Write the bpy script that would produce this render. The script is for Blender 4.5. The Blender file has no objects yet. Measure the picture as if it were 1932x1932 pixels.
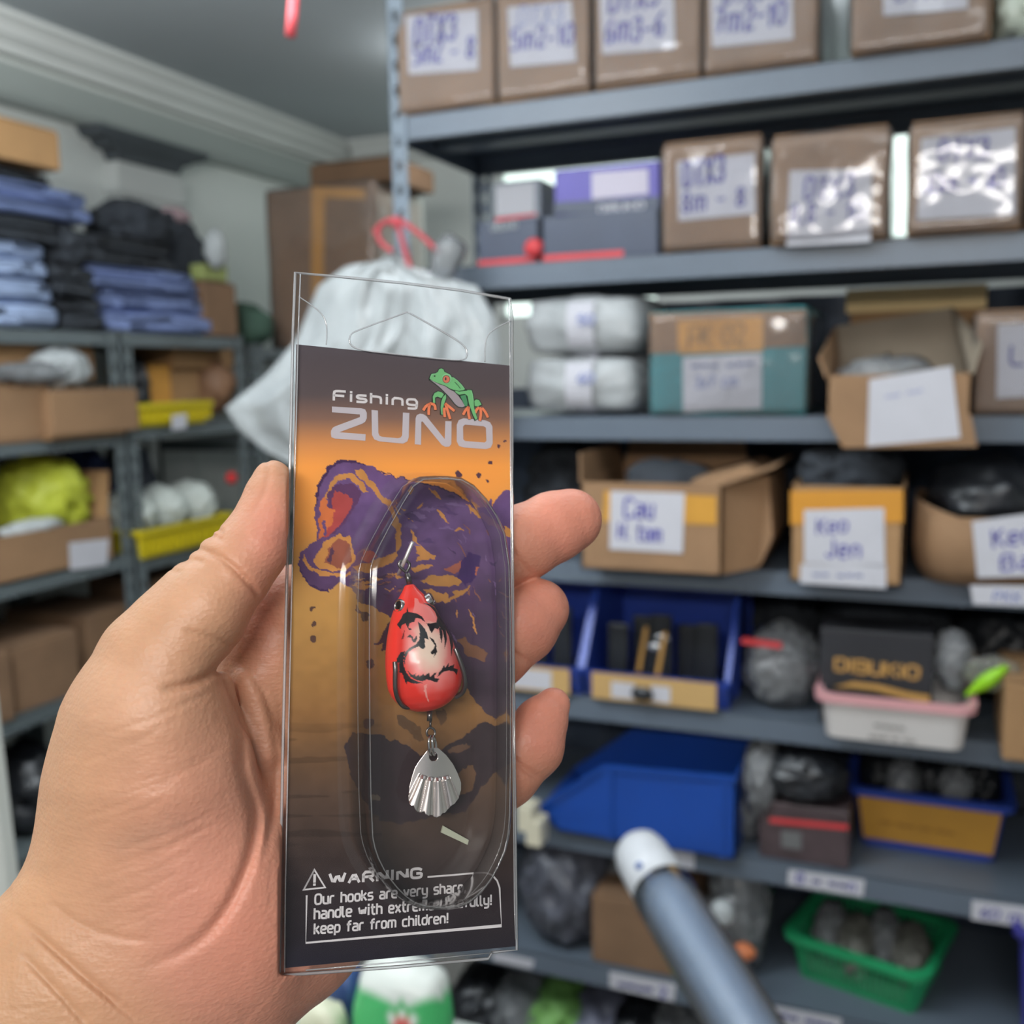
import bpy, bmesh, math, random
import numpy as np
from mathutils import Vector, Matrix, noise
from mathutils.geometry import tessellate_polygon
from mathutils.bvhtree import BVHTree

random.seed(7)
SC = bpy.context.scene
COL = SC.collection

# ------------------------------------------------------------------ camera
F_PX, C_PX = 1900.0, 966.0
EYE = np.array([0.0, 0.0, 1.75])


def cam_basis(pitch, roll):
    th, ph = math.radians(pitch), math.radians(roll)
    dn = np.array([math.sin(ph) * math.cos(th), math.cos(ph) * math.cos(th), math.sin(th)])
    X = np.array([4666.0, 166.0, -1900.0])
    X -= (X @ dn) * dn
    X /= np.linalg.norm(X)
    Z = -dn
    return np.array([X, np.cross(Z, X), Z])


MR = cam_basis(7.8, 1.1)          # camera (right, down, forward) -> room


def ray(px, py):
    return MR @ np.array([(px - C_PX) / F_PX, (py - C_PX) / F_PX, 1.0])


cam_d = bpy.data.cameras.new('camera')
cam = bpy.data.objects.new('camera', cam_d)
COL.objects.link(cam)
mw = Matrix.Identity(4)
for i in range(3):
    mw[i][0], mw[i][1], mw[i][2] = MR[i][0], -MR[i][1], -MR[i][2]
    mw[i][3] = EYE[i]
cam.matrix_world = mw
cam_d.sensor_width = 36.0
cam_d.lens = 36.0 * F_PX / 1932.0
cam_d.clip_start = 0.02
cam_d.dof.use_dof = True
cam_d.dof.focus_distance = 0.262
cam_d.dof.aperture_fstop = 12.5
SC.camera = cam

# ------------------------------------------------------------------ world, lights, exposure
wd = bpy.data.worlds.new('room_air')
SC.world = wd
wd.use_nodes = True
wd.node_tree.nodes['Background'].inputs[0].default_value = (0.88, 0.93, 1.0, 1)
wd.node_tree.nodes['Background'].inputs[1].default_value = 0.42
SC.view_settings.view_transform = 'Standard'
SC.view_settings.look = 'None'
SC.view_settings.gamma = 1.0
SC.view_settings.use_curve_mapping = False
SC.view_settings.exposure = -0.30
SC.cycles.sample_clamp_indirect = 2.5
SC.cycles.max_bounces = 7
SC.cycles.diffuse_bounces = 3
SC.cycles.glossy_bounces = 3
SC.cycles.adaptive_threshold = 0.02


def area_light(name, loc, size, power, color, aim):
    ld = bpy.data.lights.new(name, 'AREA')
    ld.shape = 'RECTANGLE'
    ld.size, ld.size_y = size
    ld.energy = power
    ld.color = color
    o = bpy.data.objects.new(name, ld)
    COL.objects.link(o)
    o.location = loc
    o.rotation_euler = (Vector(aim) - Vector(loc)).to_track_quat('-Z', 'Y').to_euler()
    return o


# unseen lights sized as fluorescent battens: above the aisle before the rack, behind the camera as added frontal fill for the hand, along the left aisle, behind the rack;
# each hangs below the ceiling and throws light down, plus added upward light to lift ceiling and walls
WARM, COOL = (1.0, 0.96, 0.91), (0.97, 0.985, 1.0)
for loc, size, down, up, colr, aim in (((0.30, 1.05, 2.46), (1.2, .10), 3.5, 8, COOL, (0.15, 1.45, 0.6)),
                                       ((0.05, -1.25, 2.35), (1.2, .14), 30, 12, WARM, (-0.05, 0.3, 1.50)),
                                       ((-1.15, 0.75, 2.46), (1.2, .10), 13, 200, COOL, (-1.7, 1.5, 1.0)),
                                       ((-0.9, 3.0, 2.60), (1.2, .10), 9, 6, COOL, (-0.8, 3.4, 0.0))):
    area_light('fluorescent_fill_light', loc, size, down, colr, aim)
    area_light('fluorescent_fill_light', (loc[0], loc[1], loc[2] + .02), size, up, colr, (loc[0], loc[1], 4.0))


# ------------------------------------------------------------------ materials
def lin(c):
    return tuple((v / 255 / 12.92 if v / 255 <= 0.04045 else ((v / 255 + 0.055) / 1.055) ** 2.4) for v in c)


MATS = {}


def mat(name, rgb, rough=0.6, var=0.0, scale=8.0, bump=0.0, bscale=40.0, metal=0.0, rgb2=None, coat=0.0,
        stretch=None, spec=0.5, detail=3.0, vcol=None, sss=0.0):
    if name in MATS:
        return MATS[name]
    m = bpy.data.materials.new(name)
    m.use_nodes = True
    nt = m.node_tree
    b = nt.nodes['Principled BSDF']
    b.inputs['Roughness'].default_value = rough
    b.inputs['Metallic'].default_value = metal
    b.inputs['Specular IOR Level'].default_value = spec
    b.inputs['Coat Weight'].default_value = coat
    b.inputs['Coat Roughness'].default_value = 0.08
    c1 = lin(rgb)
    b.inputs['Base Color'].default_value = (*c1, 1)
    tc = nt.nodes.new('ShaderNodeTexCoord')
    mp = nt.nodes.new('ShaderNodeMapping')
    nt.links.new(tc.outputs['Object'], mp.inputs['Vector'])
    if stretch:
        mp.inputs['Scale'].default_value = stretch
    src = None
    if vcol:
        at = nt.nodes.new('ShaderNodeVertexColor')
        at.layer_name = vcol
        src = at.outputs['Color']
    if var > 0 or rgb2:
        nz = nt.nodes.new('ShaderNodeTexNoise')
        nz.inputs['Scale'].default_value = scale
        nz.inputs['Detail'].default_value = detail
        nt.links.new(mp.outputs[0], nz.inputs['Vector'])
        rp = nt.nodes.new('ShaderNodeValToRGB')
        rp.color_ramp.elements[0].position = 0.35
        rp.color_ramp.elements[1].position = 0.65
        if rgb2:
            a, c = c1, lin(rgb2)
        else:
            a, c = tuple(v * (1 - var) for v in c1), tuple(min(1, v * (1 + var)) for v in c1)
        if vcol:
            a, c = (1 - var,) * 3, (1 + var,) * 3
        rp.color_ramp.elements[0].color = (*a, 1)
        rp.color_ramp.elements[1].color = (*c, 1)
        nt.links.new(nz.outputs['Fac'], rp.inputs['Fac'])
        if vcol:
            mx = nt.nodes.new('ShaderNodeMix')
            mx.data_type = 'RGBA'
            mx.blend_type = 'MULTIPLY'
            mx.inputs['Factor'].default_value = 1.0
            nt.links.new(src, mx.inputs['A'])
            nt.links.new(rp.outputs['Color'], mx.inputs['B'])
            src = mx.outputs['Result']
        else:
            src = rp.outputs['Color']
    if src is not None:
        nt.links.new(src, b.inputs['Base Color'])
    if sss > 0:
        b.inputs['Subsurface Weight'].default_value = sss
        b.inputs['Subsurface Radius'].default_value = (0.005, 0.002, 0.001)
        b.inputs['Subsurface Scale'].default_value = 1.0
    if bump > 0:
        n2 = nt.nodes.new('ShaderNodeTexNoise')
        n2.inputs['Scale'].default_value = bscale
        n2.inputs['Detail'].default_value = 4
        nt.links.new(mp.outputs[0], n2.inputs['Vector'])
        bp = nt.nodes.new('ShaderNodeBump')
        bp.inputs['Strength'].default_value = bump
        bp.inputs['Distance'].default_value = 0.01
        nt.links.new(n2.outputs['Fac'], bp.inputs['Height'])
        nt.links.new(bp.outputs[0], b.inputs['Normal'])
    MATS[name] = m
    return m


def clear(name, tint=(0.97, 0.97, 0.97), rough=0.06, ior=1.45, haze=0.0, bump=0.0, bscale=30.0, gain=1.0, hazecol=(0.8, 0.82, 0.85)):
    """thin clear plastic: see-through sheet with a Fresnel gloss and a little milky scatter"""
    if name in MATS:
        return MATS[name]
    m = bpy.data.materials.new(name)
    m.use_nodes = True
    nt = m.node_tree
    nt.nodes.remove(nt.nodes['Principled BSDF'])
    out = nt.nodes['Material Output']
    tr = nt.nodes.new('ShaderNodeBsdfTransparent')
    tr.inputs[0].default_value = (*tint, 1)
    gl = nt.nodes.new('ShaderNodeBsdfGlossy')
    gl.inputs['Roughness'].default_value = rough
    fr = nt.nodes.new('ShaderNodeFresnel')
    fr.inputs[0].default_value = ior
    mix = nt.nodes.new('ShaderNodeMixShader')
    nt.links.new(fr.outputs[0], mix.inputs[0])
    if gain != 1.0:
        mu = nt.nodes.new('ShaderNodeMath')
        mu.operation = 'MULTIPLY'
        mu.use_clamp = True
        mu.inputs[1].default_value = gain
        nt.links.new(fr.outputs[0], mu.inputs[0])
        nt.links.new(mu.outputs[0], mix.inputs[0])
    base = tr
    if haze > 0:
        df = nt.nodes.new('ShaderNodeBsdfDiffuse')
        df.inputs[0].default_value = (*hazecol, 1)
        hm = nt.nodes.new('ShaderNodeMixShader')
        hm.inputs[0].default_value = haze
        nt.links.new(tr.outputs[0], hm.inputs[1])
        nt.links.new(df.outputs[0], hm.inputs[2])
        base = hm
    nt.links.new(base.outputs[0], mix.inputs[1])
    nt.links.new(gl.outputs[0], mix.inputs[2])
    nt.links.new(mix.outputs[0], out.inputs[0])
    if bump > 0:
        tc = nt.nodes.new('ShaderNodeTexCoord')
        n2 = nt.nodes.new('ShaderNodeTexNoise')
        n2.inputs['Scale'].default_value = bscale
        n2.inputs['Detail'].default_value = 3
        nt.links.new(tc.outputs['Object'], n2.inputs['Vector'])
        bp = nt.nodes.new('ShaderNodeBump')
        bp.inputs['Strength'].default_value = bump
        bp.inputs['Distance'].default_value = 0.02
        nt.links.new(n2.outputs['Fac'], bp.inputs['Height'])
        nt.links.new(bp.outputs[0], gl.inputs['Normal'])
        nt.links.new(bp.outputs[0], fr.inputs['Normal'])
    MATS[name] = m
    return m


def emit(name, rgb, strength):
    if name in MATS:
        return MATS[name]
    m = bpy.data.materials.new(name)
    m.use_nodes = True
    nt = m.node_tree
    b = nt.nodes['Principled BSDF']
    b.inputs['Base Color'].default_value = (*lin(rgb), 1)
    b.inputs['Emission Color'].default_value = (*lin(rgb), 1)
    b.inputs['Emission Strength'].default_value = strength
    MATS[name] = m
    return m


# ------------------------------------------------------------------ mesh helpers
def tag(o, label=None, cat=None, group=None, kind=None):
    for k, v in (('label', label), ('category', cat), ('group', group), ('kind', kind)):
        if v:
            o[k] = v
    return o


def mesh_obj(name, verts, faces, m, parent=None, origin=None, smooth=False, cols=None):
    """verts in room coordinates; a child keeps its parent's origin so only the root carries a location"""
    root = parent
    while root is not None and root.parent is not None:
        root = root.parent
    V = np.array([tuple(v) for v in verts], float)
    if root is not None:
        o3 = np.array(root.location)
    elif origin is not None:
        o3 = np.array(origin, float)
    else:
        o3 = np.array([(V[:, 0].min() + V[:, 0].max()) / 2, (V[:, 1].min() + V[:, 1].max()) / 2, V[:, 2].min()])
    me = bpy.data.meshes.new(name)
    me.from_pydata((V - o3).tolist(), [], [tuple(int(i) for i in f) for f in faces])
    if smooth:
        me.polygons.foreach_set('use_smooth', [True] * len(me.polygons))
    if cols is not None:
        ca = me.color_attributes.new('paint', 'FLOAT_COLOR', 'POINT')
        ca.data.foreach_set('color', np.asarray(cols, np.float32).ravel())
    me.materials.append(m)
    me.update()
    o = bpy.data.objects.new(name, me)
    COL.objects.link(o)
    if parent is not None:
        o.parent = parent
    else:
        o.location = o3
    return o


def thing(name, loc, label, cat, group=None):
    o = bpy.data.objects.new(name, None)
    COL.objects.link(o)
    o.location = tuple(float(v) for v in loc)
    o.empty_display_size = 0.05
    return tag(o, label, cat, group)


class MB:
    def __init__(s):
        s.v, s.f = [], []

    def add(s, verts, faces):
        n = len(s.v)
        s.v += [tuple(float(c) for c in v) for v in verts]
        s.f += [tuple(int(i) + n for i in f) for f in faces]
        return s

    def box(s, a, b):
        x0, x1 = sorted((a[0], b[0])); y0, y1 = sorted((a[1], b[1])); z0, z1 = sorted((a[2], b[2]))
        vs = [(x0, y0, z0), (x1, y0, z0), (x1, y1, z0), (x0, y1, z0), (x0, y0, z1), (x1, y0, z1), (x1, y1, z1), (x0, y1, z1)]
        return s.add(vs, [(0, 3, 2, 1), (4, 5, 6, 7), (0, 1, 5, 4), (1, 2, 6, 5), (2, 3, 7, 6), (3, 0, 4, 7)])

    def hexa(s, p):          # 8 points: bottom ring 0-3 (ccw from above), top ring 4-7
        return s.add(p, [(0, 3, 2, 1), (4, 5, 6, 7), (0, 1, 5, 4), (1, 2, 6, 5), (2, 3, 7, 6), (3, 0, 4, 7)])

    def bar(s, a, b, w, h=None):
        a, b = Vector(a), Vector(b)
        d = (b - a).normalized()
        u = d.cross(Vector((0, 0, 1)))
        if u.length < 1e-3:
            u = d.cross(Vector((0, 1, 0)))
        u.normalize()
        v = u.cross(d)
        h = h or w
        q = [u * (i * w / 2) + v * (j * h / 2) for i, j in ((-1, -1), (1, -1), (1, 1), (-1, 1))]
        vs = [a + t for t in q] + [b + t for t in q]
        return s.add(vs, [(3, 2, 1, 0), (4, 5, 6, 7), (0, 1, 5, 4), (1, 2, 6, 5), (2, 3, 7, 6), (3, 0, 4, 7)])

    def tube(s, pts, r, n=8, close=False):
        pts = [Vector(p) for p in pts]
        rs = r if isinstance(r, (list, tuple)) else [r] * len(pts)
        m = len(pts)
        up = Vector((0.31, 0.17, 0.93))
        rings = []
        for i, p in enumerate(pts):
            a = pts[(i - 1) % m] if (close or i > 0) else p
            b = pts[(i + 1) % m] if (close or i < m - 1) else p
            d = (b - a).normalized()
            u = up - d * up.dot(d)
            if u.length < 1e-4:
                u = d.orthogonal()
            u.normalize()
            up = u
            w = d.cross(u)
            rings.append([p + (u * math.cos(2 * math.pi * k / n) + w * math.sin(2 * math.pi * k / n)) * rs[i] for k in range(n)])
        vs = [v for rg in rings for v in rg]
        fs = []
        for i in range(m if close else m - 1):
            j = (i + 1) % m
            for k in range(n):
                fs.append((i * n + k, i * n + (k + 1) % n, j * n + (k + 1) % n, j * n + k))
        if not close:
            fs += [tuple(range(n))[::-1], tuple((m - 1) * n + k for k in range(n))]
        return s.add(vs, fs)

    def build(s, name, m, parent=None, origin=None, smooth=False):
        return mesh_obj(name, s.v, s.f, m, parent, origin, smooth)


def rbox_data(a, b, r, wob=0.0, seed=0, seg=2, sub=0):
    """bevelled box, optionally dented"""
    bm = bmesh.new()
    bmesh.ops.create_cube(bm, size=1.0)
    a, b = np.minimum(a, b), np.maximum(a, b)
    for v in bm.verts:
        v.co = Vector([a[i] + (v.co[i] + 0.5) * (b[i] - a[i]) for i in range(3)])
    if sub:
        bmesh.ops.subdivide_edges(bm, edges=bm.edges[:], cuts=sub, use_grid_fill=True)
        ed = [e for e in bm.edges if len(e.link_faces) == 2 and e.calc_face_angle(0) > 0.5]
    else:
        ed = bm.edges[:]
    bmesh.ops.bevel(bm, geom=ed, offset=r, segments=seg, affect='EDGES', profile=0.5)
    if wob:
        for v in bm.verts:
            n = noise.noise_vector(v.co * 9 + Vector((seed * 3.1, seed, 0)))
            v.co += n * wob
    vs = [tuple(v.co) for v in bm.verts]
    bm.verts.index_update()
    fs = [tuple(v.index for v in f.verts) for f in bm.faces]
    bm.free()
    return vs, fs


def ico_data(sub=3):
    bm = bmesh.new()
    bmesh.ops.create_icosphere(bm, subdivisions=sub, radius=1.0)
    vs = [Vector(v.co) for v in bm.verts]
    bm.verts.index_update()
    fs = [tuple(v.index for v in f.verts) for f in bm.faces]
    bm.free()
    return vs, fs


ICO = {k: ico_data(k) for k in (2, 3, 4)}


def blob_data(c, rad, amp=0.15, freq=2.0, seed=0, sub=3, squarish=0.0, flat_z=None, ridged=False):
    vs, fs = ICO[sub]
    out = []
    off = Vector((seed * 1.7, seed * 2.3, seed * 0.9))
    for v in vs:
        p = v.copy()
        if squarish:
            mx = max(abs(p.x), abs(p.y), abs(p.z))
            p = p.lerp(p / mx, squarish)
        n = noise.noise(v * freq + off) + 0.5 * noise.noise(v * freq * 2.3 + off)
        if ridged:
            n = (0.45 - abs(n)) * 1.2 + .35 * (.3 - abs(noise.noise(v * freq * 4.1 - off)))
        p *= 1 + amp * n
        q = Vector((c[0] + p.x * rad[0], c[1] + p.y * rad[1], c[2] + p.z * rad[2]))
        if flat_z is not None and q.z < flat_z:
            q.z = flat_z + 0.02 * (q.z - flat_z)
        out.append(q)
    return out, fs


class Plane:
    """a flat surface in the room: origin, right, up, and outward normal"""

    def __init__(s, O, U, V):
        s.O = np.array(O, float)
        s.U = np.array(U, float) / np.linalg.norm(U)
        s.V = np.array(V, float)
        s.V = s.V - (s.V @ s.U) * s.U
        s.V /= np.linalg.norm(s.V)
        s.N = np.cross(s.U, s.V)

    def hit(s, px, py, h=0.0):
        d = ray(px, py)
        o = s.O + s.N * h
        t = ((o - EYE) @ s.N) / (d @ s.N)
        return EYE + d * t

    def uv(s, px, py, h=0.0):
        p = s.hit(px, py, h) - s.O
        return np.array([p @ s.U, p @ s.V])

    def pt(s, u, v, h=0.0):
        return s.O + s.U * u + s.V * v + s.N * h


def fill(polys, plane, h):
    """flat fill of an outline with optional holes, lists of (u, v)"""
    loops = [[Vector((p[0], p[1], 0)) for p in lp] for lp in polys]
    tris = tessellate_polygon(loops)
    flat = [p for lp in polys for p in lp]
    vs = [plane.pt(p[0], p[1], h) for p in flat]
    fs = []
    for t in tris:
        a, b, c = (flat[i] for i in t)
        area = (b[0] - a[0]) * (c[1] - a[1]) - (b[1] - a[1]) * (c[0] - a[0])
        fs.append(t if area > 0 else t[::-1])
    return vs, fs


def chaikin(pts, n=1, close=False):
    pts = [np.array(p, float) for p in pts]
    for _ in range(n):
        q = [] if close else [pts[0]]
        m = len(pts)
        for i in range(m if close else m - 1):
            a, b = pts[i], pts[(i + 1) % m]
            q += [a * 0.75 + b * 0.25, a * 0.25 + b * 0.75]
        if not close:
            q.append(pts[-1])
        pts = q
    return pts


def ribbon(pts, w):
    """flat stroke of width w along 2D points -> outline quads (verts2d, faces)"""
    pts = [np.array(p, float) for p in pts]
    keep = [pts[0]]
    for p in pts[1:]:
        if np.linalg.norm(p - keep[-1]) > 1e-9:
            keep.append(p)
    pts = keep
    if len(pts) < 2:
        return [], []
    ws = w if isinstance(w, (list, tuple)) else [w] * len(pts)
    vs, fs = [], []
    for i, p in enumerate(pts):
        a = pts[max(0, i - 1)]
        b = pts[min(len(pts) - 1, i + 1)]
        t = (b - a) / max(1e-12, np.linalg.norm(b - a))
        n = np.array([-t[1], t[0]])
        k = 1.0
        if 0 < i < len(pts) - 1:
            t1 = (pts[i] - a) / np.linalg.norm(pts[i] - a)
            k = 1 / max(0.55, abs(t1 @ t))
        e = 0.0
        if i == 0:
            e = -0.25
        if i == len(pts) - 1:
            e = 0.25
        ww = ws[min(i, len(ws) - 1)]
        vs += [p + n * ww / 2 * k + t * e * ww, p - n * ww / 2 * k + t * e * ww]
    for i in range(len(pts) - 1):
        fs.append((2 * i, 2 * i + 1, 2 * i + 3, 2 * i + 2))
    return vs, fs


# single-line lettering, cap height 1, x-height .72
G = {
    'A': (.62, [[(0, 0), (.31, 1), (.62, 0)], [(.12, .35), (.5, .35)]]),
    'B': (.6, [[(0, 0), (0, 1), (.45, 1), (.55, .9), (.55, .62), (.45, .52), (0, .52)], [(.45, .52), (.6, .42), (.6, .1), (.48, 0), (0, 0)]]),
    'C': (.6, [[(.6, .85), (.48, 1), (.12, 1), (0, .86), (0, .14), (.12, 0), (.48, 0), (.6, .15)]]),
    'D': (.6, [[(0, 0), (0, 1), (.4, 1), (.6, .8), (.6, .2), (.4, 0), (0, 0)]]),
    'E': (.55, [[(.55, 1), (0, 1), (0, 0), (.55, 0)], [(0, .5), (.45, .5)]]),
    'F': (.55, [[(.55, 1), (.12, 1), (0, .88), (0, 0)], [(0, .5), (.48, .5)]]),
    'G': (.66, [[(.64, .86), (.5, 1), (.14, 1), (0, .86), (0, .14), (.14, 0), (.52, 0), (.66, .14), (.66, .48), (.36, .48)]]),
    'H': (.6, [[(0, 0), (0, 1)], [(.6, 0), (.6, 1)], [(0, .5), (.6, .5)]]),
    'I': (.12, [[(.06, 0), (.06, 1)]]),
    'J': (.45, [[(.4, 1), (.4, .15), (.28, 0), (.1, 0), (0, .15)]]),
    'K': (.58, [[(0, 0), (0, 1)], [(.55, 1), (0, .42)], [(.18, .58), (.58, 0)]]),
    'L': (.5, [[(0, 1), (0, 0), (.5, 0)]]),
    'N': (.62, [[(0, 0), (0, 1), (.62, 0), (.62, 1)]]),
    'O': (.62, [[(.15, 0), (0, .15), (0, .85), (.15, 1), (.47, 1), (.62, .85), (.62, .15), (.47, 0), (.15, 0)]]),
    'P': (.56, [[(0, 0), (0, 1), (.44, 1), (.56, .88), (.56, .6), (.44, .48), (0, .48)]]),
    'R': (.62, [[(0, 0), (0, 1), (.5, 1), (.6, .9), (.6, .58), (.5, .48), (0, .48)], [(.36, .48), (.62, 0)]]),
    'T': (.6, [[(0, 1), (.6, 1)], [(.3, 1), (.3, 0)]]),
    'U': (.6, [[(0, 1), (0, .15), (.14, 0), (.46, 0), (.6, .15), (.6, 1)]]),
    'W': (.92, [[(0, 1), (.22, 0), (.46, .95), (.7, 0), (.92, 1)]]),
    'X': (.6, [[(0, 0), (.6, 1)], [(0, 1), (.6, 0)]]),
    'Z': (.62, [[(0, 1), (.62, 1), (0, 0), (.62, 0)]]),
    'a': (.5, [[(.06, .72), (.38, .72), (.5, .6), (.5, 0)], [(.5, .4), (.12, .4), (0, .3), (0, .1), (.1, 0), (.5, 0)]]),
    'b': (.5, [[(0, 1), (0, 0), (.38, 0), (.5, .12), (.5, .6), (.38, .72), (0, .72)]]),
    'c': (.46, [[(.46, .72), (.12, .72), (0, .6), (0, .12), (.12, 0), (.46, 0)]]),
    'd': (.5, [[(.5, 1), (.5, 0), (.12, 0), (0, .12), (0, .6), (.12, .72), (.5, .72)]]),
    'e': (.5, [[(.46, 0), (.12, 0), (0, .12), (0, .6), (.12, .72), (.38, .72), (.5, .6), (.5, .36), (0, .36)]]),
    'f': (.4, [[(.4, 1), (.26, 1), (.14, .88), (.14, 0)], [(0, .68), (.38, .68)]]),
    'g': (.5, [[(.5, .1), (.12, .1), (0, .2), (0, .6), (.12, .72), (.5, .72), (.5, -.18), (.38, -.3), (.06, -.3)]]),
    'h': (.5, [[(0, 0), (0, 1)], [(0, .72), (.38, .72), (.5, .6), (.5, 0)]]),
    'i': (.12, [[(.06, 0), (.06, .72)], [(.06, .92), (.06, 1.04)]]),
    'k': (.46, [[(0, 0), (0, 1)], [(.42, .72), (0, .3)], [(.14, .42), (.46, 0)]]),
    'l': (.2, [[(0, 1), (.0, .1), (.1, 0), (.2, 0)]]),
    'm': (.78, [[(0, 0), (0, .72), (.3, .72), (.39, .62), (.39, 0)], [(.39, .72), (.68, .72), (.78, .62), (.78, 0)]]),
    'n': (.5, [[(0, 0), (0, .72), (.38, .72), (.5, .6), (.5, 0)]]),
    'o': (.5, [[(.12, 0), (0, .12), (0, .6), (.12, .72), (.38, .72), (.5, .6), (.5, .12), (.38, 0), (.12, 0)]]),
    'p': (.5, [[(0, -.28), (0, .72), (.38, .72), (.5, .6), (.5, .12), (.38, 0), (0, 0)]]),
    'r': (.36, [[(0, 0), (0, .6), (.12, .72), (.36, .72)]]),
    's': (.46, [[(.44, .72), (.1, .72), (0, .62), (0, .46), (.1, .37), (.36, .37), (.46, .28), (.46, .1), (.36, 0), (0, 0)]]),
    't': (.38, [[(.12, 1), (.12, .12), (.24, 0), (.38, 0)], [(0, .7), (.36, .7)]]),
    'u': (.5, [[(0, .72), (0, .12), (.12, 0), (.5, 0)], [(.5, .72), (.5, 0)]]),
    'v': (.5, [[(0, .72), (.25, 0), (.5, .72)]]),
    'w': (.74, [[(0, .72), (.18, 0), (.37, .65), (.56, 0), (.74, .72)]]),
    'x': (.48, [[(0, .72), (.48, 0)], [(0, 0), (.48, .72)]]),
    'y': (.5, [[(0, .72), (0, .2), (.12, .08), (.5, .08)], [(.5, .72), (.5, -.18), (.38, -.28), (.06, -.28)]]),
    '0': (.55, [[(.15, 0), (0, .2), (0, .8), (.15, 1), (.4, 1), (.55, .8), (.55, .2), (.4, 0), (.15, 0)]]),
    '1': (.25, [[(0, .75), (.2, 1), (.2, 0)]]),
    '2': (.55, [[(0, .8), (.15, 1), (.4, 1), (.55, .82), (.5, .6), (0, 0), (.58, 0)]]),
    '3': (.52, [[(0, .9), (.2, 1), (.42, .98), (.5, .8), (.4, .58), (.2, .52), (.45, .45), (.52, .25), (.4, .03), (.15, 0), (0, .12)]]),
    '5': (.52, [[(.5, 1), (.05, 1), (.02, .58), (.35, .62), (.52, .4), (.48, .12), (.3, 0), (0, .06)]]),
    '6': (.52, [[(.45, 1), (.12, .7), (0, .3), (.12, .02), (.38, 0), (.52, .2), (.42, .46), (.18, .48), (.03, .3)]]),
    '7': (.52, [[(0, 1), (.52, 1), (.2, 0)], [(.14, .5), (.48, .5)]]),
    '8': (.52, [[(.26, .52), (.06, .68), (.08, .92), (.26, 1), (.44, .92), (.46, .68), (.26, .52), (.03, .32), (.06, .06), (.26, 0), (.46, .06), (.49, .32), (.26, .52)]]),
    '-': (.4, [[(0, .42), (.4, .42)]]),
    '.': (.1, [[(.05, 0), (.05, .1)]]),
    ',': (.12, [[(.08, .1), (.0, -.16)]]),
    '!': (.12, [[(.06, .3), (.06, 1)], [(.06, 0), (.06, .1)]]),
    ' ': (.35, []),
    '~': (.6, [[(0, .3), (.1, .7), (.2, .2), (.3, .65), (.4, .2), (.5, .7), (.6, .3)]]),
}


def text_data(plane, text, p0, p1, cap_px, wt, h, smooth=0, slant=0.0, jit=0.0, gap=.18, seed=1, hw=0.0):
    """lettering from pixel p0 to p1 along the baseline; cap height in photo pixels; wt = stroke as part of cap height"""
    a, b = plane.uv(*p0, hw), plane.uv(*p1, hw)
    L = np.linalg.norm(b - a)
    e = (b - a) / L
    n = np.array([-e[1], e[0]])
    mpp = L / math.hypot(p1[0] - p0[0], p1[1] - p0[1])
    H = cap_px * mpp
    tot = sum(G[c][0] + gap for c in text) - gap
    sx = L / tot
    rnd = random.Random(seed)
    V, Fc = [], []
    x = 0.0
    for c in text:
        w, strokes = G[c]
        jy = rnd.uniform(-jit, jit)
        js = 1 + rnd.uniform(-jit, jit)
        for st in strokes:
            pts = [((x + p[0] + slant * p[1]) * sx, (p[1] * js + jy) * H) for p in st]
            if jit:
                pts = [(p[0] + rnd.uniform(-jit, jit) * .35 * H, p[1] + rnd.uniform(-jit, jit) * .35 * H) for p in pts]
            if smooth and len(pts) > 2:
                pts = chaikin(pts, smooth)
            q = [a + e * p[0] + n * p[1] for p in pts]
            v2, f2 = ribbon(q, wt * H)
            k = len(V)
            V += [plane.pt(p[0], p[1], h) for p in v2]
            Fc += [tuple(i + k for i in f) for f in f2]
        x += w + gap
    return V, Fc

# ------------------------------------------------------------------ shared materials
M_CARD = mat('cardboard', (142, 110, 80), .8, .10, 9, .15, 60)
M_CARD2 = mat('cardboard_light', (160, 124, 86), .8, .10, 7, .15, 60)
M_CARD3 = mat('cardboard_dark', (120, 92, 68), .85, .12, 7, .15, 60)
M_CARDIN = mat('cardboard_inside', (140, 128, 112), .85, .08, 8, .1, 60)
M_TAPE = mat('packing_tape', (205, 150, 62), .3, .06, 20)
M_PAPER = mat('paper_label', (206, 206, 214), .75, .03, 14)
M_INK = mat('blue_ink', (62, 58, 150), .6)
M_INKF = mat('faded_blue_ink', (128, 138, 190), .6)
M_STEEL = mat('grey_painted_steel', (94, 104, 116), .38, .05, 6, spec=.5)
M_SLOT = mat('post_steel', (114, 126, 138), .4, .06, 9)
M_WRAP = clear('plastic_wrap', (.96, .96, .97), .11, 1.45, .09, .6, 6.0, 1.3)
M_BAGW = mat('white_plastic_bag', (192, 198, 200), .22, .10, 8, .5, 22)
M_BAGC = clear('clear_bag', (.93, .94, .95), .12, 1.45, .45, .6, 22.0, 1.4, (.42, .44, .46))
M_BLACK = mat('black_plastic', (30, 32, 36), .35, .2, 12, .3, 40)
M_BLACKCLOTH = mat('black_cloth', (36, 40, 46), .9, .2, 10, .3, 40)
M_NAVY = mat('navy_box', (48, 56, 74), .45, .1, 10)
M_BLUE = mat('blue_bin_plastic', (24, 68, 150), .38, .08, 5, .05, 60)
M_BLUE2 = mat('royal_blue_plastic', (44, 70, 160), .35, .06, 8)
M_TEAL = mat('teal_plastic', (30, 134, 142), .45, .06, 8)
M_RED = mat('red_plastic', (206, 62, 66), .5, .08, 10)
M_GOLD = mat('gold_print', (196, 150, 84), .4)
M_GREEN = mat('green_basket_plastic', (38, 150, 96), .4, .06, 9)
M_YELLOW = mat('yellow_basket_plastic', (214, 194, 30), .4, .06, 9)
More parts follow.
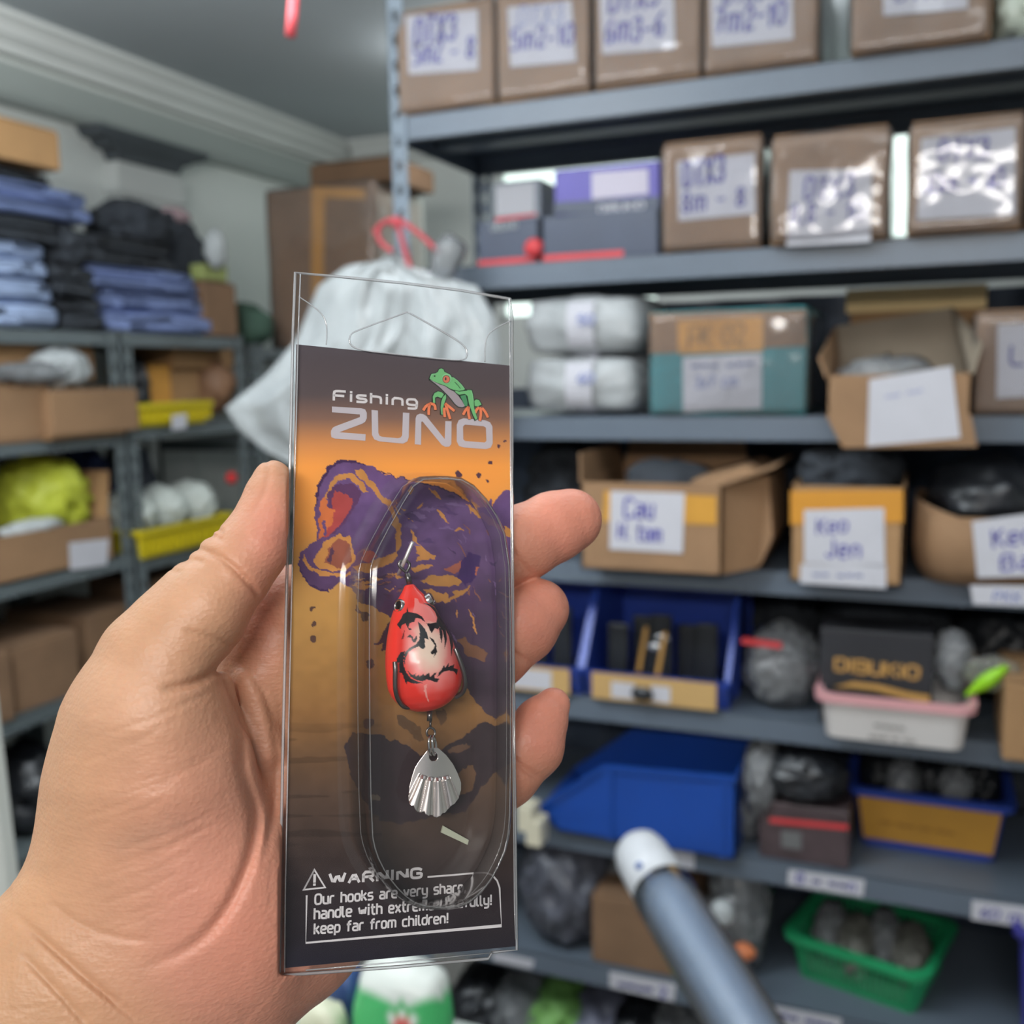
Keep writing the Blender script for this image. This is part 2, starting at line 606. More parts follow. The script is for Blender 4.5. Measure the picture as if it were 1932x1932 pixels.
M_DENIM = mat('denim', (122, 138, 184), .9, .18, 9, .3, 60)
M_DENIML = mat('light_denim', (156, 174, 208), .9, .16, 9, .3, 60)
M_WALL = mat('wall_paint', (232, 237, 233), .75, .03, 2.0, .04, 40)
M_CEIL = mat('ceiling_paint', (178, 186, 190), .8, .03, 1.5)
M_TRIM = mat('plaster_trim', (216, 220, 217), .7, .02, 3)
M_FLOOR = mat('floor_tile', (128, 126, 122), .45, .10, 3)

ZE = EYE[2]
# ------------------------------------------------------------------ room shell
CEIL_Z, WALL_X, BACK_Y = ZE + 1.02, -2.47, 4.05


def struct(name, mb, m):
    return tag(mb.build(name, m), kind='structure')


struct('floor', MB().box((-2.6, -2.2, -.05), (2.6, 4.2, 0)), M_FLOOR)
struct('ceiling', MB().box((-2.6, -2.2, CEIL_Z), (2.6, 4.2, CEIL_Z + .05)), M_CEIL)
struct('wall_left', MB().box((WALL_X - .1, -2.2, 0), (WALL_X, 4.2, CEIL_Z)), M_WALL)
struct('wall_right', MB().box((2.5, -2.2, 0), (2.6, 4.2, CEIL_Z)), M_WALL)
WINS = [(-1.70, -1.00, ZE + .22, ZE + .955), (-.30, .42, ZE + .45, ZE + .955)]
wb = MB()
xs_ = [WALL_X] + [v for w in WINS for v in w[:2]] + [2.5]
for k in range(0, len(xs_), 2):
    wb.box((xs_[k], BACK_Y, 0), (xs_[k + 1], BACK_Y + .1, CEIL_Z))
for x0_, x1_, z0_, z1_ in WINS:
    wb.box((x0_, BACK_Y, 0), (x1_, BACK_Y + .1, z0_)).box((x0_, BACK_Y, z1_), (x1_, BACK_Y + .1, CEIL_Z))
struct('wall_back', wb, M_WALL)
# frosted daylight windows behind the rack
for k, (x0_, x1_, z0_, z1_) in enumerate(WINS):
    wn = thing('window_%d' % (k + 1), (x0_, BACK_Y, z0_), None, None)
    wn['kind'] = 'structure'
    fr = MB()
    for a, b in (((x0_, z0_), (x1_, z0_ + .025)), ((x0_, z1_ - .02), (x1_, z1_)), ((x0_, z0_), (x0_ + .02, z1_)), ((x1_ - .02, z0_), (x1_, z1_))):
        fr.box((a[0], BACK_Y + .005, a[1]), (b[0], BACK_Y + .07, b[1]))
    fr.build('window_frame', mat('window_frame_paint', (230, 234, 232), .5), wn)
    MB().box((x0_ + .02, BACK_Y + .035, z0_ + .025), (x1_ - .02, BACK_Y + .045, z1_ - .02)).build('window_pane', emit('frosted_daylight_glass', (238, 255, 248), 1.6), wn)

# crown moulding with stepped profile, and the dropped beam below it
LW = Plane((WALL_X, 0, 0), (0, 1, 0), (0, 0, 1))


def mould_left(name, prof, m):
    """profile points (out from wall, z) extruded along the left wall"""
    vs, fs = [], []
    for y in (-2.2, BACK_Y):
        vs += [(WALL_X + o, y, z) for o, z in prof]
    n = len(prof)
    for i in range(n):
        j = (i + 1) % n
        fs.append((i, j, n + j, n + i))
    fs += [tuple(range(n))[::-1], tuple(range(n, 2 * n))]
    return tag(mesh_obj(name, vs, fs, m), kind='structure')


cz = CEIL_Z - .001
mould_left('trim_1', [(0, cz), (.11, cz), (.11, cz - .015), (.085, cz - .03), (.07, cz - .055), (.045, cz - .07), (.04, cz - .095), (0, cz - .095)], M_TRIM)
vs = []
prof = [(0, cz), (-.11, cz), (-.11, cz - .015), (-.085, cz - .03), (-.07, cz - .055), (-.045, cz - .07), (-.04, cz - .095), (0, cz - .095)]
bv, bf = [], []
for x in (WALL_X + .112, 2.5):
    bv += [(x, BACK_Y + o, z) for o, z in prof]
n = len(prof)
bf = [(i, n + i, n + (i + 1) % n, (i + 1) % n) for i in range(n)] + [tuple(range(n)), tuple(range(n, 2 * n))[::-1]]
tag(mesh_obj('trim_2', bv, bf, M_TRIM), kind='structure')
zb = ZE + .80
mould_left('trim_3', [(0, zb + .10), (.035, zb + .10), (.04, zb + .02), (.06, zb), (.05, zb - .012), (0, zb - .012)], mat('plaster_picture_rail', (170, 178, 174), .7))
# pilaster on the left wall with a darker grey capital under the rail
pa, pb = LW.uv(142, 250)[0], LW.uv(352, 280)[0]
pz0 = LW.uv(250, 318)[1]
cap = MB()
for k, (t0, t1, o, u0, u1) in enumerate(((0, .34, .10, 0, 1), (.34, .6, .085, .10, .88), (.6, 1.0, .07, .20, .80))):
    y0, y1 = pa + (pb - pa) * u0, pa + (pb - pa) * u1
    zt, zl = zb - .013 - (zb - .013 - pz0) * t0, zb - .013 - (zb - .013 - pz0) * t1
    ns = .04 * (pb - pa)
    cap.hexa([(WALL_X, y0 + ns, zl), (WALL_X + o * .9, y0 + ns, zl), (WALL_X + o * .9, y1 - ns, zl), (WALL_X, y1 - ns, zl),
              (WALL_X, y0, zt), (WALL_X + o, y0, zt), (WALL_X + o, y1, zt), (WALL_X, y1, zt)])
struct('trim_4', cap, mat('dark_grey_capital', (74, 80, 84), .7, .06, 6))
pm = (pa + pb) / 2
ph = (pb - pa) * .27
pil = MB().box((WALL_X, pm - ph, 0), (WALL_X + .055, pm + ph, pz0)).box((WALL_X, pm - ph * 1.12, pz0 - .10), (WALL_X + .065, pm + ph * 1.12, pz0 - .012))
struct('trim_5', pil, M_TRIM)


# ------------------------------------------------------------------ slotted steel racks
def post_data(mb, x, y, sx, sy, z1, w=.038, t=.002):
    """angle-iron post: two slotted flanges meeting at (x, y) and running towards sx and sy"""
    for ax in (0, 1):
        d = (sx, 0) if ax == 0 else (0, sy)
        q = (0, sy) if ax == 0 else (sx, 0)

        def slab(a, b, z0, z2):
            p = (x + d[0] * a, y + d[1] * a, z0)
            r = (x + d[0] * b + q[0] * t, y + d[1] * b + q[1] * t, z2)
            mb.box(p, r)
        slab(0, w * .36, 0, z1)
        slab(w * .64, w, 0, z1)
        z = 0.0
        while z < z1:
            slab(w * .36, w * .64, z, min(z1, z + .028))
            z += .05


M_STEELD = mat('shaded_grey_green_steel', (92, 100, 102), .45, .08, 6)  # grey-green steel, darkened for the shade on the left shelf fronts


def rack(name, x0, y0, x1, y1, decks, z1, label, lip=.048, ms=None, mp=None):
    r = thing(name, ((x0 + x1) / 2, (y0 + y1) / 2, 0), label, 'shelving rack')
    for (x, sx) in ((x0, 1), (x1, -1)):
        for (y, sy) in ((y0, 1), (y1, -1)):
            mb = MB()
            post_data(mb, x, y, sx, sy, z1)
            mb.build('post', mp or M_SLOT, r)
    for d in decks:
        mb = MB()
        a, b, c, e = x0 + .004, y0 + .004, x1 - .004, y1 - .004
        t = .0015
        mb.box((a, b, d - t), (c, e, d))
        mb.box((a, b, d - lip), (c, b + t, d)).box((a, e - t, d - lip), (c, e, d))
        mb.box((a, b, d - lip), (a + t, e, d)).box((c - t, b, d - lip), (c, e, d))
        for q in (b + t, e - .02 - t):                      # returned lower lips and a stiffener under the deck
            mb.box((a, q, d - lip), (c, q + .02, d - lip + t))
        ym = (b + e) / 2
        mb.box((a, ym - .03, d - .025), (c, ym - .028, d - t)).box((a, ym + .028, d - .025), (c, ym + .03, d - t)).box((a, ym - .03, d - .026), (c, ym + .03, d - .025))
        mb.build('shelf', ms or M_STEEL, r)
    return r


RY = 1.95
RK = Plane((0, RY, 0), (1, 0, 0), (0, 0, 1))
LIPB = dict(A=.490, B=.176, C=-.135, D=-.432, E=-.727, F=-1.025, G=-1.33, H=-1.63)
DK = {k: ZE + v + .048 for k, v in LIPB.items()}
RX0, RX1 = -1.062, .95
RACK = rack('steel_rack', RX0, RY, RX1, RY + .45, list(DK.values()), 2.72, 'tall grey steel rack of eight shelves full of labelled boxes')
LX = -2.0
LP = Plane((LX, 0, 0), (0, 1, 0), (0, 0, 1))
LD = dict(t=ZE + .130, m=ZE - .135, b=ZE - .47, l=ZE - .80, f=ZE - 1.15)
RKL = rack('steel_rack', LX - .44, .75, LX, 2.125, list(LD.values()), ZE + .135, 'low grey rack along the left wall, jeans on its top shelf', lip=.035, ms=M_STEELD, mp=M_STEELD)
RKM = rack('steel_rack', LX - .44, 2.135, LX, 2.66, [ZE + .130, ZE - .125, ZE - .49, ZE - .83, ZE - 1.2], ZE + .135, 'narrow grey rack with two yellow baskets by the left wall', lip=.035, ms=M_STEELD, mp=M_STEELD)
RKF = rack('steel_rack', LX - .44, 2.72, LX, 3.95, [ZE + .10, ZE - .20, ZE - .55, ZE - .95, ZE - 1.3], ZE + .11, 'far grey rack beside the corner under taped cartons', lip=.035, ms=M_STEELD, mp=M_STEELD)


# dark backdrop added behind the lower shelves so their gaps stay dark
tv, tf = [], []
N = 60
for r_ in range(2):
    for i in range(N + 1):
        x = RX0 + .02 + (RX1 - RX0 - .04) * i / N
        tv.append((x, RY + .475 + .012 * math.sin(i * 1.3) + .006 * math.sin(i * .47), .02 if r_ == 0 else (DK['B'] - .06 if x > -.70 else DK['C'] + .05)))
tf = [(i, i + 1, N + 2 + i, N + 1 + i) for i in range(N)]
tp_ = mesh_obj('backdrop', tv, tf, mat('dark_navy_backdrop', (58, 68, 84), .7, .15, 6), smooth=True)
tag(tp_, 'dark navy backdrop added behind the lower shelves of the tall rack', 'backdrop')
md_ = tp_.modifiers.new('cloth_thickness', 'SOLIDIFY')
md_.thickness = .002

# ------------------------------------------------------------------ generic goods
def rx(px, py, off=0.0):
    p = RK.hit(px, py, off)
    return p[0], p[2]


def rbounds(bb, off, deck=None):
    x0, y0, x1, y1 = bb
    ym, xm = (y0 + y1) / 2, (x0 + x1) / 2
    X0, X1 = rx(x0, ym, off)[0], rx(x1, ym, off)[0]
    Z1 = rx(xm, y0, off)[1]
    Z0 = deck if deck is not None else rx(xm, y1, off)[1]
    return X0, X1, Z0 + .0008, Z1


def AO(bb, dk):
    """how far in front of the rack face a thing stands whose foot shows at the box's lower edge"""
    d = ray((bb[0] + bb[2]) / 2, bb[3])
    t = (DK[dk] - EYE[2]) / d[2]
    return float(np.clip(RY - (EYE[1] + d[1] * t), -.26, .09))


def stick_label(pl, quad, lines, par, m=None, ink=None, name='label', h=.0006, seed=1, sub=True, lab=None, holes=None):
    """paper label on a plane; quad = four photo pixels (tl, tr, br, bl); lines = (text, p0, p1, cap)"""
    q = [pl.uv(*p) for p in quad]
    vs, fs = fill([q], pl, h)
    vb = [pl.pt(p[0], p[1], .0001) for p in q]
    n = 4
    fs = list(fs) + [(i, i + n, (i + 1) % n + n, (i + 1) % n) for i in range(n)]
    o = mesh_obj(name, vs + vb, fs, m or M_PAPER, par)
    if lab:
        o['label'] = lab
    for k, ln in enumerate(lines):
        t, p0, p1, cap = ln[:4]
        wt = ln[4] if len(ln) > 4 else .15
        V, Fc = text_data(pl, t, p0, p1, cap, wt, h + .0005, 1, .08, .06, .27, seed + k)
        mesh_obj('handwriting', V, Fc, ln[5] if len(ln) > 5 else (ink or M_INK), o)
    return o


def tape_strip(pl, quad, par, m=None, h=.0004, name='tape'):
    q = [pl.uv(*p) for p in quad]
    vs, fs = fill([q], pl, h)
    return mesh_obj(name, vs, fs, m or M_TAPE, par)


def carton(bb, deck, off, depth, label, m=None, wrap=0, wob=.0015, seed=0, flaps=True, group=None, taper=0.0, name='cardboard_box'):
    X0, X1, Z0, Z1 = rbounds(bb, off, deck)
    y0, y1 = RY - off, RY - off + depth
    t = thing(name, ((X0 + X1) / 2, (y0 + y1) / 2, Z0), label, 'box', group)
    vs, fs = rbox_data((X0, y0, Z0), (X1, y1, Z1), .004, wob, seed, sub=3)
    mesh_obj('body', vs, fs, m or M_CARD, t)
    if flaps:
        g = .002
        ym = (y0 + y1) / 2
        for a, b in ((y0 + .004, ym - g), (ym + g, y1 - .004)):
            MB().box((X0 + .004, a, Z1 + wob + .0005), (X1 - .004, b, Z1 + wob + .0035)).build('flap', m or M_CARD, t)
    pl = Plane(((X0 + X1) / 2, y0 - wob - .0012, Z0), (1, 0, 0), (0, 0, 1))
    if wrap:
        e = .003
        vs, fs = rbox_data((X0 - e, y0 - e - .003, Z0 + .0005), (X1 + e, y1 + e, Z1 + e), .012, .004 * wrap, seed + 5, sub=9)
        mesh_obj('plastic_wrap', vs, fs, M_WRAP, t, smooth=True)
    return t, pl, (X0, X1, y0, y1, Z0, Z1)


def open_box(bb, deck, off, depth, label, m, flapspec, seed=0, rot=0.0, th=.004, name='open_cardboard_box', yaw_front=0.0):
    """open-topped carton: five walls; flapspec = list of (side, length, angle) for the loose flaps"""
    X0, X1, Z0, Z1 = rbounds(bb, off, deck)
    y0, y1 = RY - off, RY - off + depth
    t = thing(name, ((X0 + X1) / 2, (y0 + y1) / 2, Z0), label, 'box')
    mb = MB()
    mb.box((X0, y0, Z0), (X1, y1, Z0 + th)).box((X0, y0, Z0), (X1, y0 + th, Z1)).box((X0, y1 - th, Z0), (X1, y1, Z1))
    mb.box((X0, y0, Z0), (X0 + th, y1, Z1)).box((X1 - th, y0, Z0), (X1, y1, Z1))
    mb.build('body', m, t)
    for side, ln, ang, ta in flapspec:
        ca, sa = math.cos(ang), math.sin(ang)
        a = {'l': ((X0, y0, Z1), (X0, y1, Z1), (-1, 0)), 'r': ((X1, y1, Z1), (X1, y0, Z1), (1, 0)),
             'f': ((X1, y0, Z1), (X0, y0, Z1), (0, -1)), 'b': ((X0, y1, Z1), (X1, y1, Z1), (0, 1))}[side]
        p, q, o = Vector(a[0]), Vector(a[1]), Vector((a[2][0] * ca, a[2][1] * ca, sa))
        inn = (q - p) * ta
        d = o * ln
        nrm = (q - p).normalized().cross(o) * .0015
        ring = [p, q, q + d - inn, p + d + inn]
        MB().hexa([v - nrm for v in ring] + [v + nrm for v in ring]).build('flap', m, t)
    pl = Plane(((X0 + X1) / 2, y0 - .0012, Z0), (1, 0, 0), (0, 0, 1))
    return t, pl, (X0, X1, y0, y1, Z0, Z1)


def rr_ring(cx, cy, a, b, r, z, n=4, rot=0.0):
    pts = []
    for sx, sy, a0 in ((1, 1, 0), (-1, 1, 90), (-1, -1, 180), (1, -1, 270)):
        for k in range(n + 1):
            t = math.radians(a0 + 90 * k / n)
            pts.append((sx * (a - r) + r * math.cos(t), sy * (b - r) + r * math.sin(t)))
    c, s = math.cos(rot), math.sin(rot)
    return [(cx + x * c - y * s, cy + x * s + y * c, z) for x, y in pts]


def loft(mb, rings, cap0=False, cap1=False):
    n = len(rings[0])
    vs = [p for r in rings for p in r]
    fs = []
    for i in range(len(rings) - 1):
        for k in range(n):
            fs.append((i * n + k, i * n + (k + 1) % n, (i + 1) * n + (k + 1) % n, (i + 1) * n + k))
    if cap0:
        fs.append(tuple(range(n))[::-1])
    if cap1:
        fs.append(tuple((len(rings) - 1) * n + k for k in range(n)))
    mb.add(vs, fs)


def tray(name, cx, cy, z0, z1, a1, b1, a0, b0, m, label, cat='basket', rim=None, lattice=False, rot=0.0, r=.025, group=None, rimr=.006, parent_only=False):
    t = thing(name, (cx, cy, z0), label, cat, group)
    mb = MB()
    th = .003
    if not lattice:
        loft(mb, [rr_ring(cx, cy, a0 - th, b0 - th, r * .7, z0 + th, rot=rot), rr_ring(cx, cy, a0, b0, r * .8, z0, rot=rot)][::-1][:1] +
             [rr_ring(cx, cy, a1, b1, r, z1, rot=rot), rr_ring(cx, cy, a1 - th, b1 - th, r, z1, rot=rot), rr_ring(cx, cy, a0 - th, b0 - th, r * .7, z0 + th, rot=rot)], True, True)
    else:
        loft(mb, [rr_ring(cx, cy, a0, b0, r * .8, z0, rot=rot), rr_ring(cx, cy, a0 + (a1 - a0) * .12, b0 + (b1 - b0) * .12, r * .8, z0 + (z1 - z0) * .12, rot=rot)], True, False)
        N = 15
        rg = [rr_ring(cx, cy, a0 + (a1 - a0) * k, b0 + (b1 - b0) * k, r * .9, z0 + (z1 - z0) * k, n=4, rot=rot) for k in (.1, 1.0)]
        pts0, pts1 = rg
        n = len(pts0)
        for i in range(n):
            j = (i + 1) % n
            p0, q0, p1, q1 = (Vector(v) for v in (pts0[i], pts0[j], pts1[i], pts1[j]))
            L = (q1 - p1).length
            k = max(1, int(L / .0125))
            for s in range(k):
                u = s / k
                mb.bar(p0.lerp(q0, u), p1.lerp(q1, u), .0038, .003)
        for q in range(1, 7):
            k = .1 + .9 * q / 7
            mb.tube(rr_ring(cx, cy, a0 + (a1 - a0) * k, b0 + (b1 - b0) * k, r * .9, z0 + (z1 - z0) * k, rot=rot), .0013, 4, True)
        for sx in (-1, 1):
            for sy in (-1, 1):
                c, s = math.cos(rot), math.sin(rot)

                def w(a, b, z):
                    x, y = sx * (a - r * .35), sy * (b - r * .35)
                    return (cx + x * c - y * s, cy + x * s + y * c, z)
                mb.bar(w(a0, b0, z0), w(a1, b1, z1), .022, .012)
    mb.build('body', m, t)
    rmb = MB()
    loft(rmb, [rr_ring(cx, cy, a1 - .001, b1 - .001, r, z1 - .012, rot=rot), rr_ring(cx, cy, a1 + rimr * 1.6, b1 + rimr * 1.6, r, z1 - .013, rot=rot),
               rr_ring(cx, cy, a1 + rimr * 1.8, b1 + rimr * 1.8, r, z1 + .001, rot=rot), rr_ring(cx, cy, a1 - th, b1 - th, r, z1 + .002, rot=rot)])
    rmb.build('rim', rim or m, t, smooth=False)
    return t


def stack_bin(name, O, ax, ay, W, D, H, fh, m, label, group=None, parts=True):
    """open-fronted stacking bin: O = front left bottom corner, ax = right, ay = to the back"""
    O, ax, ay = Vector(O), Vector(ax).normalized(), Vector(ay).normalized()
    up = Vector((0, 0, 1))
    t = thing(name, O + ax * W / 2 + ay * D / 2, label, 'bin', group)
    th = .004

    def P(u, v, w):
        return O + ax * u + ay * v + up * w

    def slab(mb, quad, thick):
        mb.hexa([p for p in quad] + [p + thick for p in quad])
    mb = MB()
    mb.hexa([P(0, D * .10, 0), P(W, D * .10, 0), P(W, D, 0), P(0, D, 0), P(0, D * .10, th), P(W, D * .10, th), P(W, D, th), P(0, D, th)])
    mb.build('floor_panel', m, t)
    for u in (0, W - th):
        prof = [(D * .10, 0), (D, 0), (D, H), (D * .34, H * .93), (0, fh * 1.05), (0, fh * .8)]
        vs = [P(u, a, b) for a, b in prof] + [P(u + th, a, b) for a, b in prof]
        n = len(prof)
        fs = [tuple(range(n)), tuple(range(n, 2 * n))[::-1]] + [(i, n + i, n + (i + 1) % n, (i + 1) % n) for i in range(n)]
        sp = mesh_obj('side_panel', vs, fs, m, t)
        uo = u - .004 if u == 0 else u + th
        rib = MB()
        for (a, w2) in ((D * .36, H * .90), (D * .92, H * .97)):
            rib.hexa([P(uo, a, .002), P(uo + .004, a, .002), P(uo + .004, a + .012, .002), P(uo, a + .012, .002), P(uo, a, w2), P(uo + .004, a, w2), P(uo + .004, a + .012, w2), P(uo, a + .012, w2)])
        # thick upper rim along the sloping scoop and the top edge
        for (a, za), (b, zb2) in (((0, fh), (D * .34, H * .93)), ((D * .34, H * .93), (D, H))):
            rib.hexa([P(uo - .002, a, za - .009), P(uo + .006, a, za - .009), P(uo + .006, b, zb2 - .009), P(uo - .002, b, zb2 - .009),
                      P(uo - .002, a, za + .002), P(uo + .006, a, za + .002), P(uo + .006, b, zb2 + .002), P(uo - .002, b, zb2 + .002)])
        rib.build('rib', m, sp)
    mb = MB().hexa([P(0, D - th, 0), P(W, D - th, 0), P(W, D, 0), P(0, D, 0), P(0, D - th, H), P(W, D - th, H), P(W, D, H), P(0, D, H)])
    mb.build('back_panel', m, t)
    mb = MB().hexa([P(0, D * .10, 0), P(W, D * .10, 0), P(W, D * .10 + th, 0), P(0, D * .10 + th, 0), P(0, 0, fh), P(W, 0, fh), P(W, th, fh), P(0, th, fh)])
    mb.build('front_panel', m, t)
    return t, P


def blob(name, c, rad, m, label, cat, amp=.18, freq=2.2, seed=0, sub=3, sq=0.0, flat=None, ridged=None, group=None, smooth=True):
    if ridged is None:
        ridged = cat in ('bag', 'bundle')
        if ridged:
            amp, sub, freq = max(amp, .40), 4, max(freq, 2.7)
            rad = tuple(r * .93 for r in rad)
    vs, fs = blob_data(c, rad, amp, freq, seed, sub, sq, flat, ridged)
    o = mesh_obj(name, vs, fs, m, smooth=smooth)
    return tag(o, label, cat, group)


def rblob(name, bb, deck, off, depth, m, label, cat, **kw):
    """soft bag filling a photo box on the rack, standing on its shelf"""
    X0, X1, Z0, Z1 = rbounds(bb, off, deck)
    y0 = RY - off
    c = ((X0 + X1) / 2, y0 + depth / 2, (Z0 + Z1) / 2)
    return blob(name, c, ((X1 - X0) / 2, depth / 2, (Z1 - Z0) / 2 * 1.05), m, label, cat, flat=Z0 + .001, **kw)


# ------------------------------------------------------------------ rack, shelf A (top row of cartons)
t, pl, _ = carton((749, 12, 932, 205), DK['A'], .0, .36, 'cardboard box marked 5m2-8 by the slotted post on the top shelf', M_CARD, wrap=.5, seed=1)
stick_label(pl, ((766, 30), (902, 18), (903, 132), (771, 141)), [('DTX3', (783, 83), (858, 76), 40), ('5m2 - 8', (780, 122), (893, 110), 34)], t, seed=3)
t, pl, _ = carton((938, -30, 1112, 192), DK['A'], .0, .36, 'cardboard box marked 5m2-10 beside the end box of the top shelf', M_CARD, wrap=.5, seed=2)
stick_label(pl, ((957, 14), (1078, 0), (1088, 116), (963, 127)), [('DTX3', (978, 50), (1060, 42), 32, .1, M_INKF), ('5m2-10', (965, 97), (1080, 82), 34)], t, seed=5)
t, pl, _ = carton((1122, -60, 1322, 172), DK['A'], .0, .36, 'cardboard box marked 6m3-6 on the top shelf', M_CARD, wrap=.6, seed=3)
stick_label(pl, ((1130, -30), (1270, -45), (1274, 92), (1136, 103)), [('DTX3', (1150, 22), (1240, 12), 40), ('6m3-6', (1142, 82), (1250, 68), 40)], t, seed=8)
t, pl, _ = carton((1330, -80, 1545, 152), DK['A'], .0, .36, 'cardboard box marked 7m2-10 on the top shelf', M_CARD, wrap=.6, seed=4)
stick_label(pl, ((1338, -40), (1494, -60), (1497, 74), (1344, 90)), [('DTX3', (1365, 8), (1440, 0), 36), ('7m2-10', (1350, 62), (1480, 44), 42)], t, seed=11)
t, pl, _ = carton((1608, -110, 1872, 118), DK['A'], .015, .34, 'bagged cardboard box on the top shelf past a gap in the row', M_CARD, wrap=1.6, seed=5)
stick_label(pl, ((1664, -60), (1826, -80), (1826, 16), (1667, 30)), [('DTX3', (1690, 2), (1790, -10), 30)], t, seed=14)
rblob('wrapped_bundle', (1882, -120, 2060, 78), DK['A'], 0, .3, mat('pale_green_wrap', (206, 216, 202), .3, .08, 9, .4, 20), 'pale green plastic bundle on the top shelf', 'bundle', seed=4, sub=4, sq=.6)

# shelf B
def flat_box(name, bb, deck, off, depth, m, label, seed=0, cat='box'):
    X0, X1, Z0, Z1 = rbounds(bb, off, deck)
    t = thing(name, ((X0 + X1) / 2, RY - off + depth / 2, Z0), label, cat)
    vs, fs = rbox_data((X0, RY - off, Z0), (X1, RY - off + depth, Z1), .003, .0004, seed, sub=1)
    mesh_obj('body', vs, fs, m, t)
    pl = Plane((X0, RY - off - .0008, Z0), (1, 0, 0), (0, 0, 1))
    return t, pl, (X0, X1, Z0, Z1)


t, pl, b1 = flat_box('reel_box', (902, 415, 1015, 502), DK['B'], -.10, .2, M_NAVY, 'small dark box with red trim at the post end of its shelf', 1)
tape_strip(pl, ((902, 492), (1014, 483), (1014, 493), (902, 502)), t, M_RED, name='red_trim')
V, Fc = text_data(pl, 'DIBUKIO', (928, 436), (975, 430), 12, .2, .001)
mesh_obj('lettering', V, Fc, mat('grey_print', (150, 156, 160), .5), t)
rblob('red_knob_reel', (985, 448, 1022, 485), None, -.06, .03, M_RED, 'small red reel knob between two dark boxes', 'fishing reel', seed=2, amp=.08)
t, pl, b2 = flat_box('reel_box', (1024, 400, 1242, 494), DK['B'], -.04, .26, M_NAVY, 'dark navy box with a red stripe under the purple box', 2)
tape_strip(pl, ((1024, 482), (1176, 472), (1176, 484), (1024, 493)), t, M_RED, name='red_trim')
t, pl, b3 = flat_box('purple_box', (1046, 312, 1244, 400), b2[3] + .001, -.05, .24, mat('purple_board', (86, 78, 156), .45, .06, 10), 'purple and black box with a white label lying on the navy box', 3)
tape_strip(pl, ((1046, 382), (1244, 370), (1244, 399), (1046, 404)), t, M_NAVY, name='black_band')
tape_strip(pl, ((1116, 326), (1223, 318), (1224, 366), (1117, 376)), t, mat('lilac_paper', (206, 200, 216), .7), name='label', h=.0008)
V, Fc = text_data(pl, 'DIBUKIO', (1130, 402), (1215, 394), 13, .22, .0012)
mesh_obj('lettering', V, Fc, M_PAPER, t)
t, pl, _ = flat_box('photo_box', (930, 340, 1020, 416), b1[3] + .001, -.12, .16, mat('grey_board', (110, 116, 124), .5, .1, 12), 'grey box with a pale panel stacked on the red-trimmed box', 4)
tape_strip(pl, ((936, 352), (1008, 344), (1008, 402), (936, 408)), t, mat('pale_panel', (172, 172, 178), .5), name='panel')
tape_strip(pl, ((934, 412), (1012, 402), (1012, 406), (934, 418)), t, M_RED, h=.0006, name='red_trim')
t, pl, _ = carton((1250, 266, 1437, 478), DK['B'], .0, .34, 'cardboard box marked 8m-8 beside the purple box', M_CARD, wrap=.6, seed=6)
stick_label(pl, ((1277, 305), (1424, 288), (1426, 403), (1280, 417)), [('DTX3', (1290, 354), (1366, 343), 44), ('8m - 8', (1288, 400), (1404, 386), 34)], t, seed=17)
t, pl, _ = carton((1455, 250, 1676, 482), DK['B'], .02, .34, 'bagged cardboard box marked 8,8-10', M_CARD, wrap=1.4, seed=7)
stick_label(pl, ((1490, 322), (1646, 318), (1642, 456), (1484, 464)), [('DTX3', (1518, 378), (1608, 370), 40), ('8,8 - 10', (1490, 420), (1626, 412), 34)], t, seed=20)
t, pl, _ = carton((1714, 226, 1930, 450), DK['B'], .02, .34, 'bagged cardboard box marked 10m-10', M_CARD, wrap=1.1, seed=8)
stick_label(pl, ((1738, 262), (1916, 240), (1916, 405), (1730, 415)), [('DTX3', (1770, 306), (1862, 298), 40, .18), ('10m - 10', (1746, 366), (1892, 350), 38, .2)], t, seed=23)
carton((1940, 200, 2150, 430), DK['B'], .0, .34, 'cardboard box after the one marked 10m-10', M_CARD, wrap=1.0, seed=9)

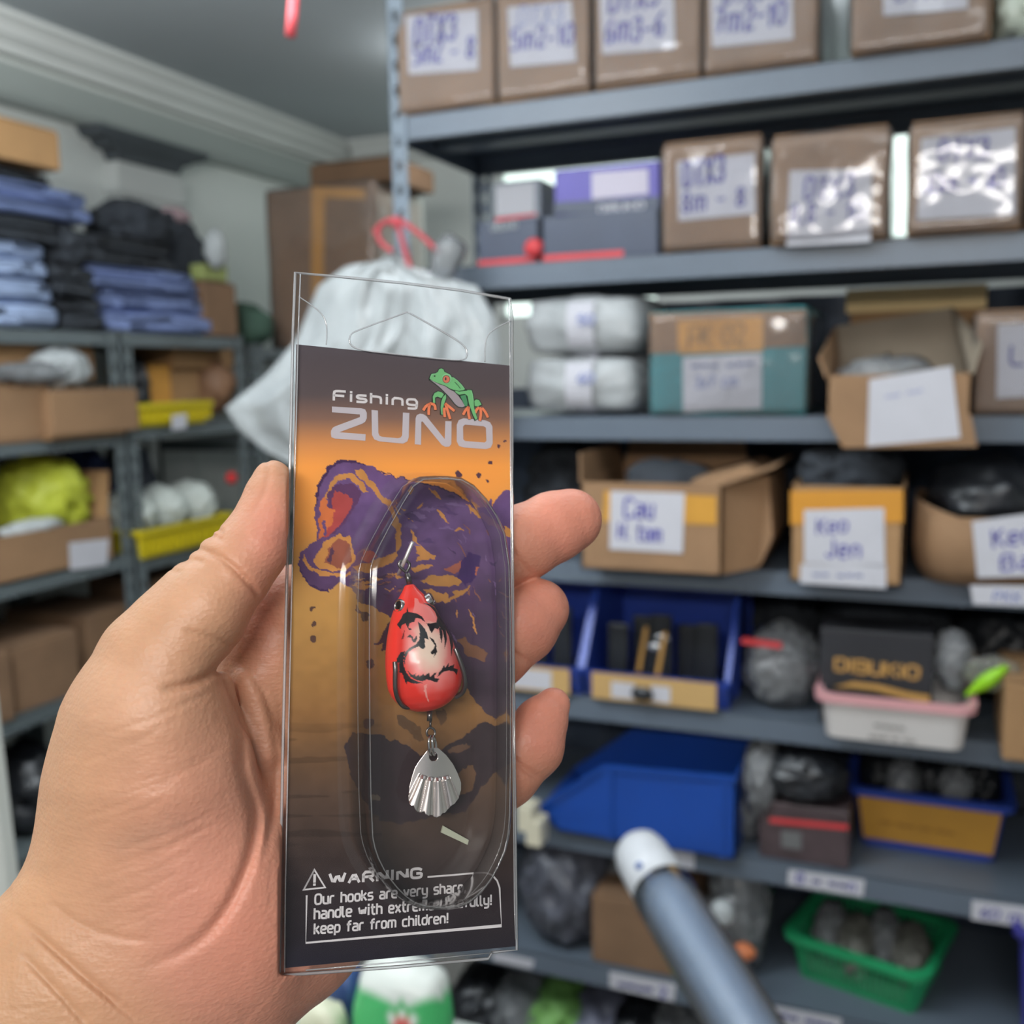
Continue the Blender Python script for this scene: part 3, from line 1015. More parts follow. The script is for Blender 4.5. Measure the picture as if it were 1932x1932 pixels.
# shelf C
for k, (bb, lab) in enumerate((((972, 668, 1208, 795), 'grey plastic-wrapped roll with a paper band, lower of two'), ((970, 552, 1216, 672), 'grey plastic-wrapped roll with a paper band, lying on another roll'))):
    X0, X1, Z0, Z1 = rbounds(bb, .0, DK['C'] if k == 0 else None)
    if k == 1:
        Z0 = zprev
    zprev = Z1 - .004
    t = thing('wrapped_roll', ((X0 + X1) / 2, RY + .14, Z0), lab, 'roll', 'grey wrapped rolls')
    vs, fs = blob_data(((X0 + X1) / 2, RY + .14, (Z0 + Z1) / 2), ((X1 - X0) / 2 * 1.0, .14, (Z1 - Z0) / 2), .05, 3.0, k + 3, 4, .55)
    mesh_obj('body', vs, fs, mat('grey_wrapped_yarn', (168, 172, 174), .35, .14, 9, .5, 18), t, smooth=True)
    xm = X0 + (X1 - X0) * .52
    w = .028
    pts = []
    N = 20
    band = MB()
    ring0, ring1 = [], []
    for q in range(N):
        a = 2 * math.pi * q / N
        cy, czz = math.cos(a), math.sin(a)
        mx = max(abs(cy), abs(czz))
        f = 1 + (1 / mx - 1) * .55
        ring0.append((xm - w, RY + .14 + cy * f * .146, (Z0 + Z1) / 2 + czz * f * (Z1 - Z0) / 2 * 1.03))
        ring1.append((xm + w, RY + .14 + cy * f * .146, (Z0 + Z1) / 2 + czz * f * (Z1 - Z0) / 2 * 1.03))
    loft(band, [ring0, ring1])
    bo = band.build('paper_band', M_PAPER, t, smooth=True)
    plb = Plane((xm, RY - .016, Z0), (1, 0, 0), (0, 0, 1))
    V, Fc = text_data(plb, '50' if k else '60', (1090, 722 - 110 * k), (1120, 721 - 110 * k), 16, .2, 0)
    mesh_obj('handwriting', V, Fc, M_INKF, bo)
t, pl, bb = carton((1226, 588, 1522, 786), DK['C'], .0, .36, 'teal box with a brown top band, yellow tape and a handwritten label', M_TEAL, wrap=1.0, seed=10)
tape_strip(pl, ((1226, 592), (1521, 584), (1521, 652), (1226, 668)), t, M_CARD, .0003, 'brown_band')
tape_strip(pl, ((1278, 606), (1440, 598), (1440, 662), (1280, 668)), t, M_TAPE, .0006)
V, Fc = text_data(pl, 'FK 02', (1300, 655), (1405, 648), 38, .12, .0012, 1, .05, .05)
mesh_obj('handwriting', V, Fc, mat('faded_brown_ink', (150, 112, 60), .6), t)
stick_label(pl, ((1288, 674), (1438, 666), (1437, 771), (1289, 777)), [('~~~ ~~~', (1306, 700), (1420, 694), 18, .16, M_INKF), ('3x7 cm', (1312, 732), (1390, 728), 20, .16, M_INKF)], t, h=.001, seed=26)
t, pl, bb = open_box((1558, 706, 1832, 850), DK['C'], .085, .30, 'open battered carton hanging over the shelf lip with a crumpled white label', M_CARD, [], 1)
X0, X1, y0, y1, Z0, Z1 = bb
zlow = RK.hit(1700, 846, .085)[2]
MB().hexa([(X0 + .03, y0 - .002, zlow), (X1 + .012, y0 - .002, zlow + .004), (X1 + .012, y0 + .002, zlow + .004), (X0 + .03, y0 + .002, zlow),
           (X0, y0 - .001, Z0 + .004), (X1, y0 - .001, Z0 + .004), (X1, y0 + .003, Z0 + .004), (X0, y0 + .003, Z0 + .004)]).build('hanging_flap', M_CARD, t)
# its torn tall back and side walls stand above the front
zt = RK.hit(1700, 582, -.2)[2]
MB().hexa([(X0 - .005, y1 - .006, Z1 - .01), (X1 + .004, y1 - .006, Z1 - .01), (X1 + .004, y1, Z1 - .01), (X0 - .005, y1, Z1 - .01),
           (X0 - .015, y1 + .01, zt - .03), (X1 - .03, y1 + .01, zt), (X1 - .03, y1 + .016, zt), (X0 - .015, y1 + .016, zt - .03)]).build('back_wall', M_CARDIN, t)
MB().hexa([(X1 - .005, y0 + .01, Z1 - .01), (X1, y0 + .01, Z1 - .01), (X1, y1, Z1 - .01), (X1 - .005, y1, Z1 - .01),
           (X1 + .012, y0 + .05, Z1 + .05), (X1 + .016, y0 + .05, Z1 + .05), (X1 - .028, y1 + .01, zt), (X1 - .033, y1 + .01, zt)]).build('side_wall', M_CARDIN, t)
MB().hexa([(X0, y0 + .005, Z1 - .01), (X0 + .004, y0 + .005, Z1 - .01), (X0 + .004, y1, Z1 - .01), (X0, y1, Z1 - .01),
           (X0 - .018, y0 + .03, Z1 + .03), (X0 - .014, y0 + .03, Z1 + .03), (X0 - .01, y1 + .01, zt - .03), (X0 - .014, y1 + .01, zt - .03)]).build('side_wall', M_CARD, t)
stick_label(pl, ((1640, 716), (1796, 690), (1812, 826), (1636, 842)), [('~~', (1670, 756), (1740, 744), 16, .12, M_INKF)], t, h=.0015, seed=29)
vs, fs = blob_data(((X0 + X1) / 2 - .02, (y0 + y1) / 2 - .06, Z1 - .005), (.085, .07, .04), .3, 2.5, 3, 3)
tag(mesh_obj('plastic_bag', vs, fs, M_BAGC, smooth=True), 'clear plastic bag lying in the battered open carton', 'bag')
flat_t, pl2, _ = flat_box('carton_board', (1596, 540, 1862, 600), DK['C'] + .20, -.33, 0.02, mat('pale_board', (236, 206, 150), .7, .05, 8), 'pale cardboard sheet leaning behind the battered carton', 5, 'cardboard')
flat_t.name = 'cardboard_sheet'
Xa, Xb = rx(1596, 560, -.33)[0], rx(1862, 560, -.33)[0]
MB().box((Xa + .01, RY + .335, DK['C'] + .001), (Xb - .01, RY + .348, DK['C'] + .21)).build('lower_board', M_CARD2, flat_t)
t, pl, bb = carton((1838, 588, 2050, 802), DK['C'], .0, .34, 'cardboard box with a white label beside the battered carton', M_CARD, wrap=.7, seed=12)
stick_label(pl, ((1882, 612), (2010, 606), (2010, 745), (1880, 752)), [('L', (1905, 690), (1930, 688), 40)], t, seed=33)

# ------------------------------------------------------------------ shelf D
rblob('netting_bundle', (968, 842, 1120, 1085), DK['D'], -.12, .22, M_BLACKCLOTH, 'black netting bundle behind the open box of its shelf', 'bundle', seed=11, sub=4, amp=.22)
t, pl, bb = open_box((1096, 912, 1362, 1086), DK['D'], AO((1096, 912, 1362, 1086), 'D'), .30, 'open cardboard box with bent flaps and a label reading Cau H tom', M_CARD, [('l', .055, 1.45, .06), ('r', .10, .35, .05), ('b', .07, 1.2, .05)], 2)
X0, X1, y0, y1, Z0, Z1 = bb
# the bulging right side with its curled-over flap
side = MB()
prof = [(X1 - .004, Z0), (X1 + .06, Z0 + .01), (X1 + .085, Z0 + .07), (X1 + .075, Z1 + .01), (X1 + .03, Z1 + .03), (X1 - .06, Z1 + .006), (X1 - .062, Z1 + .001), (X1 - .002, Z1 - .004)]
vs = [(x, y0 + .012 + .05 * (x > X1), z) for x, z in prof] + [(x, y1 - .01, z) for x, z in prof]
n = len(prof)
mesh_obj('bulging_side', vs, [tuple(range(n)), tuple(range(n, 2 * n))[::-1]] + [(i, n + i, n + (i + 1) % n, (i + 1) % n) for i in range(n)], M_CARD, t)
tape_strip(pl, ((1140, 926), (1352, 936), (1352, 990), (1138, 984)), t, M_TAPE, .0006)
stick_label(pl, ((1152, 926), (1292, 930), (1288, 1044), (1150, 1036)), [('Cau', (1178, 976), (1232, 979), 34), ('H. tom', (1166, 1016), (1246, 1022), 30)], t, h=.0012, seed=36)
vs, fs = blob_data(((X0 + X1) / 2, (y0 + y1) / 2, Z1 - .02), (.10, .11, .055), .25, 2.6, 4, 3)
tag(mesh_obj('netting_bundle', vs, fs, M_BLACKCLOTH, smooth=True), 'black netting inside the open box with bent flaps', 'bundle')

t, pl, bb = open_box((1491, 918, 1704, 1113), DK['D'], AO((1491, 918, 1704, 1113), 'D'), .28, 'cardboard box with an orange tape band and a label reading Keo Jen', M_CARD2, [], 3)
X0, X1, y0, y1, Z0, Z1 = bb
tape_strip(pl, ((1491, 926), (1704, 924), (1704, 986), (1491, 990)), t, mat('orange_tape', (206, 142, 48), .35), .0006)
stick_label(pl, ((1517, 962), (1668, 958), (1670, 1068), (1517, 1062)), [('Keo', (1542, 1006), (1598, 1004), 28), ('Jen', (1560, 1050), (1622, 1050), 32)], t, h=.0012, seed=39)
stick_label(pl, ((1511, 1064), (1672, 1066), (1672, 1110), (1509, 1100)), [('~~ ~~~', (1534, 1090), (1625, 1092), 15, .16, M_INKF)], t, h=.0012, name='tag', seed=41)
rblob('netting_bundle', (1498, 850, 1700, 960), Z1 - .05, -.0, .22, M_BLACKCLOTH, 'black netting heaped in the box labelled Keo Jen', 'bundle', seed=13, sub=4, amp=.15, sq=.4)

# soft rounded carton at the right with two labels
X0, X1, Z0, Z1 = rbounds((1722, 965, 2010, 1172), .06, None)
Z0 = DK['D'] + .001
t = thing('open_cardboard_box', ((X0 + X1) / 2, RY + .08, Z0), 'sagging round-sided carton with a label reading Keo Ba', 'box')
mb = MB()
cx, cy = (X0 + X1) / 2, RY + .085
a, b = (X1 - X0) / 2, .145
rings = []
for k, (z, s) in enumerate(((Z0, .86), (Z0 + .03, .98), ((Z0 + Z1) / 2, 1.02), (Z1, .99))):
    rings.append([(p[0], p[1], z - (.02 * math.cos((p[0] - cx) / a * 2.2) if k == 3 else 0)) for p in rr_ring(cx, cy, a * s, b * s, .07, z, 5)])
inner = [[(cx + (p[0] - cx) * .97, cy + (p[1] - cy) * .97, p[2]) for p in r] for r in rings[::-1]]
loft(mb, rings + inner, True, True)
mb.build('body', M_CARD, t, smooth=True)
pl = Plane((cx, RY - .064, Z0), (1, 0, 0), (0, 0, 1))
stick_label(pl, ((1834, 984), (1990, 962), (1990, 1086), (1844, 1090)), [('Keo', (1874, 1032), (1950, 1024), 36), ('Ba', (1890, 1076), (1945, 1070), 34)], t, h=.0012, seed=44)
stick_label(pl, ((1830, 1104), (1990, 1106), (1990, 1146), (1836, 1140)), [('PKK', (1874, 1134), (1925, 1136), 22, .16, M_INKF)], t, h=.0012, name='tag', seed=47)
vs, fs = blob_data((cx, cy, Z1 + .01), (a * .85, b * .8, .075), .14, 2.6, 21, 4)
tag(mesh_obj('netting_bundle', vs, fs, M_BLACK, smooth=True), 'glossy black netting heaped in the sagging round-sided carton', 'bundle')

# ------------------------------------------------------------------ shelf E
M_TAN = mat('tan_card_strip', (196, 160, 104), .7, .06, 14)
for bbx, lab, k in (((975, 1120, 1092, 1322), 'blue stacking bin half hidden by the fingers', 0), ((1100, 1128, 1372, 1330), 'blue stacking bin of black packets with a tan strip on its front', 1)):
    EO = AO((1100, 1128, 1372, 1334), 'E')
    X0, X1, Z0, Z1 = rbounds(bbx, EO, DK['E'])
    if k == 0:
        X0 = X1 - .26
    t, P = stack_bin('stacking_bin', (X0, RY - EO, Z0), (1, 0, 0), (0, 1, 0), X1 - X0, .30, Z1 - Z0, .065, M_BLUE2, lab)
    plb = Plane((X0, RY - EO - .003, Z0), (1, 0, 0), (0, 0, 1))
    W = X1 - X0

    def q(u0, v0, u1, v1, h, name, m, par):
        vs, fs = fill([[(u0, v0), (u1, v0), (u1, v1), (u0, v1)]], plb, h)
        return mesh_obj(name, vs, fs, m, par)
    st = q(.02, .006, W - .02, .062, .001, 'tan_strip', M_TAN, t)
    if k:
        q(.062, .012, .112, .046, .002, 'label', M_PAPER, st)
        q(.146, .012, .186, .046, .002, 'label', M_PAPER, st)
        vs, fs = blob_data(plb.pt(.13, .030, .012), (.024, .01, .016), .2, 2, 3, 2)
        tag(mesh_obj('black_clip', vs, fs, M_BLACK, smooth=True), 'small black clip hanging on the tan strip of the blue bin', 'clip')
    else:
        q(W - .16, .012, W - .06, .054, .002, 'label', M_PAPER, st)
    # packets standing in the bin
    for j in range(5 if k else 3):
        u = .03 + (W - .06) * (j + .5) / (5 if k else 3)
        y = RY - EO + .07 + .03 * (j % 2)
        gold = k and j in (1, 2)
        pk = thing('lure_packet', (X0 + u, y, Z0 + .006), ('black packet with a gold line standing in the blue bin' if gold else 'plain black packet standing in the tan-fronted blue bin') if k else 'black packet standing in the half hidden bin', 'packet',
                   ('gold-lined packets in the bin' if gold else 'plain packets in the bin') if k else 'packets in the hidden bin')
        vs, fs = rbox_data((X0 + u - .022, y, Z0 + .006), (X0 + u + .022, y + .012, Z0 + .15 + .012 * (j % 3)), .004, .002, j, sub=3)
        mesh_obj('pouch', vs, fs, M_BLACK, pk)
        if gold:
            MB().hexa([(X0 + u - .014, y - .0035, Z0 + .04), (X0 + u - .004, y - .0035, Z0 + .04), (X0 + u - .004, y - .003, Z0 + .04), (X0 + u - .014, y - .003, Z0 + .04),
                       (X0 + u + .004, y - .0035, Z0 + .14), (X0 + u + .013, y - .0035, Z0 + .14), (X0 + u + .013, y - .003, Z0 + .14), (X0 + u + .004, y - .003, Z0 + .14)]).build('gold_print', M_GOLD, pk)
    if k:
        for j, (u, w2) in enumerate(((.150, .125), (.135, .105))):
            vs, fs = blob_data(plb.pt(u, w2, -.08), (.022 - .004 * j, .01, .011), .2, 2.2, j + 5, 2)
            tag(mesh_obj('foil_scrap', vs, fs, mat('silver_foil', (220, 222, 224), .2, metal=.7), smooth=True), 'crumpled silver foil scrap among the black packets', 'scrap', 'foil scraps')
rblob('plastic_bag', (1392, 1205, 1540, 1350), DK['E'], -.02, .2, M_BAGC, 'clear bag of dark tackle between the blue bin and the pink-rimmed tray', 'bag', seed=31, sub=4, amp=.2)
rblob('netting_bundle', (1404, 1130, 1545, 1300), DK['E'], -.22, .2, M_BLACKCLOTH, 'dark netting heap behind the clear tackle bag', 'bundle', seed=33, sub=3)
X0, Z = rx(1400, 1208, -.01)
tag(MB().bar((X0, RY + .01, Z), (rx(1475, 1208, -.01)[0], RY + .01, Z - .004), .012, .010).build('red_stick', M_RED), 'short red stick lying on the clear tackle bag', 'stick')
# white tray with pink rim
TO = AO((1545, 1305, 1832, 1408), 'E')
X0, X1, Z0, Z1 = rbounds((1545, 1322, 1832, 1408), TO, DK['E'])
cx = (X0 + X1) / 2
a = (X1 - X0) / 2
M_WTRAY = mat('white_tray_plastic', (220, 216, 214), .4, .03, 10)
M_PINK = mat('pink_rim_plastic', (226, 168, 172), .4, .04, 10)
cyt = RY - TO + .115
tt = tray('plastic_tray', cx, cyt, Z0, Z1, a, .115, a * .92, .105, M_WTRAY, 'white plastic tray with a pink rim', 'tray', M_PINK, r=.03)
plt = Plane((cx, RY - TO - .003, Z0), (1, 0, 0), (0, 0, 1))
for txt, p0, p1, cap in (('~~~~', (1650, 1373), (1706, 1380), 14), ('~~~ ~ ~~', (1640, 1394), (1726, 1404), 13)):
    V, Fc = text_data(plt, txt, p0, p1, cap, .2, .003)
    mesh_obj('lettering', V, Fc, mat('grey_print_dark', (120, 116, 112), .6), tt)
# gold-lettered black box standing in the tray
BO_ = TO - .05
Xa, Xb = rx(1547, 1250, BO_)[0], rx(1762, 1250, BO_)[0]
zb0, zb1 = Z0 + .012, RK.hit(1655, 1192, BO_)[2]
t = thing('reel_box', ((Xa + Xb) / 2, RY - BO_ + .05, zb0), 'black box with gold lettering standing in the pink-rimmed tray', 'box')
vs, fs = rbox_data((Xa, RY - BO_, zb0), (Xb, RY - BO_ + .11, zb1), .003, .0005, 2, sub=1)
mesh_obj('body', vs, fs, mat('black_board', (34, 34, 38), .5, .1, 9), t)
plx = Plane((Xa, RY - BO_ - .0015, zb0), (1, 0, 0), (0, 0, 1))
V, Fc = text_data(plx, 'DIBUKIO', (1576, 1264), (1732, 1281), 25, .24, .0005, gap=.2)
mesh_obj('lettering', V, Fc, M_GOLD, t)
pts = [plx.uv(*p) for p in ((1572, 1296), (1610, 1286), (1660, 1292), (1710, 1305), (1754, 1312), (1754, 1328), (1700, 1316), (1650, 1302), (1610, 1297))]
vs, fs = fill([pts], plx, .0005)
mesh_obj('gold_swoosh', vs, fs, M_GOLD, t)
p = RK.hit(1800, 1250, .0)
blob('tackle_bag', (p[0], RY + .02, p[2]), (.035, .04, .055), M_BAGC, 'clear bag of dark tackle in the pink-rimmed tray', 'bag', seed=8)
p0, p1 = RK.hit(1822, 1312, .03), RK.hit(1900, 1258, .03)
t = thing('soft_lure', p0, 'neon green soft lure in a clear pack at the end of the pink-rimmed tray', 'lure')
vs, fs = [], []
mb = MB().tube([Vector(p0).lerp(Vector(p1), k / 6) for k in range(7)], [.004, .007, .011, .014, .013, .009, .004], 10)
mb.build('body', mat('neon_green_rubber', (150, 214, 30), .4), t, smooth=True)
v2, f2 = blob_data(tuple((np.array(p0) + p1) / 2 + np.array([0.01, .012, .012])), (.05, .014, .032), .15, 2, 9, 3)
mesh_obj('clear_pack', v2, f2, clear('yellowish_pack', (.85, .88, .62), .1, 1.45, .15, .4, 20), t, smooth=True)
# netting heap behind the tray
rblob('netting_bundle', (1540, 1118, 1790, 1300), DK['E'], -.2, .22, M_BLACKCLOTH, 'black netting heap behind the gold-lettered box', 'bundle', seed=41, sub=4, amp=.2)
rblob('netting_bundle', (1800, 1150, 1980, 1330), DK['E'], -.2, .22, M_BLACK, 'shiny black netting heap beside the brown carton', 'bundle', seed=43, sub=3, amp=.2)
t, pl, _ = carton((1893, 1300, 2080, 1446), DK['E'], AO((1893, 1300, 1980, 1440), 'E'), .22, 'plain brown carton beside the pink-rimmed tray', M_CARD2, seed=21)

# ------------------------------------------------------------------ shelf F
# big blue bin lying with its open front to the left
FO_ = AO((1050, 1442, 1388, 1596), 'F')
X0, X1, Z0, Z1 = rbounds((1020, 1442, 1388, 1596), FO_, DK['F'])
t, P = stack_bin('stacking_bin', (X0, RY - FO_ + .225, Z0), (0, -1, 0), (1, 0, 0), .225, X1 - X0, Z1 - Z0, .05, M_BLUE, 'large empty blue stacking bin turned sideways on its shelf')
rblob('plastic_bag', (1392, 1420, 1470, 1520), DK['F'] + .07, -.0, .14, M_BAGC, 'crumpled clear bag beside the large blue bin', 'bag', seed=51, sub=4, amp=.3)
t, pl, bF = flat_box('hook_box', (1432, 1522, 1602, 1630), DK['F'], AO((1432, 1522, 1602, 1630), 'F'), .14, mat('dark_maroon_box', (70, 58, 60), .35, .2, 14), 'dark box with a red stripe beside the orange-fronted basket', 6)
tape_strip(pl, ((1452, 1542), (1600, 1556), (1600, 1566), (1452, 1552)), t, M_RED, .0006, 'red_stripe')
tape_strip(pl, ((1474, 1566), (1512, 1570), (1512, 1604), (1474, 1598)), t, mat('grey_picture', (104, 104, 104), .5), .0006, 'picture')
blob('tackle_bag', tuple(RK.hit(1505, 1482, .0) + np.array([0, .06, 0])), (.085, .06, .055), M_BLACK, 'black bag of tackle lying on the red-striped dark box', 'bag', seed=53, amp=.22, freq=2.6, flat=bF[3] + .001)
rblob('plastic_bag', (1380, 1500, 1436, 1560), DK['F'], -.05, .12, M_BAGC, 'small clear bag standing by the red-striped dark box', 'bag', seed=55)
BO2 = AO((1612, 1500, 1902, 1618), 'F')
X0, X1, Z0, Z1 = rbounds((1606, 1502, 1902, 1618), BO2, DK['F'])
cx, a = (X0 + X1) / 2, (X1 - X0) / 2
tb = tray('plastic_basket', cx, RY - BO2 + .12, Z0, Z1, a, .12, a * .88, .105, M_BLUE2, 'royal blue basket with an orange card front', 'basket', r=.03, rimr=.008)
# card panel lying on the sloping front
cyb = RY - BO2 + .12
qp = []
for s, kz in ((-1, .14), (1, .14), (1, .90), (-1, .90)):
    aa = (a * .88 + (a - a * .88) * kz) * .93
    bbz = .105 + (.12 - .105) * kz + .003
    qp.append((cx + s * aa, cyb - bbz, Z0 + (Z1 - Z0) * kz))
dn = Vector((0, -.0012, 0))
mb = MB().hexa([Vector(p) for p in qp] + [Vector(p) + dn for p in qp])
pnl = mb.build('card_panel', mat('ochre_card', (190, 138, 52), .6, .05, 12), tb)
plq = Plane(np.array(qp[0]) + np.array([0, -.0016, 0]), np.array(qp[1]) - np.array(qp[0]), np.array(qp[3]) - np.array(qp[0]))
V, Fc = text_data(plq, '~~ ~~~ ~~ ~~~', (1660, 1556), (1800, 1578), 15, .2, .0006)
mesh_obj('lettering', V, Fc, mat('brown_print', (150, 104, 40), .6), pnl)
for j in range(5):
    c = (cx - a * .7 + a * 1.4 * j / 4, cyb + .02 * (-1) ** j, Z1 - .012)
    blob('tackle_bag', c, (.034, .07, .045), M_BAGC if j % 2 else M_BLACK, ('clear' if j % 2 else 'black') + ' bag of tackle heaped in the royal blue basket', 'bag', seed=60 + j, amp=.25,
         group=('clear' if j % 2 else 'black') + ' bags in the blue basket')
blob('dark_bundle', (RK.hit(1840, 1450, -.38)[0], RY + .385, RK.hit(1840, 1450, -.38)[2] - .02), (.16, .05, .08), M_BLACKCLOTH, 'dark bundle behind the royal blue basket', 'bundle', seed=66, flat=DK['F'] + .001)
for j, (px, py) in enumerate(((992, 1548), (1008, 1575))):
    c = RK.hit(px, py, .10)
    vs, fs = rbox_data((c[0] - .02, c[1], c[2] - .028), (c[0] + .014, c[1] + .05, c[2] + .028), .003, .001, j)
    tag(mesh_obj('small_carton', vs, fs, mat('cream_board', (226, 220, 196), .6, .05, 12)), 'small cream carton at the mouth of the large blue bin', 'box', 'small cream cartons')


def shelf_tag(pxq, lines, dk, seed):
    """paper strip stuck on a shelf lip"""
    pl = Plane((0, RY + .0035, DK[dk]), (1, 0, 0), (0, 0, 1))
    q = [pl.uv(*p) for p in pxq]
    vs, fs = fill([q], pl, .0012)
    vb = [pl.pt(p[0], p[1], .0002) for p in q]
    fs = list(fs) + [(i, i + 4, (i + 1) % 4 + 4, (i + 1) % 4) for i in range(4)]
    o = mesh_obj('shelf_tag', vs + vb, fs, M_PAPER, RACK)
    for k, (tx, p0, p1, cap) in enumerate(lines):
        V, Fc = text_data(pl, tx, p0, p1, cap, .16, .002, 1, .08, .06, .2, seed + k)
        mesh_obj('handwriting', V, Fc, M_INK, o)


shelf_tag(((1488, 1640), (1632, 1660), (1628, 1692), (1486, 1668)), [('B ~ ~~n', (1502, 1664), (1612, 1682), 20)], 'F', 70)
shelf_tag(((1834, 1698), (1990, 1718), (1990, 1758), (1832, 1734)), [('60 m', (1850, 1728), (1925, 1740), 22)], 'F', 72)
shelf_tag(((1262, 1602), (1310, 1606), (1310, 1640), (1264, 1632)), [], 'F', 74)
shelf_tag(((1150, 1832), (1276, 1856), (1272, 1890), (1150, 1862)), [('~~~~ 2', (1168, 1864), (1256, 1880), 20)], 'G', 76)
shelf_tag(((1455, 1896), (1588, 1922), (1584, 1958), (1450, 1930)), [('~~ ~~~', (1470, 1922), (1570, 1944), 22)], 'G', 78)
shelf_tag(((930, 1794), (1008, 1812), (1004, 1828), (930, 1812)), [], 'G', 80)

# ------------------------------------------------------------------ shelf G
rblob('tackle_bag', (960, 1610, 1122, 1812), DK['G'], .0, .22, mat('dark_grey_bag', (84, 86, 96), .35, .2, 8, .5, 18), 'dark grey plastic bag under the large blue bin', 'bag', seed=81, sub=4, amp=.22)
rblob('tackle_bag', (1120, 1625, 1250, 1720), DK['G'] + .09, -.1, .2, M_BAGC, 'clear bag lying on the brown carton of the low shelf', 'bag', seed=82, sub=4, amp=.25)
carton((1116, 1705, 1300, 1832), DK['G'], AO((1116, 1705, 1300, 1832), 'G'), .24, 'brown carton on the low shelf behind the wrapped tube', M_CARD3, seed=83)
rblob('plastic_bag', (1318, 1650, 1440, 1850), DK['G'], -.03, .2, M_BAGC, 'clear bag of white things between wrapped tube and green basket', 'bag', seed=84, sub=4, amp=.25)
blob('white_spool', tuple(RK.hit(1362, 1722, -.0)), (.026, .02, .028), M_BAGW, 'small white spool before the clear bag of the low shelf', 'spool', seed=85, amp=.08)
p = RK.hit(1404, 1795, .02)
blob('orange_float', tuple(p), (.024, .02, .016), mat('orange_foam', (206, 120, 76), .6, .1, 20), 'small orange float beside the green basket', 'float', seed=86, amp=.08)
# green lattice basket
GO = AO((1500, 1760, 1740, 1896), 'G')
X0, X1, Z0, Z1 = rbounds((1494, 1812, 1764, 1896), GO, DK['G'])
cx, a = (X0 + X1) / 2 + .01, (X1 - X0) / 2
tray('plastic_basket', cx, RY - GO + .13, Z0, Z1, a * 1.0, .115, a * .88, .10, M_GREEN, 'green lattice basket on the low shelf', 'basket', lattice=True, rot=-.26, r=.03, rimr=.008)
for j in range(4):
    blob('tackle_bag', (cx - a * .6 + a * 1.2 * j / 3, RY - GO + .13 + .02 * (-1) ** j, (Z0 + Z1) / 2 + .016), (.038, .085, .056), mat('olive_grey_bag', (112, 112, 104), .4, .2, 9, .5, 20) if j % 2 else M_BAGC,
         ('olive grey' if j % 2 else 'clear') + ' bag of tackle in the green basket', 'bag', seed=90 + j, amp=.25, group=('olive grey' if j % 2 else 'clear') + ' bags in the green basket')
p = RK.hit(1960, 1840, .06)
tray('plastic_basket', p[0] + .085, RY + .06, DK['G'] + .001, p[2] + .06, .10, .11, .085, .1, mat('indigo_plastic', (52, 50, 130), .4), 'indigo basket with a white bag at the end of the low shelf', 'basket', r=.03, rot=-.2)
blob('plastic_bag', (p[0] + .085, RY + .06, p[2] + .045), (.07, .08, .05), M_BAGW, 'white bag heaped in the indigo basket', 'bag', seed=97)

# ------------------------------------------------------------------ shelf H (lowest in view)
for j in range(6):
    px = 880 + 75 * j
    c = RK.hit(px, 1915, -.02)
    mm = (M_BLACK, M_BAGC, mat('leaf_green_bag', (120, 170, 90), .5, .2, 12), mat('grey_lilac_bag', (120, 122, 140), .4, .2, 10, .4, 20), M_BLACK, M_BAGC)[j]
    col = ('black', 'clear', 'leaf green', 'lilac grey', 'black', 'clear')[j]
    blob('tackle_bag', (c[0], RY + .14, DK['H'] + .07), (.075, .12, .08), mm, col + ' tackle bag on the lowest shelf in view', 'bag', seed=100 + j, flat=DK['H'] + .001, amp=.22,
         group=col + ' bags on the lowest shelf')

# ------------------------------------------------------------------ wrapped tube leaning towards the buyer
za, zb_ = 1.55, 1.18
pa = EYE + ray(1212, 1618) * za
pb = EYE + ray(1490, 2080) * zb_
pa, pb = Vector(pa), Vector(pb)
dr = (pb - pa).normalized()
far = pa + dr * ((pb - pa).length * 1.0)
tt = thing('wrapped_tube', far, 'blue tube in a clear sleeve with a white end cap, leaning in the aisle', 'tube')
ground = far + dr * .55
mb = MB()
pts = [pa + dr * .035, pa + dr * .07, pa.lerp(far, .4), far, ground]
mb.tube([pa + dr * .03] + pts[1:], [.036, .039, .040, .041, .041], 20)
mb.build('tube_body', mat('slate_blue_tube', (122, 144, 170), .3, .06, 6, coat=.4), tt, smooth=True)
mb = MB()
mb.tube([pa - dr * .036, pa - dr * .032, pa - dr * .02, pa, pa + dr * .03, pa + dr * .075], [.012, .026, .037, .0425, .0435, .0435], 20)
mb.build('end_cap', mat('milky_cap', (222, 226, 232), .35, .04, 14, .2, 30), tt, smooth=True)
for tq_ in np.arange(1.3, 1.7, .0015):
    ci = Vector(EYE + ray(1206, 1634) * tq_)
    w_ = ci - pa
    if (w_ - dr * w_.dot(dr)).length < .0437:
        break
blob_v, blob_f = blob_data(ci, (.006, .006, .006), .05, 2, 1, 2)
mesh_obj('cap_button', blob_v, blob_f, mat('blue_button', (70, 98, 160), .5), tt, smooth=True)
mb = MB()
mb.tube([pa + dr * .068, pa.lerp(far, .3), far, ground], [.0450, .046, .047, .047], 24)
mb.build('clear_sleeve', clear('tube_sleeve', (.95, .96, .98), .12, 1.45, .12, .35, 10.0, 1.5), tt, smooth=True)

# ------------------------------------------------------------------ white bag hung on the post with a red cord
POST = Plane((RX0, RY - .06, 0), (1, 0, 0), (0, 0, 1))


def hp(px, py, o=0.0):
    return POST.hit(px, py, o)


NU, NV = 46, 40
outl_l = [(742, 470), (716, 492), (655, 500), (600, 540), (560, 640), (500, 710), (425, 770), (452, 812), (500, 850), (560, 880)]
outl_r = [(748, 470), (770, 500), (830, 520), (900, 540), (935, 600), (945, 660), (940, 720), (930, 780), (900, 830), (860, 880)]


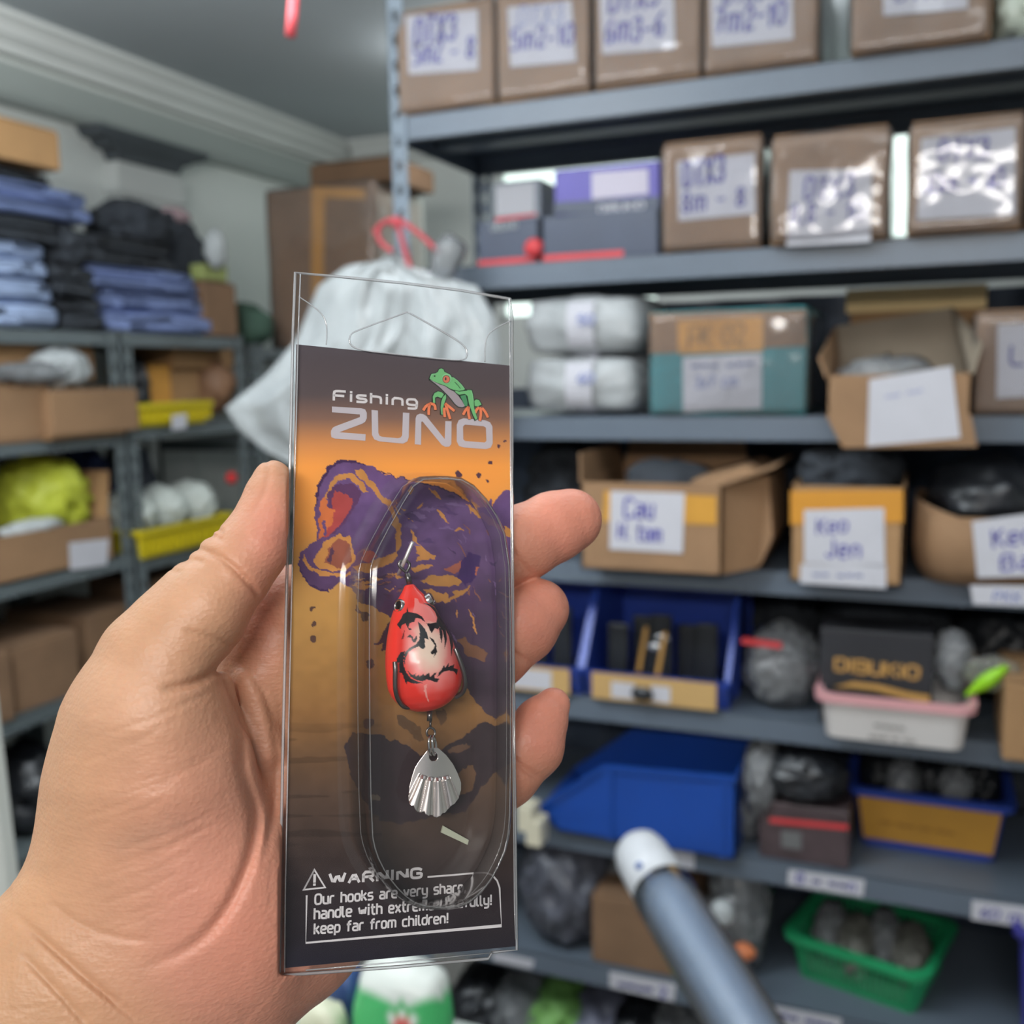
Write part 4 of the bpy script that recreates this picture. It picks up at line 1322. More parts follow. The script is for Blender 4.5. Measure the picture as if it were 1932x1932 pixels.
def lerp_poly(poly, t):
    x = t * (len(poly) - 1)
    i = min(int(x), len(poly) - 2)
    f = x - i
    return poly[i][0] * (1 - f) + poly[i + 1][0] * f, poly[i][1] * (1 - f) + poly[i + 1][1] * f


bv, bf = [], []
for s in (1, -1):
    for j in range(NV):
        t = j / (NV - 1)
        L, R = lerp_poly(outl_l, t), lerp_poly(outl_r, t)
        for i in range(NU):
            u = i / (NU - 1)
            px, py = L[0] * (1 - u) + R[0] * u, L[1] * (1 - u) + R[1] * u
            bulge = (4 * u * (1 - u)) ** .6 * math.sin(math.pi * min(1, .12 + t * .9)) * .10
            fold = noise.noise(Vector((u * 9 + 3 * s, t * 3.0, s * 5.1))) * .034 + (.3 - abs(noise.noise(Vector((u * 14, t * 6, 7 + s))))) * .03 + noise.noise(Vector((u * 30, t * 14, 2 + s))) * .006
            edge = min(1, 6 * u * (1 - u))
            bv.append(hp(px, py, .012 + s * bulge * .6 + fold * edge))
for s in range(2):
    for j in range(NV - 1):
        for i in range(NU - 1):
            a = s * NU * NV + j * NU + i
            q = (a, a + 1, a + NU + 1, a + NU)
            bf.append(q[::-1] if s == 0 else q)
o3 = hp(745, 470)
bag = thing('hanging_bag', o3, 'crumpled white plastic bag tied to the rack post with red rope', 'bag')
mesh_obj('body', bv, bf, M_BAGW, bag, smooth=True)
ear = MB()
e0 = [hp(832, 535, .02), hp(838, 500, .02), hp(848, 475, .02), hp(862, 452, .02)]
ear.tube([Vector(p) for p in e0], [.02, .028, .034, .026], 12)
ear.build('handle', M_BAGC, bag, smooth=True)
cord = thing('red_rope', hp(750, 425), 'red rope knotted round the rack post above the white bag', 'rope')
for k, pp in enumerate((((706, 440), (722, 420), (748, 412), (768, 424), (800, 448), (828, 478)), ((752, 424), (758, 452), (768, 486), (780, 522)), ((716, 424), (712, 446), (722, 462), (742, 476)))):
    c = [Vector(hp(*p, .03 + .004 * k)) for p in chaikin(pp, 2)]
    MB().tube(c, .0055, 8).build('strand', mat('dull_red_rope', (172, 62, 70), .6), cord, smooth=True)
blob_v, blob_f = blob_data(hp(748, 420, .03), (.014, .012, .013), .1, 3, 2, 2)
mesh_obj('knot', blob_v, blob_f, mat('dull_red_rope', (172, 62, 70), .6), cord, smooth=True)
# red ribbon hanging from the ceiling
c0 = EYE + ray(555, -60) * 1.3
zs = Vector(EYE + ray(556, -160) * 1.3)
rb = [Vector(EYE + ray(*p) * 1.3) for p in ((556, -40), (554, 0), (552, 30), (548, 68))]
top = rb[0].copy()
top.z = CEIL_Z - .0005
tag(MB().tube([top] + rb, [.007] * 5, 10).build('red_rope', mat('coral_red_cord', (240, 96, 104), .5), smooth=True), 'coral red rope end hanging down from the ceiling', 'rope')

# ------------------------------------------------------------------ goods along the left wall
def lbounds(bb, off, z0=None):
    x0, y0, x1, y1 = bb
    ym, xm = (y0 + y1) / 2, (x0 + x1) / 2
    Y0, Y1 = LP.hit(x0, ym, off)[1], LP.hit(x1, ym, off)[1]
    Z1 = LP.hit(xm, y0, off)[2]
    return Y0, Y1, (z0 if z0 is not None else LP.hit(xm, y1, off)[2]) + .0008, Z1


def lbox(bb, z0, off, depth, m, label, seed=0, wob=.002, flaps=True, name='cardboard_box', cat='box'):
    """carton on the left racks; front faces the aisle"""
    Y0, Y1, Z0, Z1 = lbounds(bb, off, z0)
    x1 = LX + off
    t = thing(name, (x1 - depth / 2, (Y0 + Y1) / 2, Z0), label, cat)
    vs, fs = rbox_data((x1 - depth, Y0, Z0), (x1, Y1, Z1), .004, wob, seed, sub=2)
    mesh_obj('body', vs, fs, m, t)
    if flaps:
        xm = x1 - depth / 2
        for a, b in ((x1 - depth + .004, xm - .002), (xm + .002, x1 - .004)):
            MB().box((a, Y0 + .004, Z1 + wob + .0005), (b, Y1 - .004, Z1 + wob + .0035)).build('flap', m, t)
    pl = Plane((x1 + wob + .001, Y0, Z0), (0, 1, 0), (0, 0, 1))
    return t, pl, (Y0, Y1, Z0, Z1)


def lfold(bb, z0, off, depth, m, label, seed=0, name='folded_jeans', cat='jeans', group=None):
    """folded garment: rounded slab with a fold line along the front"""
    Y0, Y1, Z0, Z1 = lbounds(bb, off, z0)
    x1 = LX + off
    t = thing(name, (x1 - depth / 2, (Y0 + Y1) / 2, Z0), label, cat, group)
    zm = (Z0 + Z1) / 2
    for k, (za, zb2) in enumerate(((Z0, zm - .001), (zm, Z1))):
        h = zb2 - za
        vs, fs = rbox_data((x1 - depth, Y0, za), (x1 - .012 * k, Y1, zb2), min(h * .48, .03), .0, seed, 4, sub=4)
        vs = [(v[0] + .02 * noise.noise(Vector(v) * 7 + Vector((seed, 0, 0))), v[1] + .02 * noise.noise(Vector(v) * 7 + Vector((0, seed, 0))), v[2] + .006 * noise.noise(Vector(v) * 6 + Vector((seed, 3, 1)))) for v in vs]
        mesh_obj('lower_fold' if k == 0 else 'upper_fold', vs, fs, m, t, smooth=True)
    return Z1


D_ = LD['t']
# pile nearest the frame edge, from the shelf up
z = lfold((-70, 520, 108, 600), D_, .0, .36, M_DENIML, 'light blue folded jeans at the bottom of the tall pile', 1)
z = lfold((-70, 452, 100, 522), z, -.01, .36, M_DENIML, 'light blue folded jeans second from the bottom of the tall pile', 2)
z = lfold((-70, 400, 120, 458), z, .0, .36, M_BLACKCLOTH, 'black folded trousers in the tall pile', 3, 'folded_trousers', 'trousers')
z = lfold((-70, 342, 185, 402), z, .0, .36, M_DENIM, 'blue jeans folded under the black garment and brown box', 4)
z = lfold((-70, 314, 108, 346), z, -.02, .32, M_BLACKCLOTH, 'black garment directly under the small brown box', 5, 'folded_trousers', 'trousers')
t, pl, _ = lbox((-40, 232, 112, 320), z + .012, -.01, .22, mat('carton_orange_brown', (196, 152, 104), .8, .08, 8), 'small brown box on top of the tall pile of jeans', 3)
# middle and right piles
z = lfold((120, 560, 200, 604), D_, .0, .3, M_BLACKCLOTH, 'black garment on the shelf between two jeans piles', 6, 'folded_trousers', 'trousers')
z2 = lfold((112, 505, 190, 562), z, .01, .3, M_BLACKCLOTH, 'black garment upon another between two jeans piles', 7, 'folded_trousers', 'trousers')
z = lfold((205, 550, 398, 602), D_, .0, .32, M_DENIM, 'blue jeans folded at the bottom of the wide pile', 8)
z = lfold((180, 508, 380, 552), z, .0, .32, M_DENIM, 'blue jeans folded second in the wide pile', 9)
z3 = lfold((150, 446, 335, 512), z, -.01, .34, M_BLACKCLOTH, 'black garment folded wide over the blue jeans', 10, 'folded_trousers', 'trousers')
c = LP.hit(243, 436, -.12)
blob('black_bundle', (c[0], c[1], z3 + .045), (.10, .115, .075), M_BLACKCLOTH, 'rounded black bundle on the wide black garment', 'bundle', amp=.08, seed=3, flat=z3 + .002)
c = LP.hit(130, 450, -.02)
blob('black_bundle', (LX - .13, LP.hit(146, 470, 0)[1], z2 + .05), (.13, .07, .075), M_BLACKCLOTH, 'black bundle hanging between the jeans piles', 'bundle', amp=.18, seed=5, flat=z2 + .002)
c = LP.hit(440, 500, -.05)
blob('black_bundle', (LX - .21, 2.55, D_ + .17), (.14, .135, .21), M_BLACKCLOTH, 'tall black cloth bundle at the end of the low rack', 'bundle', amp=.2, seed=8, sub=4, flat=D_ + .001)
c = LP.hit(365, 500, .02)
t, pl, bq = lbox((384, 535, 446, 598), ZE + .131, .0, .055, M_CARD3, 'small dark brown carton before the black bundle', 6)
lbox((384, 500, 430, 530), bq[3] + .006, .0, .05, mat('olive_green_pack', (150, 160, 96), .6, .1, 12), 'olive green pack on the small dark carton', 7, name='green_pack', cat='pack', flaps=False)
c = LP.hit(407, 470, .02)
blob('white_paper_bag', tuple(c), (.02, .04, .055), M_BAGW, 'small white paper bag tucked against the black cloth bundle', 'bag', amp=.2, seed=9)
blob('pink_pouch', (LX - .20, 2.60, D_ + .375), (.05, .07, .03), mat('dusty_pink_cloth', (176, 150, 154), .8, .1, 10), 'dusty pink pouch lying on the black cloth bundle', 'pouch', amp=.15, seed=10)
# far corner cartons on the last rack
FZ = ZE + .10


def fbox(bb, z0, Yf, depth, m, label, seed=0, wrap=False):
    """carton in the far corner, front facing the camera aisle, at room depth Yf"""
    FP = Plane((0, Yf, 0), (1, 0, 0), (0, 0, 1))
    x0, y0, x1, y1 = bb
    ym, xm = (y0 + y1) / 2, (x0 + x1) / 2
    X0, X1 = FP.hit(x0, ym)[0], FP.hit(x1, ym)[0]
    Z1 = FP.hit(xm, y0)[2]
    Z0 = (z0 if z0 is not None else FP.hit(xm, y1)[2]) + .0008
    t = thing('cardboard_box', ((X0 + X1) / 2, Yf + depth / 2, Z0), label, 'box')
    vs, fs = rbox_data((X0, Yf, Z0), (X1, Yf + depth, Z1), .005, .002, seed, sub=2)
    mesh_obj('body', vs, fs, m, t)
    MB().box((X0 + .01, Yf + .004, Z1 + .003), (X1 - .01, Yf + depth * .48, Z1 + .006)).build('flap', m, t)
    MB().box((X0 + .01, Yf + depth * .52, Z1 + .003), (X1 - .01, Yf + depth - .004, Z1 + .006)).build('flap', m, t)
    if wrap:
        vs, fs = rbox_data((X0 - .006, Yf - .008, Z0 + .0006), (X1 + .006, Yf + depth + .004, Z1 + .008), .012, .004, seed + 2, sub=7)
        mesh_obj('plastic_wrap', vs, fs, M_WRAP, t, smooth=True)
    return t, Plane((X0, Yf - .0035, Z0), (1, 0, 0), (0, 0, 1)), (X0, X1, Z0, Z1)


t, pl, bq = fbox((508, 352, 705, 600), FZ, 2.95, .36, M_CARD, 'big taped carton wrapped in plastic in the far corner', 3, True)
tape_strip(pl, ((588, 352), (614, 353), (608, 598), (588, 598)), t, M_TAPE)
tape_strip(pl, ((590, 352), (690, 356), (690, 376), (590, 372)), t, M_TAPE, .0006)
fbox((584, 304, 742, 356), bq[3] + .008, 3.0, .30, M_CARD3, 'dark carton lying on the big taped carton', 4)
c = EYE + ray(560, 560) * 3.0
blob('green_sack', (LX - .10, 2.80, FZ + .07), (.11, .07, .08), mat('dark_green_sack', (52, 76, 62), .8, .15, 9), 'dark green sack beside the big taped carton', 'sack', seed=12, flat=FZ + .001)

# middle shelf of the low rack: cartons and bags
D2 = LD['m']
t, pl, q1 = lbox((-60, 838, 82, 884), D2, .0, .30, M_CARD, 'flat carton at the bottom of the stack by the white panel', 8)
t, pl, q2 = lbox((-60, 728, 94, 834), q1[3] + .007, .0, .30, M_CARD, 'square carton in the middle of the stack by the white panel', 9)
t, pl, q3 = lbox((92, 824, 240, 872), D2, .02, .30, M_CARD2, 'flat carton under the torn open box', 10)
t, pl, q4 = lbox((98, 736, 262, 820), q3[3] + .007, .03, .30, M_CARD, 'carton with torn flaps upon the flat carton', 11)
lbox((-60, 648, 178, 722), q2[3] + .007, -.05, .26, M_CARD2, 'wide carton at the top of the stack by the white panel', 12)
c = LP.hit(80, 715, .0)
blob('plastic_bag', (LX - .002, c[1], q2[3] + .03), (.03, .15, .026), M_BAGC, 'long clear plastic bag lying on the carton stack', 'bag', seed=14, amp=.3, sub=4)
c = LP.hit(150, 705, .04)
blob('plastic_bag', (LX - .03, c[1], q4[3] + .055), (.06, .085, .05), M_BAGW, 'white plastic bag stuffed on the carton with torn flaps', 'bag', seed=15, amp=.3, sub=4)
c = LP.hit(240, 665, -.1)
blob('black_bag', (LX - .20, 2.05, q4[3] + .07), (.09, .06, .07), M_BLACK, 'black plastic bag behind the carton with torn flaps', 'bag', seed=16, amp=.25, sub=4, flat=q4[3] + .008)
# narrow rack, upper: small cartons above the first yellow basket
D3 = ZE - .125
t, pl, q5 = lbox((326, 700, 388, 800), D3, -.10, .16, M_CARD2, 'upright tan carton behind the first yellow basket', 13)
t, pl, q6 = lbox((284, 690, 324, 800), D3, -.10, .16, mat('amber_carton', (206, 150, 70), .7, .08, 8), 'upright amber carton behind the first yellow basket', 14)
lbox((326, 622, 440, 694), q5[3] + .007, -.08, .24, M_CARD2, 'tan carton lying across the upright cartons', 15)
c = LP.hit(270, 720, -.05)
blob('black_bag', (LX - .12, c[1] + .02, D3 + .10), (.06, .045, .10), M_BLACK, 'black bag squeezed beside the amber carton', 'bag', seed=17, flat=D3 + .001)


def lbasket(bb, z0, label, seed, tagpx=None):
    Y0, Y1, Z0, Z1 = lbounds(bb, .02, z0)
    t = tray('plastic_basket', LX + .02 - .11, (Y0 + Y1) / 2, Z0, Z1, .11, (Y1 - Y0) / 2, .10, (Y1 - Y0) / 2 * .94, M_YELLOW, label, 'basket', r=.02, rimr=.005)
    rb = MB()
    for k in range(16):
        y = Y0 + (Y1 - Y0) * (k + .5) / 16
        rb.box((LX + .012, y - .004, Z0 + .012), (LX + .021, y + .004, Z1 - .014))
    rb.build('slot_ribs', M_YELLOW, t)
    if tagpx:
        pl = Plane((LX + .033, Y0, Z0), (0, 1, 0), (0, 0, 1))
        stick_label(pl, tagpx, [], t, name='label')
    return t, (Y0, Y1, Z0, Z1)


t, qb = lbasket((250, 760, 402, 818), D3, 'yellow basket with a white tag on the upper shelf of the narrow rack', 1, ((324, 784), (352, 780), (352, 808), (324, 812)))
blob('brown_pouch', (LX - .11, 2.62, D3 + .10), (.09, .06, .09), mat('brown_leather', (126, 92, 66), .6, .15, 10), 'brown pouch by the post of the narrow rack', 'pouch', seed=20, flat=D3 + .001)
D4 = ZE - .49
t, qb2 = lbasket((266, 985, 440, 1044), D4, 'yellow basket full of white bags on the lower shelf of the narrow rack', 2)
for j in range(3):
    yy = qb2[0] + (qb2[1] - qb2[0]) * (j + .5) / 3
    blob('plastic_bag', (LX - .09, yy, qb2[3] + .03), (.085, .066, .07), mat('pale_plastic_bag', (206, 214, 208), .3, .05, 9, .4, 20), 'pale plastic bag heaped in the lower yellow basket', 'bag', seed=30 + j, amp=.25, sub=4, group='pale bags in the yellow basket')
c = LP.hit(340, 860, -.25)
for j, (yy, mm, lab) in enumerate(((2.28, mat('navy_cloth', (40, 52, 92), .8, .15, 9), 'navy cloth bundle behind the pale bags'), (2.46, mat('slate_cloth', (90, 96, 110), .8, .15, 9), 'slate grey cloth bundle behind the pale bags'))):
    blob('cloth_bundle', (LX - .32, yy, D4 + .15), (.085, .082, .15), mm, lab, 'bundle', seed=36 + j, flat=D4 + .001)
c = LP.hit(462, 902, -.0)
blob('red_float', (LX - .05, 2.63, c[2]), (.018, .018, .020), mat('bright_red_foam', (236, 60, 62), .5), 'small bright red float on the pale bags', 'float', seed=4, amp=.05)
# lower shelf of the low rack
D5 = LD['b']
Y0, Y1, Z0, Z1 = lbounds((-60, 1000, 216, 1108), .0, D5)
t = thing('open_cardboard_box', (LX - .16, (Y0 + Y1) / 2, Z0), 'open carton with a white label holding a lime green bag', 'box')
mb = MB()
th = .005
x0, x1 = LX - .32, LX
mb.box((x0, Y0, Z0), (x1, Y1, Z0 + th)).box((x0, Y0, Z0), (x0 + th, Y1, Z1)).box((x1 - th, Y0, Z0), (x1, Y1, Z1)).box((x0, Y0, Z0), (x1, Y0 + th, Z1)).box((x0, Y1 - th, Z0), (x1, Y1, Z1))
mb.build('body', M_CARD, t)
MB().hexa([(x0 + .02, Y1 - .004, Z1), (x1 - .01, Y1 - .004, Z1), (x1 - .01, Y1, Z1), (x0 + .02, Y1, Z1), (x0 + .05, Y1 + .03, Z1 + .12), (x1 - .03, Y1 + .03, Z1 + .12), (x1 - .03, Y1 + .034, Z1 + .12), (x0 + .05, Y1 + .034, Z1 + .12)]).build('flap', M_CARD2, t)
pl = Plane((x1 + .001, Y0, Z0), (0, 1, 0), (0, 0, 1))
stick_label(pl, ((130, 1024), (205, 1016), (202, 1066), (132, 1076)), [], t)
c = LP.hit(92, 930, -.1)
blob('lime_bag', (LX - .15, LP.hit(88, 930, -.12)[1], Z1 + .05), (.12, .115, .12), mat('lime_green_plastic', (188, 196, 62), .5, .12, 7, .3, 18), 'lime green plastic bag bulging out of the open carton', 'bag', seed=41, amp=.16, sub=4)
blob('plastic_bag', (LX - .03, LP.hit(75, 980, 0)[1], Z1 + .005), (.03, .09, .02), M_BAGW, 'small white bag at the front edge of the open carton', 'bag', seed=42, amp=.2)
# low shelves
D6 = LD['l']
lbox((28, 1206, 150, 1292), D6, -.02, .3, M_CARD3, 'dark carton on the low shelf behind the wrist', 16)
lbox((165, 1150, 268, 1235), D6, -.05, .3, M_CARD3, 'dark carton beside the rack post behind the thumb', 17)
lbox((-80, 1240, 24, 1330), D6, .0, .3, M_CARD3, 'dark carton on the low shelf next to the white panel', 18)
for j in range(3):
    blob('black_bag', (LX - .16, 1.35 + .24 * j, LD['f'] + .10), (.14, .095, .12), M_BLACK, 'black bag on the lowest shelf of the low rack', 'bag', seed=50 + j, flat=LD['f'] + .001, group='black bags of the low rack')
lbox((290, 1085, 380, 1130), ZE - .83, -.05, .25, M_CARD3, 'dark carton on the bottom shelf of the narrow rack', 19)
# white panel standing at the left frame edge
pt, pb = EYE + ray(-30, 1290) * 1.15, EYE + ray(18, 1700) * 1.15
x = (pt[0] + pb[0]) / 2
yq = (EYE + ray(14, 1500) * 1.25)
wp = thing('white_board', (yq[0] - .2, yq[1], 0), 'white board standing upright at the left beside the low rack', 'board')
dirp = Vector((-1, -.05, 0)).normalized()
a = Vector((yq[0] + .048, yq[1], 0))
ztop = (EYE + ray(0, 1300) * 1.25)[2]
b = a + dirp * .5
nn = Vector((-dirp.y, dirp.x, 0)) * .018
lean = Vector((-.05, 0, 0))
MB().hexa([a, b, b + nn, a + nn] + [v + Vector((0, 0, ztop)) + lean for v in (a, b, b + nn, a + nn)]).build('board', mat('white_laminate', (214, 216, 210), .4, .02, 5), wp)
MB().hexa([v + lean * .999 + Vector((0, 0, ztop)) for v in (a, b, b + nn, a + nn)] + [v + lean * .999 + Vector((0, 0, ztop + .006)) for v in (a, b, b + nn, a + nn)]).build('edge_strip', mat('grey_edge', (170, 172, 168), .5), wp)

# ------------------------------------------------------------------ counter goods under the hand
tabz = ZE - .80
cb = MB()
P0 = EYE + ray(640, 1990) * 1.05
tab = thing('counter', (P0[0], P0[1], 0), 'grey-green counter with packs on it below the hand', 'counter')
tx0, tx1, ty0, ty1 = P0[0] - .32, P0[0] + .22, P0[1] - .30, P0[1] + .16
tabz = P0[2] - .05
MB().box((tx0, ty0, tabz - .03), (tx1, ty1, tabz)).build('top', mat('grey_green_laminate', (158, 166, 160), .45, .04, 6), tab)
for sx in (tx0 + .03, tx1 - .03):
    for sy in (ty0 + .03, ty1 - .03):
        MB().box((sx - .02, sy - .02, 0), (sx + .02, sy + .02, tabz - .03)).build('leg', M_STEEL, tab)
# green and white snack pack
gc = EYE + ray(762, 1935) * 1.05
gp = thing('snack_pack', (gc[0], gc[1], tabz + .001), 'green and white pillow pack with red marks below the package', 'pack')
vs, fs = blob_data((gc[0], gc[1], gc[2]), (.055, .035, max(.05, gc[2] - tabz)), .06, 1.6, 3, 4, .25)
cols = []
g1, g2, g3 = lin((70, 176, 104)), lin((232, 238, 232)), lin((206, 92, 84))
for v in vs:
    u = (v[0] - gc[0]) / .055
    w = (v[2] - gc[2]) / .05
    k = noise.noise(Vector((u * 1.7, w * 1.7, 4)))
    cc = g2 if (w > .95 or (abs(u - .2) < .3 and .55 < w < .78 and k > 0)) else g1
    if .35 < w < .62 and k > .16:
        cc = g3
    cols.append((*cc, 1))
mesh_obj('pouch', vs, fs, mat('printed_pouch', (255, 255, 255), .35, vcol='paint', bump=.3, bscale=25), gp, smooth=True, cols=cols)
for j, (px, cname, mm) in enumerate(((560, 'cream', mat('cream_pack', (222, 222, 196), .4, .1, 9, .3, 25)), (608, 'cream', mat('cream_pack', (222, 222, 196), .4)), (648, 'navy', mat('navy_pack', (48, 70, 120), .4, .1, 9)))):
    c = EYE + ray(px, 1925 - 12 * j) * (1.0 + .06 * j)
    blob('small_pack', (c[0], c[1], tabz + .04), (.028, .02, .05 + .012 * j), mm, cname + ' pack standing on the counter beside the green snack pack', 'pack', seed=70 + j, amp=.1, sq=.5, flat=tabz + .001, group=cname + ' packs on the counter')

# ------------------------------------------------------------------ the held package: plane of the card
KC = .248
_c = [((557, 515), 1.09734513), ((965, 566), 1.17699115), ((974, 1796), 1.07964602), ((527, 1838), 1.0)]
TLp, TRp, BRp, BLp = (EYE + ray(*p) * z * KC for p, z in _c)
CARD = Plane((TLp + BRp) / 2, TRp - TLp, TLp - BLp)


def project(P):
    q = (np.asarray(P) - EYE) @ MR
    return C_PX + F_PX * q[..., 0] / q[..., 2], C_PX + F_PX * q[..., 1] / q[..., 2]


def crop(x0, y0, s):
    return lambda pts: [(x0 + x * s, y0 + y * s) for x, y in pts]


c1, c2, c3 = crop(500, 480, .26915), crop(500, 900, .26915), crop(500, 1380, .26915)
c5, c6, c8 = crop(780, 680, .09317), crop(700, 1020, .11387), crop(700, 1360, .13458)


def vnoise(x, y, seed=0):
    """smooth value noise on arrays, 0..1"""
    xi, yi = np.floor(x).astype(np.int64), np.floor(y).astype(np.int64)
    fx, fy = x - xi, y - yi
    fx, fy = fx * fx * (3 - 2 * fx), fy * fy * (3 - 2 * fy)

    def h(i, j):
        n = (i * 374761393 + j * 668265263 + seed * 974711) & 0x7fffffff
        n = ((n ^ (n >> 13)) * 1274126177) & 0x7fffffff
        return ((n ^ (n >> 16)) & 0xffff) / 65535.0
    return (h(xi, yi) * (1 - fx) + h(xi + 1, yi) * fx) * (1 - fy) + (h(xi, yi + 1) * (1 - fx) + h(xi + 1, yi + 1) * fx) * fy


def inside(poly, x, y):
    r = np.zeros(x.shape, bool)
    n = len(poly)
    for i in range(n):
        (xa, ya), (xb, yb) = poly[i], poly[(i + 1) % n]
        if ya == yb:
            continue
        c = ((ya > y) != (yb > y)) & (x < (xb - xa) * (y - ya) / (yb - ya) + xa)
        r ^= c
    return r


def ramp(y, stops):
    ys = [s[0] for s in stops]
    cs = np.array([lin(s[1]) for s in stops])
    return np.stack([np.interp(y, ys, cs[:, k]) for k in range(3)], -1)


PK = thing('lure_package', BLp, 'clear hanging blister package with a purple fish card held in the hand', 'package')
# backing card, finely meshed so that the print is carried by its paint layer
q = [CARD.uv(*p) for p in ((559, 650), (961, 690), (972.5, 1785), (537, 1826))]
NXC, NYC = 240, 680
uu, vv = np.meshgrid(np.linspace(0, 1, NXC), np.linspace(0, 1, NYC))
U2 = ((q[0][None, None] * (1 - uu)[..., None] + q[1] * uu[..., None]) * (1 - vv)[..., None] + (q[3] * (1 - uu)[..., None] + q[2] * uu[..., None]) * vv[..., None]).reshape(-1, 2)
PV = CARD.O + U2[:, :1] * CARD.U + U2[:, 1:] * CARD.V + CARD.N * .0002
X_, Y_ = project(PV)
col = ramp(Y_, [(650, (86, 78, 84)), (745, (96, 84, 86)), (790, (140, 108, 94)), (838, (216, 150, 92)), (880, (248, 170, 84)), (985, (242, 168, 84)), (1060, (208, 156, 88)),  # grey at the top includes film sheen mixed into the print colour
                (1150, (190, 146, 82)), (1260, (170, 128, 74)), (1350, (146, 106, 64)), (1420, (116, 86, 60)), (1500, (90, 70, 58)), (1600, (70, 56, 52)), (1680, (54, 45, 48)), (1760, (44, 38, 44)), (1830, (34, 32, 46))])
wash = vnoise(X_ / 46, Y_ / 30, 3) * .6 + vnoise(X_ / 17, Y_ / 12, 4) * .4
col *= 1.08
col *= (1 + (wash - .5) * .34 * np.clip((Y_ - 1080) / 200, 0, 1))[:, None]
bands = vnoise(X_ / 120, Y_ / 9, 8)
col *= (1 - .25 * (bands > .62) * np.clip((Y_ - 1340) / 60, 0, 1) * np.clip((1640 - Y_) / 60, 0, 1) * (X_ < 720))[:, None]
BG = col.copy()
wx = X_ + (vnoise(X_ / 11, Y_ / 11, 11) - .5) * 7 + (vnoise(X_ / 4, Y_ / 4, 12) - .5) * 2.5
wy = Y_ + (vnoise(X_ / 11, Y_ / 11, 13) - .5) * 7 + (vnoise(X_ / 4, Y_ / 4, 14) - .5) * 2.5
PURP = ramp(Y_, [(880, (112, 84, 134)), (960, (118, 90, 140)), (1060, (106, 78, 122)), (1130, (84, 60, 94)), (1250, (76, 58, 78)), (1400, (68, 54, 60))]) * (.74 + .42 * vnoise(X_ / 34, Y_ / 26, 21) + .18 * vnoise(X_ / 9, Y_ / 9, 22))[:, None]


def paint(pts, c, jitter=True):
    m = inside(pts, wx if jitter else X_, wy if jitter else Y_)
    col[m] = c[m] if isinstance(c, np.ndarray) else np.array(lin(c))


def both(c):
    return np.tile(np.array(lin(c)), (len(X_), 1)) * (.9 + .2 * vnoise(X_ / 14, Y_ / 14, 31))[:, None]


paint(c2([(890, 1010), (840, 1060), (800, 1130), (755, 1172), (790, 1175), (815, 1160), (818, 1225), (850, 1215), (860, 1260), (905, 1240), (960, 1100)]), (78, 54, 70))
paint(c2([(360, 340), (352, 190), (365, 60), (400, -20), (460, -80), (540, -110), (640, -108), (700, -80), (780, -60), (850, -20), (930, 0), (1050, 30), (1250, 80), (1380, 150), (1450, 185), (1540, 215),
          (1580, 140), (1592, 205), (1640, 130), (1690, 90), (1745, 110), (1745, 1700), (1660, 1640), (1600, 1700), (1480, 1590), (1420, 1480), (1380, 1300), (1300, 1150), (1100, 1050), (900, 985), (780, 930),
          (650, 870), (600, 780), (520, 740), (440, 790), (330, 760), (255, 690), (228, 600), (250, 530), (310, 475), (365, 450)]), PURP)
ORN = BG * .96
OR2 = both((214, 152, 86))
paint(c2([(440, 70), (480, 10), (560, -32), (640, -20), (690, 50), (722, 100), (690, 112), (650, 60), (590, 20), (510, 30), (460, 90), (440, 160), (418, 160)]), OR2)
paint(c2([(440, 110), (520, 40), (620, 50), (680, 110), (640, 200), (560, 320), (480, 400), (405, 430), (400, 330), (440, 240)]), both((104, 68, 108)))
paint(c2([(480, 100), (560, 110), (612, 150), (590, 250), (520, 330), (440, 420), (400, 430), (410, 340), (470, 260)]), both((188, 84, 82)))
paint(c2([(384, 220), (412, 130), (442, 220), (500, 220), (470, 330), (400, 430), (372, 440), (380, 330)]), both((222, 128, 76)))
paint(c2([(410, 300), (430, 300), (436, 400), (415, 420)]), PURP)
paint(c2([(335, 600), (350, 530), (420, 460), (520, 400), (600, 420), (640, 560), (590, 640), (500, 665), (400, 650)]), OR2)
paint(c2([(420, 600), (440, 520), (520, 440), (600, 470), (600, 590), (520, 640)]), both((162, 96, 78)))
paint(c2([(430, 590), (470, 500), (490, 520), (455, 610)]), both((96, 66, 90)))
paint(c2([(268, 580), (285, 545), (300, 590), (330, 640), (400, 668), (520, 680), (600, 670), (600, 690), (500, 702), (380, 692), (300, 652)]), OR2)
paint(c2([(640, -50), (690, -40), (750, 40), (800, 100), (870, 160), (920, 260), (955, 370), (950, 460), (930, 540), (915, 500), (920, 400), (890, 300), (850, 200), (780, 120), (720, 50), (650, -20)]), OR2)
